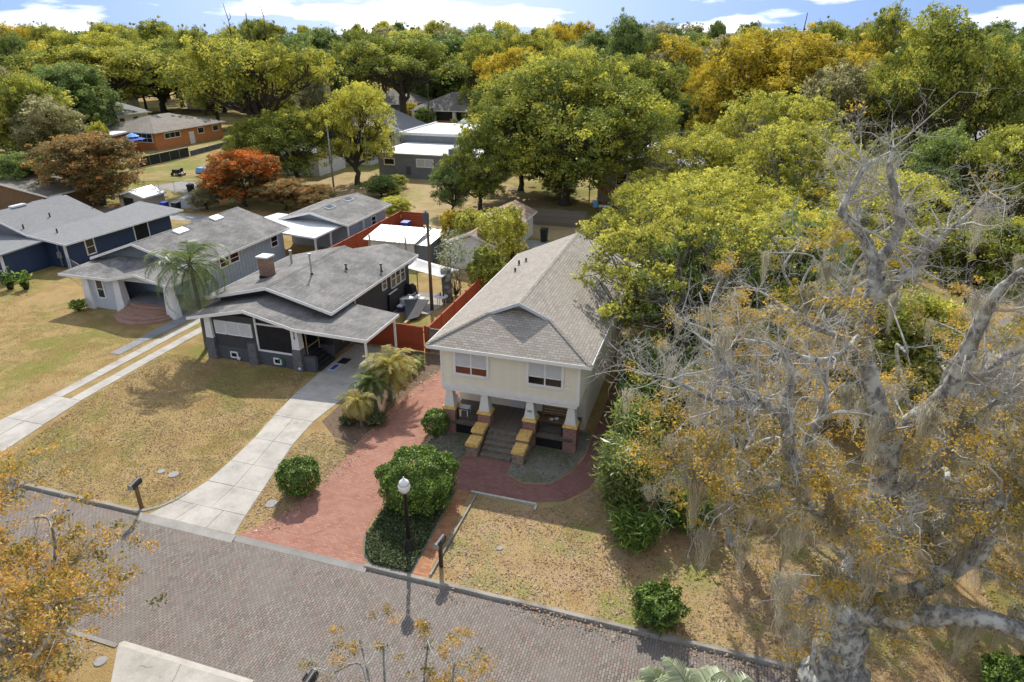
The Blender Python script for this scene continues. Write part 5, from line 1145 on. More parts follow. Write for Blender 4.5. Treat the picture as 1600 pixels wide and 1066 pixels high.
def make_crown(seed, lobes, trunk_h, r0, leaf_size, per=34, clr=.55, ncl=60, fork=None, branch_n=10, flat=.75, asp=.55, open_=0.25, base=(0, 0), stems=1, tint_h=.16):
    """returns (trunk mesh, crown mesh). lobes: (x,y,z,rx,ry,rz). Leaves sit in clumps at branch ends through each lobe."""
    rng = np.random.default_rng(seed)
    wood = MB(); N_ = NM()
    bx, by = base; f0 = np.array([bx, by, trunk_h]) if fork is None else np.array(fork, float)
    pts, rad = curve(rng, (bx, by, -.15), f0, r0, r0 * .7, 5, .03); rad[0] = r0 * 1.35
    wood.tube([tuple(p) for p in pts], rad, 9)
    zmin = min(l[2] - l[5] for l in lobes); zmax = max(l[2] + l[5] for l in lobes)
    vol = sum(l[3] * l[4] * l[5] for l in lobes); tot = ncl * len(lobes)
    for l in lobes:
        c = np.array(l[:3], float); rr = np.array(l[3:6], float)
        lr = r0 * .5 * (min(1.2, (rr[0] / 4)) ** .5)
        st = pts[-1] if rng.random() < .6 else pts[-2]
        lp, lrad = curve(rng, st, c - np.array([0, 0, rr[2] * .15]), lr, lr * .3, 6, .07, .06)
        wood.tube([tuple(p) for p in lp], lrad, 6, False)
        n = max(8, int(tot * (rr[0] * rr[1] * rr[2]) ** .667 / sum((q[3] * q[4] * q[5]) ** .667 for q in lobes)))
        d = unit(rng.normal(size=(n, 3))); d[:, 2] = np.where(d[:, 2] < -.35, -d[:, 2], d[:, 2])
        rad_ = (rng.uniform(.35, 1.0, n) ** .45)[:, None] * rng.uniform(.86, 1.14, (n, 1))
        stray = rng.random(n) < .13; rad_ = np.where(stray[:, None], rad_ * rng.uniform(1.12, 1.42, (n, 1)), rad_)
        C = c + d * rr * rad_
        cs = clr * rng.uniform(.6, 1.4, n) * np.where(stray, .62, 1); ct = rng.normal(.45, .2, n)
        for i in rng.choice(n, min(branch_n, n), replace=False):
            s = lp[rng.integers(2, 7)]; bp, br = curve(rng, s, C[i], lr * .28, .02, 3, .09); wood.tube([tuple(p) for p in bp], br, 4, False)
        keep = rng.random(n) > open_ * (d[:, 2] < .2)
        k = np.repeat(np.arange(n)[keep], per); m = len(k)
        o = rng.normal(size=(m, 3)); o = unit(o) * (rng.random((m, 1)) ** .4); o[:, 2] *= flat
        P = C[k] + o * cs[k][:, None] * 1.25
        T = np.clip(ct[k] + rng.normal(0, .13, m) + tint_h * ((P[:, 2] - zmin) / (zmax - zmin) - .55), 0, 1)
        V, F, T = leaf_quads(rng, P, leaf_size, asp, .55, o * .8, T); N_.add(V, F, T)
    V, F = mb_np(wood); tm = np_mesh('trunk', V, F); tm.polygons.foreach_set('use_smooth', [True] * len(F))
    return tm, N_.mesh('crown')
def auto_lobes(seed, Rx, Rz, zc, k=9, lob=.5, spread=.72, skirt=5):
    rng = np.random.default_rng(seed + 99); L_ = [(0, 0, zc + Rz * .25, Rx * .6, Rx * .6, Rz * .65)]
    for i in range(k):
        a = 2 * math.pi * (i + rng.uniform(-.3, .3)) / k; r = Rx * spread * rng.uniform(.75, 1.12); s = lob * rng.uniform(.55, 1.45)
        L_.append((r * math.cos(a), r * math.sin(a), zc + Rz * rng.uniform(-.35, .45), Rx * s, Rx * s, Rz * s * .95))
    for i in range(skirt):
        a = 2 * math.pi * (i + rng.uniform(-.35, .35)) / max(1, skirt); r = Rx * .62 * rng.uniform(.7, 1.1); L_.append((r * math.cos(a), r * math.sin(a), zc - Rz * rng.uniform(.45, .75), Rx * .36, Rx * .36, Rz * .34))
    for i in range(3):
        a = rng.uniform(0, 6.28); L_.append((Rx * .35 * math.cos(a), Rx * .35 * math.sin(a), zc + Rz * rng.uniform(.35, .6), Rx * .42, Rx * .42, Rz * .42))
    return L_
PROTO = {}
def proto(key, *a, **k):
    tm, cm = make_crown(*a, **k)
    co = np.empty(len(cm.vertices) * 3); cm.vertices.foreach_get('co', co); co = co.reshape(-1, 3)
    PROTO[key] = (tm, cm, np.quantile(co[:, 2], .999), np.quantile(np.hypot(co[:, 0], co[:, 1]), .96))
# unit trees about 12 m tall with a 6 m crown radius
proto('broad1', 1, auto_lobes(1, 6.4, 4.6, 7.0, 11, .42), 2.8, .42, .235, per=70, ncl=38, clr=.6, branch_n=14)
proto('broad2', 2, auto_lobes(2, 6.8, 4.4, 7.2, 12, .38, .82), 3.0, .45, .235, per=70, ncl=34, clr=.58, open_=.35, branch_n=14)
proto('broad3', 3, auto_lobes(3, 5.6, 5.0, 6.8, 10, .42), 2.6, .40, .22, per=70, ncl=38, clr=.56, open_=.3, branch_n=14)
proto('round1', 4, auto_lobes(4, 4.8, 5.4, 6.2, 8, .55, .6), 1.8, .30, .25, per=58, ncl=52, clr=.56, open_=.15)
proto('full1', 10, auto_lobes(10, 6.0, 5.4, 6.5, 14, .35, .82, 10), 2.4, .45, .20, per=54, ncl=46, clr=.5, open_=.25, branch_n=14, flat=.7)
proto('open1', 9, auto_lobes(9, 6.6, 3.6, 8.4, 11, .36, .82, 0), 5.0, .5, .23, per=70, ncl=40, clr=.58, open_=.4, branch_n=16)
proto('puff1', 7, auto_lobes(7, 6.2, 4.6, 7.0, 15, .33, .8, 8), 3.0, .4, .20, per=34, ncl=46, clr=.42, open_=.3, flat=.65, branch_n=12)
proto('puff2', 8, auto_lobes(8, 5.6, 5.0, 6.8, 14, .34, .78, 7), 3.0, .4, .20, per=34, ncl=48, clr=.42, open_=.3, flat=.65, branch_n=12)
proto('tall1', 5, auto_lobes(5, 4.4, 5.8, 7.4, 8, .48, .7, 4), 3.4, .36, .30, per=46, ncl=40, clr=.66, open_=.4)
proto('tall2', 6, auto_lobes(6, 4.0, 6.0, 7.8, 8, .36, .85, 3), 4.0, .34, .19, per=62, ncl=38, clr=.5, open_=.45, branch_n=14)
SPEC = {'yg': 'leaf_yellowgreen', 'oak': 'leaf_oak', 'dk': 'leaf_dark', 'gd': 'leaf_gold', 'am': 'leaf_amber', 'ru': 'leaf_rust', 'rd': 'leaf_red', 'ol': 'leaf_olive'}
TSEED = random.Random(77)
def mesh_obj(name, me, mat, parent):
    o = bpy.data.objects.new(name, me); COL.objects.link(o); o.parent = parent
    if len(me.materials) == 0: me.materials.append(None)
    o.material_slots[0].link = 'OBJECT'; o.material_slots[0].material = MATS[mat]
    return o
def tree(key, sp, loc, h, r, label, cat='tree', group=None, name=None, rz=None, barkm='bark_dark'):
    o = thing(name or {'yg': 'camphor_tree', 'oak': 'oak_tree', 'dk': 'evergreen_tree', 'gd': 'golden_tree', 'am': 'autumn_tree', 'ru': 'rust_tree', 'rd': 'red_tree', 'ol': 'olive_tree'}[sp], tuple(loc), label, cat, group)
    tm, cm, ref_h, ref_r = PROTO[key]
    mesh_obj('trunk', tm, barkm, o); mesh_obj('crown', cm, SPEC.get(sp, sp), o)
    rz = TSEED.uniform(0, 6.28) if rz is None else rz
    o.rotation_euler = (0, 0, rz); o.scale = (r / ref_r, r / ref_r, h / ref_h)
    return o
def ptree(key, sp, u, vtop, d, rpx, label, **k):
    """tree whose top stands at bearing (u, vtop) at forward distance d, crown rpx half-width in photo pixels"""
    top = at_d(u, vtop, d); rr = _ray(u, vtop); sc = FPX / (d * (CT * 1 - 0) + 0) if False else FPX / math.hypot(d, CAM_H - top.z) 
    return tree(key, sp, (top.x, top.y, 0), top.z, rpx / sc, label, **k)
# ---------------------------------------------------------------- mid-distance trees, one by one
ptree('full1', 'oak', 890, 82, 87, 138, 'great green camphor tree with yellowing top standing behind the cream house')
ptree('round1', 'oak', 815, 100, 96, 75, 'yellow-topped tree rising at the left shoulder of the great camphor')
ptree('full1', 'oak', 975, 125, 92, 78, 'green tree at the right shoulder of the great camphor')
ptree('full1', 'oak', 748, 195, 84, 58, 'dark green bushy tree left of the great camphor trunk')
ptree('broad3', 'dk', 705, 262, 82, 34, 'low dark shrub-like tree overhanging the dry lot')
ptree('open1', 'yg', 385, 58, 108, 112, 'tall yellow-green oak standing left of centre behind the red tree')
ptree('broad3', 'yg', 545, 128, 100, 68, 'lower yellow oak crown leaning over the low white house')
ptree('tall1', 'oak', 450, 170, 98, 60, 'open-limbed oak in front of the low white house')
ptree('open1', 'oak', 622, 52, 152, 95, 'broad green-gold oak above the taupe hip roof')
ptree('open1', 'yg', 150, 70, 160, 108, 'spreading golden-green oak behind the orange house')
ptree('broad3', 'oak', 62, 78, 178, 62, 'green oak left of the spreading golden-green one')
ptree('round1', 'oak', 18, 108, 112, 52, 'feathery green tree at the upper left edge', barkm='bark_grey')
ptree('tall1', 'ol', 62, 150, 108, 48, 'grey-green willowy tree at the left edge')
ptree('round1', 'dk', 20, 235, 88, 45, 'bright dark-green shrubby tree at the left edge above the dark garage')
ptree('round1', 'ru', 132, 203, 87, 72, 'rust-brown rounded tree behind the navy house')
ptree('round1', 'rd', 368, 230, 86, 58, 'orange-red rounded tree behind the pale blue house')
ptree('broad3', 'ru', 440, 278, 84, 42, 'olive-brown bush right of the orange-red tree')
ptree('broad3', 'ru', 485, 290, 82, 30, 'smaller olive-brown bush beside the pale pole')
ptree('broad2', 'ol', 485, 105, 135, 32, 'grey-green tree between the two golden oaks')
ptree('round1', 'dk', 1080, 142, 128, 38, 'dense round green tree above the metal patio roof')
ptree('round1', 'yg', 150, 185, 101, 16, 'small lime-green tree by the orange house patio')
ptree('round1', 'oak', 385, 185, 100, 40, 'green bushy tree right of the orange house')
# the camphors beside the cream house
for i, (k, sp, u, v, d, r, lb) in enumerate((
    ('broad1', 'yg', 1195, 140, 78, 105, 'yellow-green camphor crown below the golden trees'),
    ('broad3', 'yg', 1095, 205, 74, 85, 'bright camphor right of the metal patio roof'),
    ('round1', 'yg', 1010, 280, 62, 60, 'bright camphor overhanging the alley behind the cream house'),
    ('broad2', 'yg', 1280, 190, 64, 120, 'wide camphor crown left of the bare-topped oak'),
    ('broad1', 'yg', 1140, 262, 56, 120, 'broad yellow camphor in the middle of the right-hand trees'),
    ('broad3', 'yg', 1010, 352, 51, 78, 'camphor crown nearest the back corner of the cream roof'),
    ('broad2', 'yg', 1080, 398, 46, 92, 'camphor with dark trunk rising beside the cream house wall'),
    ('round1', 'yg', 960, 425, 44, 62, 'low camphor crown overhanging the cream house roof'),
    ('broad3', 'yg', 1245, 320, 50, 100, 'shaded camphor behind the fork of the bare-topped oak'),
    ('broad1', 'yg', 1420, 270, 52, 125, 'yellow camphor crown right of the bare forked limbs'))):
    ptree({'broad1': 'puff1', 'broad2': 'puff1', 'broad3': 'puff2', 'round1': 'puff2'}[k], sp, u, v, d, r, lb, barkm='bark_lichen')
# the camphor leaning over the cream roof
PROTO['lean'] = (*make_crown(61, [(-5.0, -3.0, 7.3, 1.7, 1.5, 1.1), (-4.2, -.6, 8.2, 2.0, 2.0, 1.5), (-5.6, 1.5, 8.6, 1.7, 1.7, 1.3), (-2.0, 2.5, 9.6, 2.8, 2.8, 2.0), (1.0, -1, 9.6, 2.8, 2.8, 2.0), (-2.0, -3.8, 7.4, 1.9, 1.9, 1.3), (3.5, 2, 8.4, 2.6, 2.6, 2), (-3.5, -5.2, 6.0, 1.3, 1.3, .8)], 4.4, .38, .20, per=40, ncl=50, clr=.40, open_=.25, branch_n=18, flat=.65), 1, 1)
tree('lean', 'yg', (-.9, 39.2, 0), 1, 1, 'camphor leaning its thin branches over the right side of the cream roof', rz=0, barkm='bark_grey')
for k, (x, y, h, r, key) in enumerate(((2.5, 36.5, 6.2, 3.0, 'round1'), (6.5, 39, 7.5, 3.6, 'broad3'), (-1.8, 44, 8.5, 3.2, 'broad3'), (10.5, 38, 8, 3.8, 'round1'), (5, 44.5, 9.5, 4, 'broad1'), (16, 27, 6.5, 3.5, 'round1'), (1.0, 31.6, 5.2, 2.6, 'round1'))):
    tree(key, 'oak' if k % 2 else 'dk', (x, y, 0), h, r, ('low dark tree in the shade behind the lady palms', 'shaded green tree under the broad yellow camphor', 'shaded tree behind the leaning camphor trunk', 'dark rounded tree right of the pale leafless one', 'shaded tree deep among the camphors', 'dark bushy tree near the right edge behind the amber tree', 'dark bush between the lady palms and the amber oaks')[k], name='understorey_tree')
# right background
for (k, sp, u, v, d, r, lb) in (
    ('tall1', 'gd', 1190, 46, 108, 78, 'golden tree left of the dark bare stems'), ('tall2', 'gd', 1285, 40, 100, 88, 'tall golden tree in the middle of the right horizon'),
    ('broad3', 'gd', 1130, 100, 118, 45, 'smaller golden tree at the left end of the golden row'), ('tall2', 'gd', 1370, 55, 118, 60, 'orange-gold tree right of the tall golden one'),
    ('tall1', 'ol', 1330, 95, 92, 70, 'mossy olive tree below the golden row'), ('tall2', 'oak', 1495, -6, 80, 85, 'tall thin-crowned oak rising above the right horizon'),
    ('broad3', 'oak', 1420, 110, 88, 70, 'olive-green oak below the tall thin-crowned one'), ('tall2', 'oak', 1392, -2, 120, 48, 'dark leaning tree crown breaking the right skyline'),
    ('full1', 'oak', 1565, 70, 82, 105, 'dense green tree at the upper right edge'), ('broad3', 'oak', 1590, 200, 62, 80, 'dark green tree at the right edge'),
    ('broad2', 'dk', 1480, 195, 66, 85, 'shaded mossy oak right of the bare-topped one'), ('broad1', 'oak', 1550, 330, 48, 100, 'green tree crown behind the right end of the mossy oak'),
    ('tall1', 'gd', 1050, 55, 150, 55, 'yellow tree on the skyline right of the great camphor'), ('tall2', 'dk', 985, 15, 150, 42, 'dark green tree standing highest behind the great camphor'),
    ('broad3', 'oak', 1015, 85, 130, 70, 'olive tree below the yellow skyline tree'), ('broad2', 'yg', 900, 68, 132, 85, 'golden-topped oak behind the great camphor'),
    ('broad3', 'gd', 790, 75, 150, 55, 'yellow oak at the far left of the great camphor'), ('tall1', 'dk', 745, 45, 200, 75, 'dark grey-green tree right of the broad green-gold oak'),
    ('tall2', 'dk', 480, 45, 215, 60, 'dark green tree left of the broad green-gold oak'), ('broad3', 'oak', 235, 62, 205, 75, 'green oak behind the spreading golden-green one'),
    ('broad1', 'oak', 300, 50, 210, 60, 'tall green oak on the left skyline'), ('broad2', 'yg', 320, 70, 165, 60, 'yellow oak left of the tall yellow-green one')):
    ptree(k, sp, u, v, d, r, lb)
# ---------------------------------------------------------------- woodland to the horizon: separate trees, then the far mass
R2 = random.Random(11); cnt = 0; occupied = []
KEYS = ['broad1', 'full1', 'broad3', 'round1', 'tall1', 'tall2', 'open1', 'tall2', 'puff2']
WORDS = {'oak': 'mid-green', 'dk': 'dark green', 'ol': 'grey-olive', 'yg': 'yellow-green', 'gd': 'golden'}
def third(u): return 'left' if u < 533 else 'middle' if u < 1067 else 'right'
for ring, (d0, d1, n) in enumerate(((175, 240, 44), (240, 330, 60), (330, 450, 70))):
    for i in range(n):
        u = -60 + 1720 * (i + R2.random()) / n; d = R2.uniform(d0, d1)
        v = R2.uniform(43, 68) if R2.random() < .72 else R2.uniform(26, 44)
        sp = R2.choices(['oak', 'dk', 'ol', 'yg', 'gd'], [4, 4, 2, 1.6, .8])[0]
        t = at_d(u, v, d); r = R2.uniform(5, 11)
        tree(R2.choice(KEYS), sp, (t.x, t.y, 0), t.z, r, WORDS[sp] + ' tree in the woodland band below the ' + third(u) + ' of the skyline', group=WORDS[sp] + ' woodland trees, ' + third(u), name='woodland_tree')
for i in range(95):      # lower growth between the middle-distance houses
    u = R2.choice([R2.uniform(-80, 330), R2.uniform(330, 900), R2.uniform(900, 1250), R2.uniform(1150, 1720)]); d = R2.uniform(120, 235)
    t = at_d(u, R2.uniform(66, 120) + max(0, 150 - d) * .5, d)
    if any(d < D_ and u + 75 > u0 and u - 75 < u1 for u0, u1, D_ in ((640, 745, 182), (570, 640, 128), (130, 330, 132), (235, 290, 220), (985, 1110, 122), (600, 720, 130), (430, 570, 110), (1490, 1560, 150))): continue
    if any(x0 - 4 < t.x < x1 + 4 and y0 - 16 < t.y < y1 + 5 for x0, x1, y0, y1 in FARH): continue
    sp = R2.choice(['oak', 'oak', 'dk', 'ol', 'yg', 'yg']); tree(R2.choice(KEYS[:5]), sp, (t.x, t.y, 0), max(5, t.z), R2.uniform(5, 9), WORDS[sp] + ' tree in the gardens between the far houses, ' + third(u) + ' of the view', group=WORDS[sp] + ' garden trees, ' + third(u), name='garden_tree')
for i in range(60):      # low bushes along the back gardens
    u = R2.choice([R2.uniform(0, 640), R2.uniform(330, 620), R2.uniform(680, 1000)]); d = R2.uniform(78, 150); t = at_d(u, 300, d)
    if any(x0 - 2.5 < t.x < x1 + 2.5 and y0 - 4 < t.y < y1 + 2.5 for x0, x1, y0, y1 in FARH + [(-53, -33, 95, 123), (-95, -66, 64, 104), (-52, -34, 57, 68)]): continue
    if -36 < t.x < -22 and 68 < t.y < 96: continue
    sp = R2.choice(['oak', 'dk', 'yg', 'ol']); h = R2.uniform(1.4, 3.6)
    tree(R2.choice(['full1', 'round1']), sp, (t.x, t.y, 0), h, h * R2.uniform(.6, .95), 'low ' + WORDS[sp] + ' bush in the back gardens, ' + third(u) + ' of the view', cat='bush', group=WORDS[sp] + ' back garden bushes, ' + third(u), name='garden_bush')
rng = np.random.default_rng(5); FN = NM()
for i in range(520):
    d = rng.uniform(450, 1500); u = rng.uniform(-150, 1750); h = rng.uniform(14, 22.5) * (1 + .06 * (d > 800)); p = at_d(u, 60, d); r = rng.uniform(6, 11)
    m = 200 if d < 800 else 115
    dd = unit(rng.normal(size=(m, 3))); dd[:, 2] = np.abs(dd[:, 2]) * 1.0 - .15
    lump = 1 + .28 * np.sin(dd[:, 0] * 5 + i) * np.cos(dd[:, 1] * 6 + i * 2)
    Pp = np.array([p.x, p.y, h * .5]) + dd * np.array([r, r, h * .5]) * (rng.uniform(.75, 1.02, (m, 1))) * lump[:, None]
    T = np.clip(rng.normal(.4 + .25 * math.sin(i * 1.7), .16, m), 0, 1)
    V, F, T = leaf_quads(rng, Pp, 3.2 if d < 800 else 4.6, .7, .3, dd, T); FN.add(V, F, T)
fo = link('far_woodland', FN.mesh('far_woodland'), 'leaf_oak'); tag(fo, 'far mass of mixed woodland closing the horizon', 'woodland', kind='stuff')

# dead snags above the skyline
def snag(u, vtop, d, lean, label, h_from=4):
    top = at_d(u, vtop, d); o = thing('dead_tree', (top.x + lean, top.y, 0), label, 'dead tree'); rng = np.random.default_rng(int(u)); m = MB()
    pts, rad = curve(rng, (top.x + lean, top.y, 0), tuple(top), .34, .05, 9, .012); m.tube([tuple(p) for p in pts], rad, 7)
    for k in range(7):
        s = pts[rng.integers(4, 9)]; q = s + rng.normal(size=3) * np.array([2.0, 2.0, .6]) + np.array([0, 0, 2.2]); bp, br = curve(rng, s, q, .1, .02, 4, .08); m.tube([tuple(p) for p in bp], br, 5, False)
    V, F = mb_np(m); og = np.array([top.x + lean, top.y, 0]); me = np_mesh('trunk', V - og, F); link('trunk', me, 'bark_dark', o, True)
snag(348, 5, 150, 1.5, 'left of the bare dead stems above the left skyline'); snag(406, 8, 155, -.5, 'right of the bare dead stems above the left skyline'); snag(384, 14, 158, .5, 'short dead stem between the two tall ones on the left skyline')
snag(1262, 20, 108, -1.0, 'bare dark stem rising out of the golden trees'); snag(1240, 75, 96, .6, 'lower dark bare stem among the golden trees')

# ---------------------------------------------------------------- shrubs
def shrub(name, label, loc, r, h, leafm, seed, n=5200, size=.11, box=.5, cat='shrub', asp=.55, lumps=.12, z0=.05, up=.3, cx=None):
    """clipped or loose bush: leaf shell over inner twigs"""
    rng = np.random.default_rng(seed); o = thing(name, tuple(loc), label, cat)
    d = unit(rng.normal(size=(n, 3))); d[:, 2] = np.abs(d[:, 2]) * np.where(rng.random(n) < .25, -1, 1)
    e = np.abs(d) ** (1 + box); e = np.sign(d) * np.abs(d) ** (1 - box * .55); e = e / np.max(np.abs(unit(e)), axis=1, keepdims=True) ** (box * .5); e = unit(e) * (1 + .18 * box * (1 - np.max(np.abs(unit(e)), axis=1, keepdims=True)))
    ph = rng.uniform(0, 6, 6)
    lm = 1 + lumps * (np.sin(d[:, 0] * 7 + ph[0]) * np.cos(d[:, 1] * 8 + ph[1]) + .6 * np.sin(d[:, 2] * 9 + ph[2]))
    rr = rng.uniform(.72, 1.0, n) ** .6 * lm * np.where(rng.random(n) < .04, rng.uniform(1, 1.12, n), 1)
    P = e * rr[:, None] * np.array([r if cx is None else cx, r, h / 2]); P[:, 2] += h / 2 + z0; P = P[P[:, 2] > .02]
    T = np.clip(.45 + rng.normal(0, .26, len(P)), 0, 1)
    V, F, T = leaf_quads(rng, P, size, asp, up, unit(P - np.array([0, 0, h / 2])) * .9, T)
    m = MB()
    for k in range(22):
        q = unit(rng.normal(size=3)); q[2] = abs(q[2]) + .3; q = q * np.array([r, r, h]) * .62; bp, br = curve(rng, (0, 0, 0), q, .035, .012, 3, .08); m.tube([tuple(p) for p in bp], br, 4, False)
    Vs, Fs = mb_np(m); link('stems', np_mesh('stems', Vs, Fs), 'bark_dark', o)
    link('foliage', NM().add(V, F, T).mesh('foliage'), leafm, o); return o
shrub('clipped_bush', 'clipped rounded green bush between the concrete and brick drives', (-17.55, 22.2, 0), 1.0, 1.75, 'leaf_shrub', 1, 15000, .085, .6, lumps=.11)
shrub('round_shrub', 'big clipped green shrub behind the street lamp', (-11.75, 23.2, 0), 1.75, 2.5, 'leaf_shrub', 2, 30000, .105, .5, lumps=.14, cx=1.75)
shrub('clipped_bush', 'small dark clipped bush against the left porch pier', (-13.35, 28.95, 0), .72, 1.4, 'leaf_shrub', 3, 6000, .09, .5)
shrub('low_palm_shrub', 'leafy dark green shrub at the kerb below the front lawn', (-.3, 19.45, 0), .85, 1.2, 'leaf_shrub', 4, 3200, .22, .2, asp=.28, lumps=.3)
shrub('corner_bush', 'loose dark green shrub at the lower right edge', (11.3, 19.5, 0), 1.0, 1.3, 'leaf_shrub', 6, 4000, .16, .3)
shrub('small_bush', 'small dark bush at the corner of the pale blue house porch', tuple(at_z(124, 486)), .55, .9, 'leaf_shrub', 5, 1200, .12, .2, lumps=.3)
for i, (px, py, r, h, lm) in enumerate(((735, 405, 1.5, 4.6, 'leaf_yellowgreen'), (775, 420, 1.7, 5.4, 'leaf_yellowgreen'), (708, 400, 1.0, 4.2, 'leaf_gold'), (755, 462, 1.1, 3.4, 'leaf_oak'), (800, 405, 1.3, 4.4, 'leaf_yellowgreen'), (770, 458, 1.0, 3.0, 'leaf_oak'))):
    p = at_z(px, py); lb = ('yellow-green garden tree behind the cut trunk', 'tallest yellow-green garden tree left of the cream roof', 'gold-leaved garden shrub left of the cut trunk', 'dark bush against the red fence behind the cream house', 'yellow-green shrub in front of the tin-roofed garage', 'second dark bush along the red fence nearest the cream roof')[i]
    shrub('garden_shrub', lb, (p.x, p.y, 0), r, h, lm, 20 + i, 6500, .2, .1, lumps=.3, z0=.4)
p = at_z(712, 462); shrub('grey_shrub', 'silvery grey-leaved small tree between the utility pole and the red fence', (p.x, p.y, 0), 1.35, 3.9, 'leaf_palmetto', 31, 2600, .14, .1, lumps=.4, z0=1.2)
for i, (px, py, r, h) in enumerate(((665, 195, 2.6, 4), (705, 192, 2.8, 4.4), (640, 192, 2.4, 5), (735, 196, 2.2, 3.4))):
    p = at_z(px, py); shrub('topiary_bush', ('rounded bush below the hip roof at its left', 'round clipped bush in the middle below the hip roof', 'pale yellow bush beside the broad oak trunk', 'yellow bush below the right end of the hip roof')[i], (p.x, p.y, 0), r, h, ('leaf_dark', 'leaf_dark', 'leaf_gold', 'leaf_yellowgreen')[i], 40 + i, 1800, .5, .3)
for o, p in POTS:
    rng = np.random.default_rng(int(p.x * 10) % 97 + 3); Pn = rng.normal(size=(160, 3)) * np.array([.28, .28, .3]) + np.array([0, 0, .95]); V, F, T = leaf_quads(rng, Pn, .38, .35, .2, None, rng.random(160), .3)
    link('foliage', NM().add(V, F, T).mesh('foliage'), 'leaf_shrub', o)
# hedge-like bamboo and lady palms down the right side of the cream house
def bamboo(name, label, x, y, r, h, seed, n, leafm, size=.34, asp=.2):
    rng = np.random.default_rng(seed); o = thing(name, (x, y, 0), label, 'shrub'); m = MB(); tips = []
    for k in range(30):
        a = rng.uniform(0, 6.28); b = rng.uniform(.05, .4) * r; q = np.array([math.cos(a) * rng.uniform(.3, .9) * r, math.sin(a) * rng.uniform(.3, .9) * r, h * rng.uniform(.55, .98)])
        bp, br = curve(rng, (math.cos(a) * b, math.sin(a) * b, 0), q, .025, .01, 6, .02); m.tube([tuple(p) for p in bp], br, 4, False); tips.append(np.array(bp))
    tips = np.array(tips); k = rng.integers(0, 30, n); j = rng.uniform(1.2, 5.99, n); i0 = j.astype(int); fr = (j - i0)[:, None]
    P = tips[k, i0] * (1 - fr) + tips[k, np.minimum(i0 + 1, 6)] * fr + rng.normal(size=(n, 3)) * np.array([.3, .3, .25]) * r * .75
    P = P[P[:, 2] > .1]; T = np.clip(rng.normal(.5, .22, len(P)), 0, 1)
    V, F, T = leaf_quads(rng, P, size, asp, .35, None, T, .5); Vs, Fs = mb_np(m)
    link('canes', np_mesh('canes', Vs, Fs), 'bark_palm', o); link('foliage', NM().add(V, F, T).mesh('foliage'), leafm, o); return o
bamboo('bamboo_clump', 'feathery pale green bamboo clump at the corner of the brick walk', -2.5, 25.4, 1.25, 4.1, 1, 9000, 'leaf_bamboo')
bamboo('bamboo_clump', 'bamboo clump behind the feathery one beside the brick walk', -2.3, 27.9, 1.2, 4.4, 2, 8000, 'leaf_bamboo')
bamboo('lady_palm_clump', 'dark lady palm clump halfway along the cream house wall', -2.3, 31.2, 1.5, 4.6, 3, 6000, 'leaf_shrub', .42, .2)
bamboo('lady_palm_clump', 'dark lady palm clump near the front corner of the cream house wall', -2.5, 34.0, 1.6, 4.9, 4, 6000, 'leaf_shrub', .42, .2)
bamboo('grass_clump', 'low arching green plant at the foot of the bamboo', -1.7, 23.4, 1.1, 1.7, 5, 2600, 'leaf_shrub', .4, .14)
bamboo('grass_clump', 'dark arching undergrowth right of the bamboo', 0.3, 25.4, 1.3, 2.4, 7, 4200, 'leaf_shrub', .32, .3)

# ---------------------------------------------------------------- palms
def frond(NMx, rng, base, az, el, ln, nl, ll, droop, wid, tint, vee=.5, stems=None):
    pts = []; p = np.array(base, float); a = el; st = ln / 10
    for i in range(11):
        pts.append(p.copy()); p = p + st * np.array([math.cos(az) * math.cos(a), math.sin(az) * math.cos(a), math.sin(a)]); a -= droop / 10 * (1 + i * .12)
    pts = np.array(pts)
    if stems is not None: stems.tube([tuple(q) for q in pts], [.025 * (1 - .8 * i / 10) for i in range(11)], 4, False)
    t = np.linspace(.14, 1, nl) * 10; i0 = np.minimum(t.astype(int), 9); fr = (t - i0)[:, None]
    B = pts[i0] * (1 - fr) + pts[np.minimum(i0 + 1, 10)] * fr; D = unit(pts[np.minimum(i0 + 1, 10)] - pts[i0])
    side = np.array([-math.sin(az), math.cos(az), 0.])
    for s in (-1, 1):
        up = np.cross(D, side); L_ = ll * np.sin(np.clip(t / 10, .05, 1) * math.pi * .82 + .35)[:, None] * rng.uniform(.85, 1.1, (nl, 1))
        dr = unit(side * s + D * .55 + up * vee * -np.sign(1) * rng.uniform(-.6, .5, (nl, 1)) + np.array([0, 0, -.35]))
        tip = B + dr * L_; w = D * wid
        V = np.stack([B - w * .5, B + w * .5, B + dr * L_ * .6 + w * .45 + np.array([0, 0, .02]), tip], 1).reshape(-1, 3)
        NMx.add(V, np.arange(nl * 4).reshape(-1, 4), np.repeat(np.clip(tint + rng.normal(0, .12, nl), 0, 1), 4))
def palm(name, label, x, y, h, nf, ln, ll, leafm, seed, r=.16, droop=1.7, lean=(0, 0), nl=34, wid=.05, el=(-.3, 1.3), barkm='bark_palm', dead=0):
    rng = np.random.default_rng(seed); o = thing(name, (x, y, 0), label, 'palm'); N_ = NM(); st = MB()
    tm = MB(); pts = [(lean[0] * (i / 8) ** 2, lean[1] * (i / 8) ** 2, h * i / 8 - .1) for i in range(9)]
    tm.tube(pts, [r * (1.35 - .5 * min(1, i / 3) - .12 * i / 8) for i in range(9)], 10); top = pts[-1]
    for k in range(nf):
        t = k / nf; e = el[1] + (el[0] - el[1]) * t ** .8 + rng.normal(0, .08)
        frond(N_, rng, top, k * 2.399 + rng.normal(0, .1), e, ln * rng.uniform(.85, 1.08), nl, ll, droop * rng.uniform(.8, 1.15), wid, rng.uniform(.3, .7) + (.3 if dead and k > nf - dead else 0), stems=st)
    link('trunk', np_mesh('trunk', *mb_np(tm)), barkm, o, True); link('frond_stems', np_mesh('frond_stems', *mb_np(st)), leafm, o); link('fronds', N_.mesh('fronds'), leafm, o); return o
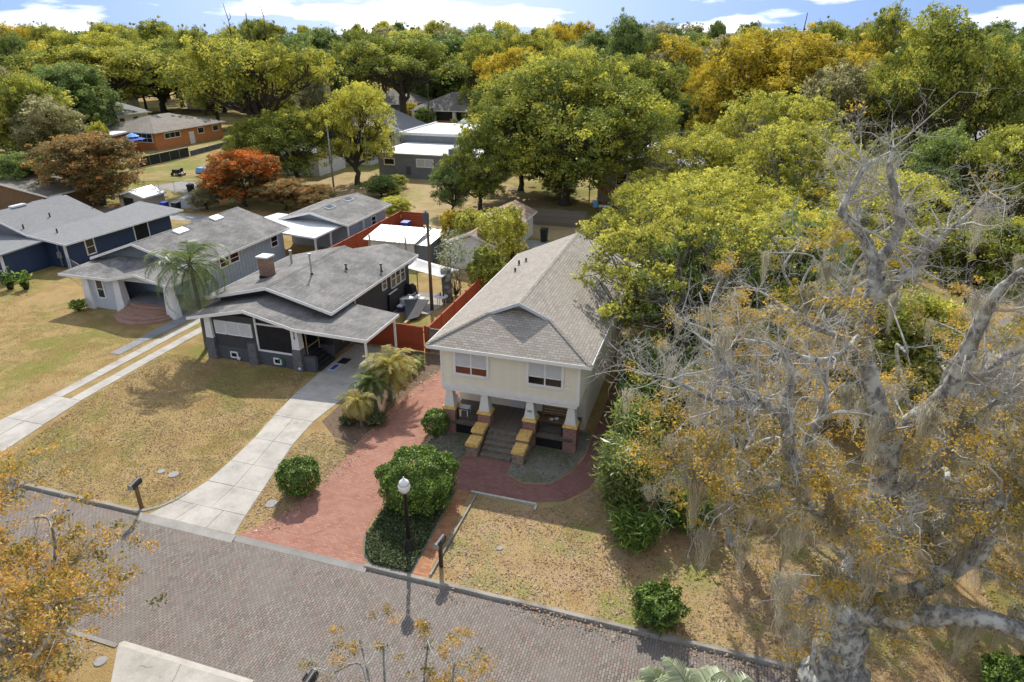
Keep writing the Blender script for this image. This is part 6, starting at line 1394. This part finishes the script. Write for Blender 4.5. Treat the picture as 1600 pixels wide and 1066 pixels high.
palm('queen_palm', 'tall queen palm with drooping fronds in front of the pale blue house', -33.2, 34.6, 6.1, 30, 4.1, .85, 'leaf_palm', 1, .17, 1.75, (-.5, .4), 46, .05, (-.75, 1.4))
palm('date_palm', 'largest yellowing date palm beside the brick drive', *at_z(610, 625)[:2], 2.3, 40, 2.15, .5, 'leaf_datepalm', 2, .13, 1.3, (.1, .2), 34, .05, (-.35, 1.35))
palm('date_palm', 'greener date palm in the middle of the three by the brick drive', *at_z(588, 640)[:2], 1.8, 32, 1.75, .42, 'leaf_palm', 3, .12, 1.3, (-.15, .1), 30, .045, (-.35, 1.35))
palm('date_palm', 'small yellow date palm nearest the street by the brick drive', *at_z(566, 666)[:2], 1.6, 30, 1.5, .4, 'leaf_datepalm', 4, .10, 1.8, (-.25, .15), 28, .045, (-.6, 1.2))
palm('young_palm', 'little leaning date palm with withered fronds beside the small yellow one', *at_z(553, 655)[:2], .9, 12, .8, .25, 'leaf_datepalm', 5, .06, 1.9, (-.35, .05), 20, .035, (-.8, .8))
p = at_z(1040, 1066, 2.6); palm('cabbage_palm', 'left silvery palm crown at the bottom edge of the street', p.x, p.y - .3, 2.3, 24, 1.3, .5, 'leaf_palmetto', 7, .14, 1.5, (0, 0), 30, .045, (-.2, 1.3))
p = at_z(1140, 1070, 2.6); palm('cabbage_palm', 'right silvery palm crown at the bottom edge of the street', p.x, p.y - .3, 2.3, 24, 1.35, .5, 'leaf_palmetto', 8, .14, 1.5, (0, 0), 30, .045, (-.2, 1.3))
p = at_z(1085, 1062, 3.0); palm('cabbage_palm', 'tallest silvery green palm crown at the bottom edge, between two lower ones', p.x, p.y - .5, 2.7, 30, 1.55, .5, 'leaf_palmetto', 6, .16, 1.3, (0, 0), 30, .05, (-.2, 1.3))
for i, (px, py, r, h) in enumerate(((640, 585, .55, .7), (625, 600, .45, .6), (652, 572, .5, .6), (590, 665, .5, .7), (545, 662, .45, .5))):
    p = at_z(px, py); shrub('bedding_plant', ('pale green bedding plant at the top of the date palm bed', 'bedding plant beside the largest date palm', 'bedding plant nearest the red fence in the palm bed', 'dark bedding plant at the foot of the middle date palm', 'low bedding plant at the foot of the small yellow palm')[i], (p.x, p.y, 0), r, h, 'leaf_bamboo' if i < 3 else 'leaf_cover', 60 + i, 900, .16, .1, cat='plant', asp=.3, lumps=.35)
# ================================================================ the mossy oak at the right, traced limb by limb, and its neighbours in front
def grow(rng, P0, D0, R0, n, ln, spread, up, seg=3, wob=.35):
    """children from parent points: returns start/end arrays of their segments and tips"""
    k = rng.integers(0, len(P0), n); p = P0[k].copy(); d = unit(D0[k] * (1 - spread) + rng.normal(size=(n, 3)) * spread + np.array([0, 0, up]))
    L_ = ln * rng.uniform(.5, 1.35, n); r = np.minimum(R0[k] * .6, R0[k]); A, B, RA, RB = [], [], [], []
    for s in range(seg):
        q = p + d * (L_ / seg)[:, None]; A.append(p); B.append(q); ra = r * (1 - s / (seg + .6)); rb = r * (1 - (s + 1) / (seg + .6)); RA.append(ra); RB.append(rb)
        p = q; d = unit(d + rng.normal(size=(n, 3)) * wob + np.array([0, 0, up * .25]))
    A, B, RA, RB = map(np.concatenate, (A, B, RA, RB)); mid = (A + B) / 2
    return A, B, RA, RB, np.concatenate([B, mid]), np.concatenate([unit(B - A)] * 2), np.concatenate([RB, (RA + RB) / 2]), p
def moss_strands(rng, P, ln, n_per, spread=.12, wid=.022):
    k = np.repeat(np.arange(len(P)), n_per); n = len(k); p = P[k] + rng.normal(size=(n, 3)) * np.array([spread, spread, .05])
    L_ = (ln if np.isscalar(ln) else ln[k]) * rng.uniform(.25, 1.15, n); a = rng.uniform(0, math.pi, n); w = np.stack([np.cos(a), np.sin(a), np.zeros(n)], 1) * wid
    ring = []; S = 4; conv = P[k]
    for s in range(S + 1):
        t = s / S; q = p * (1 - .8 * t) + conv * .8 * t + rng.normal(size=(n, 3)) * np.array([.055, .055, 0]) * (s > 0); q[:, 2] = p[:, 2] - L_ * t
        ww = w * (1 - .75 * t); ring.append(np.stack([q - ww, q + ww], 1))
    V = np.stack(ring, 1).reshape(n, -1, 3); b = (np.arange(n) * (S + 1) * 2)[:, None, None]
    F = np.array([[2 * s, 2 * s + 1, 2 * s + 3, 2 * s + 2] for s in range(S)])[None] + b
    T = np.repeat(np.clip(rng.normal(.5, .2, n), 0, 1), (S + 1) * 2)
    return V.reshape(-1, 3), F.reshape(-1, 4), T
def limb_oak(name, label, base, limbs, seed, barkm, leafm, n2, n3, n4, n5, leaf_n, leaf_size, moss_n, clump=.30, leaf_zone=None, up=.12, ln=(1.6, 1.0, .6, .36), moss_len=1.0, leaf_frac=.5, moss_zone=None):
    rng = np.random.default_rng(seed); o = thing(name, tuple(base), label, 'tree'); og = np.array(base, float)
    wood = MB(); P, D, RR = [], [], []
    for pts, rad in limbs:
        pts = [np.array(p, float) for p in pts]; fine, fr = [], []
        for i in range(len(pts) - 1):                      # Catmull-Rom through the traced points
            a, b, c, d = pts[max(i - 1, 0)], pts[i], pts[i + 1], pts[min(i + 2, len(pts) - 1)]
            for s in range(5):
                t = s / 5; fine.append(.5 * ((2 * b) + (c - a) * t + (2 * a - 5 * b + 4 * c - d) * t * t + (3 * b - a - 3 * c + d) * t ** 3) + (rng.normal(size=3) * rad[i] * .10 if s else 0)); fr.append((rad[i] + (rad[i + 1] - rad[i]) * t) * rng.uniform(.93, 1.09))
        fine.append(pts[-1]); fr.append(rad[-1])
        wood.tube([tuple(p - og) for p in fine], fr, 10 if rad[0] > .2 else 7)
        for i in range(3, len(fine) - 1): P.append(fine[i]); D.append(unit(fine[i + 1] - fine[i])); RR.append(fr[i])
        for _ in range(3): P.append(fine[-1]); D.append(unit(fine[-1] - fine[-2])); RR.append(fr[-1])
    P, D, RR = np.array(P), np.array(D), np.array(RR); Pl, Rl = P.copy(), RR.copy()
    TW = NM(); w8 = np.clip(1.6 - RR * 4, .15, 2) * np.where(P[:, 2] > 11.5, .45, 1); sel = rng.choice(len(P), 4000, p=w8 / w8.sum()); P, D, RR = P[sel], D[sel], np.minimum(RR[sel], .075)
    tips = None; allp = []
    for n, l, sp_ in zip((n2, n3, n4, n5), ln, (.62, .6, .65, .7)):
        if n == 0: continue
        A, B, RA, RB, P, D, RR, tips = grow(rng, P, D, np.maximum(RR, .010), n, l, sp_, up)
        V, F = seg_tubes(A - og, B - og, RA, RB, 4 if n == n2 else 3); TW.add(V, F); allp.append(B)
    link('trunk', np_mesh('trunk', *mb_np(wood)), 'bark_lichen' if barkm == 'bark_grey' else barkm, o, True)
    link('twigs', TW.mesh('twigs'), 'twig_pale', o)
    Q = np.concatenate(allp[1:] if len(allp) > 1 else allp)
    if leaf_n:
        c = Q[rng.permutation(len(Q))]
        nz = np.sin(c[:, 0] * 1.1 + seed) * np.cos(c[:, 1] * 1.3) + np.sin(c[:, 2] * 1.2 + c[:, 0] * .7 + 2) * .8 + rng.normal(0, .35, len(c))
        if leaf_zone is not None: nz = nz + leaf_zone(c)
        c = c[nz > np.quantile(nz, 1 - leaf_frac)]; c = c[rng.integers(0, len(c), leaf_n // 46)]
        k = np.repeat(np.arange(len(c)), 46); p = c[k] + unit(rng.normal(size=(len(k), 3))) * (rng.random((len(k), 1)) ** .5) * clump * rng.uniform(.7, 1.5, len(c))[k][:, None] * np.array([1, 1, .6]); ct = rng.normal(.48, .24, len(c))
        V, F, T = leaf_quads(rng, p - og, leaf_size, .45, .5, None, np.clip(ct[k] + rng.normal(0, .14, len(k)), 0, 1)); link('leaves', NM().add(V, F, T).mesh('leaves'), leafm, o)
    if moss_n:
        src = np.concatenate([Pl[rng.integers(0, len(Pl), moss_n)], allp[0][rng.integers(0, len(allp[0]), moss_n * 2)]])
        if moss_zone is not None: src = src[moss_zone(src) > rng.random(len(src))]
        l = moss_len * rng.gamma(2.0, .5, len(src)); V, F, T = moss_strands(rng, src, np.minimum(l, 1.9), 90, .14, .0065); ms = link('spanish_moss', NM().add(V - og, F, T).mesh('spanish_moss'), 'moss', o); ms['kind'] = 'stuff'
    return o
def tr(L_): return [tuple(at_d(u, v, d)) for u, v, d in L_]
HB = at_z(1300, 1068)
hero = [
 ([tuple(HB - Vector((0, 0, .2))), *tr([(1306, 1020, 15.9), (1322, 965, 15.9), (1335, 925, 16.0)])], [1.0, .74, .64, .58]),
 (tr([(1330, 940, 16.0), (1352, 880, 16.3), (1372, 815, 16.6), (1380, 750, 16.9), (1382, 690, 17.2)]), [.60, .48, .42, .38, .36]),
 (tr([(1382, 700, 17.2), (1420, 662, 17.1), (1465, 630, 16.9), (1495, 590, 16.7), (1512, 550, 16.6), (1532, 505, 16.5), (1560, 455, 16.4), (1600, 420, 16.2)]), [.34, .29, .27, .24, .21, .17, .12, .06]),
 (tr([(1382, 700, 17.2), (1376, 650, 17.5), (1362, 600, 17.8), (1350, 540, 18.1), (1356, 490, 18.4), (1366, 440, 18.6), (1367, 408, 18.8)]), [.34, .30, .27, .25, .24, .22, .21]),
 (tr([(1367, 410, 18.8), (1352, 375, 19.0), (1335, 352, 19.1), (1316, 334, 19.2), (1322, 312, 19.3), (1335, 288, 19.5), (1352, 262, 19.7), (1372, 248, 20.0)]), [.19, .15, .13, .12, .10, .08, .06, .04]),
 (tr([(1367, 410, 18.8), (1388, 388, 18.7), (1404, 362, 18.6), (1405, 330, 18.6), (1398, 298, 18.7), (1390, 265, 18.8), (1396, 232, 19.0)]), [.18, .15, .13, .12, .10, .08, .04]),
 (tr([(1366, 466, 18.5), (1385, 455, 18.2), (1405, 440, 18.0), (1428, 425, 17.8), (1440, 405, 17.7), (1462, 380, 17.6), (1490, 355, 17.5), (1520, 330, 17.4), (1545, 300, 17.4)]), [.16, .15, .14, .13, .11, .09, .07, .05, .03]),
 (tr([(1352, 880, 16.3), (1330, 830, 15.8), (1296, 800, 15.4), (1262, 785, 15.1), (1242, 745, 14.9), (1232, 690, 14.8), (1228, 640, 14.8), (1238, 590, 14.8), (1225, 550, 14.9)]), [.34, .28, .25, .22, .19, .16, .13, .09, .05]),
 (tr([(1296, 800, 15.4), (1292, 760, 15.5), (1278, 720, 15.6), (1262, 690, 15.6), (1288, 640, 15.6), (1290, 600, 15.7), (1275, 560, 15.9)]), [.16, .14, .12, .11, .09, .06, .03]),
 (tr([(1232, 660, 14.8), (1205, 640, 14.9), (1180, 626, 15.0), (1140, 630, 15.2), (1105, 622, 15.5), (1075, 605, 15.8), (1040, 592, 16.2), (1005, 585, 16.6)]), [.13, .12, .10, .085, .07, .055, .04, .025]),
 (tr([(1335, 955, 15.9), (1370, 962, 15.0), (1420, 963, 14.3), (1490, 962, 13.6), (1550, 970, 13.1), (1605, 990, 12.7), (1680, 1000, 12.0)]), [.42, .34, .29, .26, .24, .22, .18]),
 (tr([(1340, 950, 15.9), (1385, 940, 15.4), (1430, 925, 15.0), (1480, 895, 14.7), (1525, 865, 14.5), (1545, 825, 14.4), (1552, 790, 14.3), (1580, 768, 14.2), (1625, 780, 14.0)]), [.36, .31, .27, .25, .24, .23, .21, .18, .14]),
 (tr([(1372, 830, 16.6), (1410, 842, 16.3), (1445, 838, 16.0), (1480, 812, 15.8), (1515, 785, 15.7), (1555, 765, 15.6), (1590, 745, 15.5), (1640, 700, 15.4)]), [.24, .22, .21, .20, .19, .16, .13, .08]),
 (tr([(1378, 775, 16.8), (1410, 760, 16.5), (1450, 735, 16.3), (1485, 705, 16.2), (1500, 675, 16.2), (1540, 640, 16.1), (1580, 610, 16.0)]), [.2, .18, .16, .13, .11, .08, .04]),
 (tr([(1340, 935, 15.9), (1320, 905, 15.0), (1300, 905, 14.2), (1275, 925, 13.6), (1250, 950, 13.2)]), [.26, .18, .13, .08, .04]),
 (tr([(1348, 900, 15.9), (1380, 880, 14.4), (1410, 850, 13.6), (1425, 815, 13.3)]), [.2, .13, .08, .04]),
 (tr([(1182, 626, 15.0), (1150, 600, 15.3), (1132, 570, 15.6), (1118, 545, 16.0), (1085, 520, 16.6)]), [.09, .075, .06, .045, .03]),
 (tr([(1240, 745, 14.9), (1200, 760, 14.6), (1160, 775, 14.4), (1125, 760, 14.4), (1090, 730, 14.6)]), [.12, .095, .07, .05, .03]),
 (tr([(1350, 540, 18.1), (1310, 525, 18.3), (1270, 510, 18.6), (1225, 480, 19), (1180, 450, 19.4)]), [.13, .10, .08, .06, .03]),
 (tr([(1354, 515, 18.2), (1330, 540, 17.6), (1300, 560, 17.2), (1260, 560, 17.0), (1210, 540, 17.0), (1160, 530, 17.2)]), [.13, .10, .085, .07, .05, .03]),
 (tr([(1500, 590, 16.7), (1535, 585, 16.4), (1570, 560, 16.2), (1610, 545, 16.0)]), [.12, .1, .08, .05])]
limb_oak('mossy_oak', 'huge bare-limbed oak with Spanish moss and amber leaves at the lower right', HB, hero, 3, 'bark_grey', 'leaf_amber', 320, 1400, 4600, 5200, 38000, .085, 170, .36,
         leaf_zone=lambda c: np.where(c[:, 2] > 11.0, -1.6, .25) , ln=(1.5, .95, .55, .33), moss_len=.8, leaf_frac=.42, moss_zone=lambda c: np.where(c[:, 2] > 11.0, .08, .9))
# a second, more distant bare crown and smaller amber trees behind it
def auto_limbs(seed, base, h, r, n, r0):
    rng = np.random.default_rng(seed); b = np.array(base, float); f = b + np.array([0, 0, h * .35]); out = [([b - np.array([0, 0, .1]), (b + f) / 2 + rng.normal(size=3) * .1, f], [r0 * 1.3, r0, r0 * .85])]
    for i in range(n):
        a = 6.283 * (i + rng.uniform(-.3, .3)) / n; e = b + np.array([math.cos(a) * r * rng.uniform(.6, 1), math.sin(a) * r * rng.uniform(.6, 1), h * rng.uniform(.7, 1)])
        p, rd = curve(rng, f - np.array([0, 0, h * .1 * rng.random()]), e, r0 * .6, .03, 5, .08, .08); out.append((p, rd))
    return out
def bare(name, label, base, h, r, n, r0, seed, leafm, leaf_n, ls, moss=0, frac=.5, n2=70, n3=340, n4=1000, n5=0, barkm='bark_pale', clump=.35, sc=1.0):
    return limb_oak(name, label, tuple(base), auto_limbs(seed, base, h, r, n, r0), seed, barkm, leafm, n2, n3, n4, n5, leaf_n, ls, moss, clump, ln=(1.5 * sc, .9 * sc, .55 * sc, .3 * sc), leaf_frac=frac)
bare('amber_oak', 'amber-leaved oak between the bamboo and the mossy oak', (2.3, 24.6, 0), 8.6, 4.2, 9, .2, 11, 'leaf_amber', 14000, .09, 17, .55, 70, 340, 1000)
bare('amber_oak', 'taller amber oak with pale twigs beside the cream house corner', (3.0, 31.0, 0), 9.6, 4.6, 9, .24, 12, 'leaf_amber', 14000, .10, 16, .5, 70, 340, 1000)
bare('amber_oak', 'amber and grey twiggy tree behind the mossy oak', (9.5, 27.0, 0), 10.2, 4.8, 9, .25, 13, 'leaf_amber', 12000, .10, 16, .5, 70, 340, 1000)
bare('amber_oak', 'amber tree at the right edge behind the lowest limb', (13.0, 21.5, 0), 7.5, 4.2, 8, .2, 14, 'leaf_amber', 11000, .09, 16, .5, 70, 340, 1000)
bare('bare_tree', 'pale leafless tree in the shade of the camphors', (6.0, 36.5, 0), 12.0, 4.4, 9, .24, 15, 'leaf_gold', 5000, .16, 20, .3, sc=1.15)
bare('bare_tree', 'grey leafless crown at the right above the mossy oak', (16.5, 33.0, 0), 13.0, 5.0, 9, .26, 16, 'leaf_yellowgreen', 9000, .16, 24, .35, sc=1.2)
# near trees at the left and bottom edges, seen from above
bare('street_tree', 'amber and olive street tree in the lower left corner', (-19.4, 10.0, 0), 5.8, 3.7, 12, .17, 21, 'leaf_street', 25000, .115, 0, .7, 90, 500, 1600, 0, 'bark_grey', .36)
bare('street_tree', 'amber tree at the left edge beside the ribbon driveway', (-25.2, 11.6, 0), 5.4, 3.4, 11, .18, 22, 'leaf_street', 23000, .115, 0, .75, 90, 500, 1600, 0, 'bark_grey', .36)
bare('street_tree', 'thin twiggy treetop with brown-gold leaves at the bottom centre', (-6.6, 10.7, 0), 4.7, 2.1, 12, .05, 23, 'leaf_street', 12000, .075, 0, .9, 60, 300, 900, 0, 'bark_grey', .2)
# ---------------------------------------------------------------- ground cover, fallen leaves, grass
def inside(poly, P):
    x, y = P[:, 0], P[:, 1]; c = np.zeros(len(P), bool); n = len(poly)
    for i in range(n):
        (x0, y0), (x1, y1) = poly[i], poly[(i + 1) % n]; c ^= ((y0 > y) != (y1 > y)) & (x < (x1 - x0) * (y - y0) / (y1 - y0 + 1e-12) + x0)
    return c
def scatter(poly, n, rng):
    a = np.array(poly); lo, hi = a.min(0), a.max(0); P = rng.uniform(lo, hi, (n, 2)); return P[inside(poly, P)]
def litter(name, label, poly, n, size, mat, seed, up=2.5, h=.03, asp=.6, cat='leaves', clumpy=True, tmean=.5):
    rng = np.random.default_rng(seed); p = scatter(poly, n, rng)
    if clumpy:
        nz = np.sin(p[:, 0] * .9 + seed) * np.sin(p[:, 1] * 1.1) + .6 * np.sin(p[:, 0] * 2.3) * np.cos(p[:, 1] * 2.9 + seed); p = p[nz + rng.normal(0, .8, len(p)) > -.2]
    P = np.concatenate([p, rng.uniform(.015, .015 + h, (len(p), 1))], 1); V, F, T = leaf_quads(rng, P, size, asp, up, None, np.clip(rng.normal(tmean, .22, len(P)), 0, 1))
    o = link(name, NM().add(V, F, T).mesh(name), mat); tag(o, label, cat, kind='stuff')
LAWN1 = [(-9.3, 18.85), (11, 18.85), (11, 30), (-3.6, 30), (-4.2, 26.5), (-5.2, 25.1), (-6.5, 24.1), (-9.3, 24.5)]
LAWN2 = [(-22.8, 19.6), (-24, 18.9), (-33.6, 18.9), (-35.1, 26), (-35.3, 33), (-24, 33), (-23.4, 30), (-22.6, 23)]
LAWN3 = [(-18.6, 18.9), (-17.4, 20.3), (-16.9, 22.5), (-16.9, 26.5), (-19.9, 27.4), (-20.1, 25), (-19.2, 21)]
LAWN4 = [(-60, 19), (-38, 19), (-37.9, 36), (-48, 37.5), (-60, 37)]
litter('fallen_leaves', 'fallen tan leaves strewn over the front lawn of the cream house', LAWN1, 30000, .085, 'fallen', 1)
litter('fallen_leaves', 'fallen leaves over the lawn before the bungalow', LAWN2, 22000, .075, 'fallen', 2)
litter('fallen_leaves', 'fallen leaves on the strip between the two driveways', LAWN3 + [], 3500, .085, 'fallen', 3, clumpy=False)
litter('fallen_leaves', 'fallen leaves blown along the edges of the brick drive', [(-18.4, 18.8), (-16.9, 19.6), (-16.3, 24), (-16.3, 30), (-15.7, 36), (-17.2, 36), (-17.6, 28), (-17.4, 21)], 2600, .10, 'fallen', 4, clumpy=False)
litter('fallen_leaves', 'fallen leaves lying in the gutter under the mossy oak', [(-9, 18.1), (9, 18.1), (9, 18.6), (-9, 18.6)], 900, .08, 'fallen', 5, h=.01)
litter('fallen_leaves', 'fallen leaves on the near verge beside the near driveway', [(-30, 6), (-18.9, 6), (-18.9, 12.3), (-30, 12.3)], 7000, .075, 'fallen', 6)
def blades(name, label, poly, n, hgt, mat, seed, w=.012, tm=.55):
    rng = np.random.default_rng(seed); p = scatter(poly, n, rng); m = len(p); a = rng.uniform(0, 6.28, m); l = hgt * rng.uniform(.5, 1.3, m)
    t = np.stack([np.cos(a), np.sin(a), np.zeros(m)], 1); s = np.stack([-np.sin(a), np.cos(a), np.zeros(m)], 1) * w; b = np.concatenate([p, np.zeros((m, 1))], 1)
    q = b + t * (l * .35)[:, None] + np.array([0, 0, 1.]) * (l * .8)[:, None]; e = b + t * (l * .9)[:, None] + np.array([0, 0, 1.]) * (l * .95)[:, None]
    V = np.stack([b - s, b + s, q + s * .7, e], 1).reshape(-1, 3)
    nz = .5 + .3 * np.sin(p[:, 0] * .8 + seed) * np.sin(p[:, 1] * .9 + 1) + .2 * np.sin(p[:, 0] * 2.1 + p[:, 1] * 1.7)
    T = np.repeat(np.clip(tm + (nz - .5) * .8 + rng.normal(0, .15, m), 0, 1), 4); o = link(name, NM().add(V, np.arange(m * 4).reshape(-1, 4), T).mesh(name), mat); tag(o, label, 'grass', kind='stuff')
blades('grass_blades', 'dry short grass of the front lawn of the cream house', LAWN1, 26000, .045, 'blade', 1)
blades('grass_blades', 'dry short grass of the lawn before the bungalow', LAWN2, 26000, .045, 'blade', 2)
blades('grass_blades', 'dry grass beside the ribbon driveway', LAWN4, 20000, .05, 'blade', 3, .016)
BED = [(-11.9, 18.85), (-10.2, 18.85), (-10.5, 24.4), (-13.05, 24.4), (-13.1, 22.5), (-13.0, 20.3), (-12.5, 19.3)]
litter('ground_cover', 'dark low ground cover filling the bed around the street lamp', BED, 26000, .085, 'leaf_cover', 7, 1.0, .2, .6, 'ground cover', False, .45)
litter('ground_cover', 'sparse weeds in the beds before the cream house porch', [(-8.4, 26.6), (-7.5, 26.15), (-6.3, 26.5), (-5.7, 27.6), (-5.3, 29.2), (-8.2, 29.2)], 2600, .08, 'leaf_cover', 8, .8, .06, .4, 'ground cover', True, .75)
litter('ground_cover', 'sparse weeds in the bed left of the porch steps', [(-13.2, 26.5), (-12.2, 26.0), (-11.3, 26.3), (-11.1, 27.6), (-11.1, 29.2), (-13.4, 29.2)], 2000, .08, 'leaf_cover', 9, .8, .06, .4, 'ground cover', True, .7)
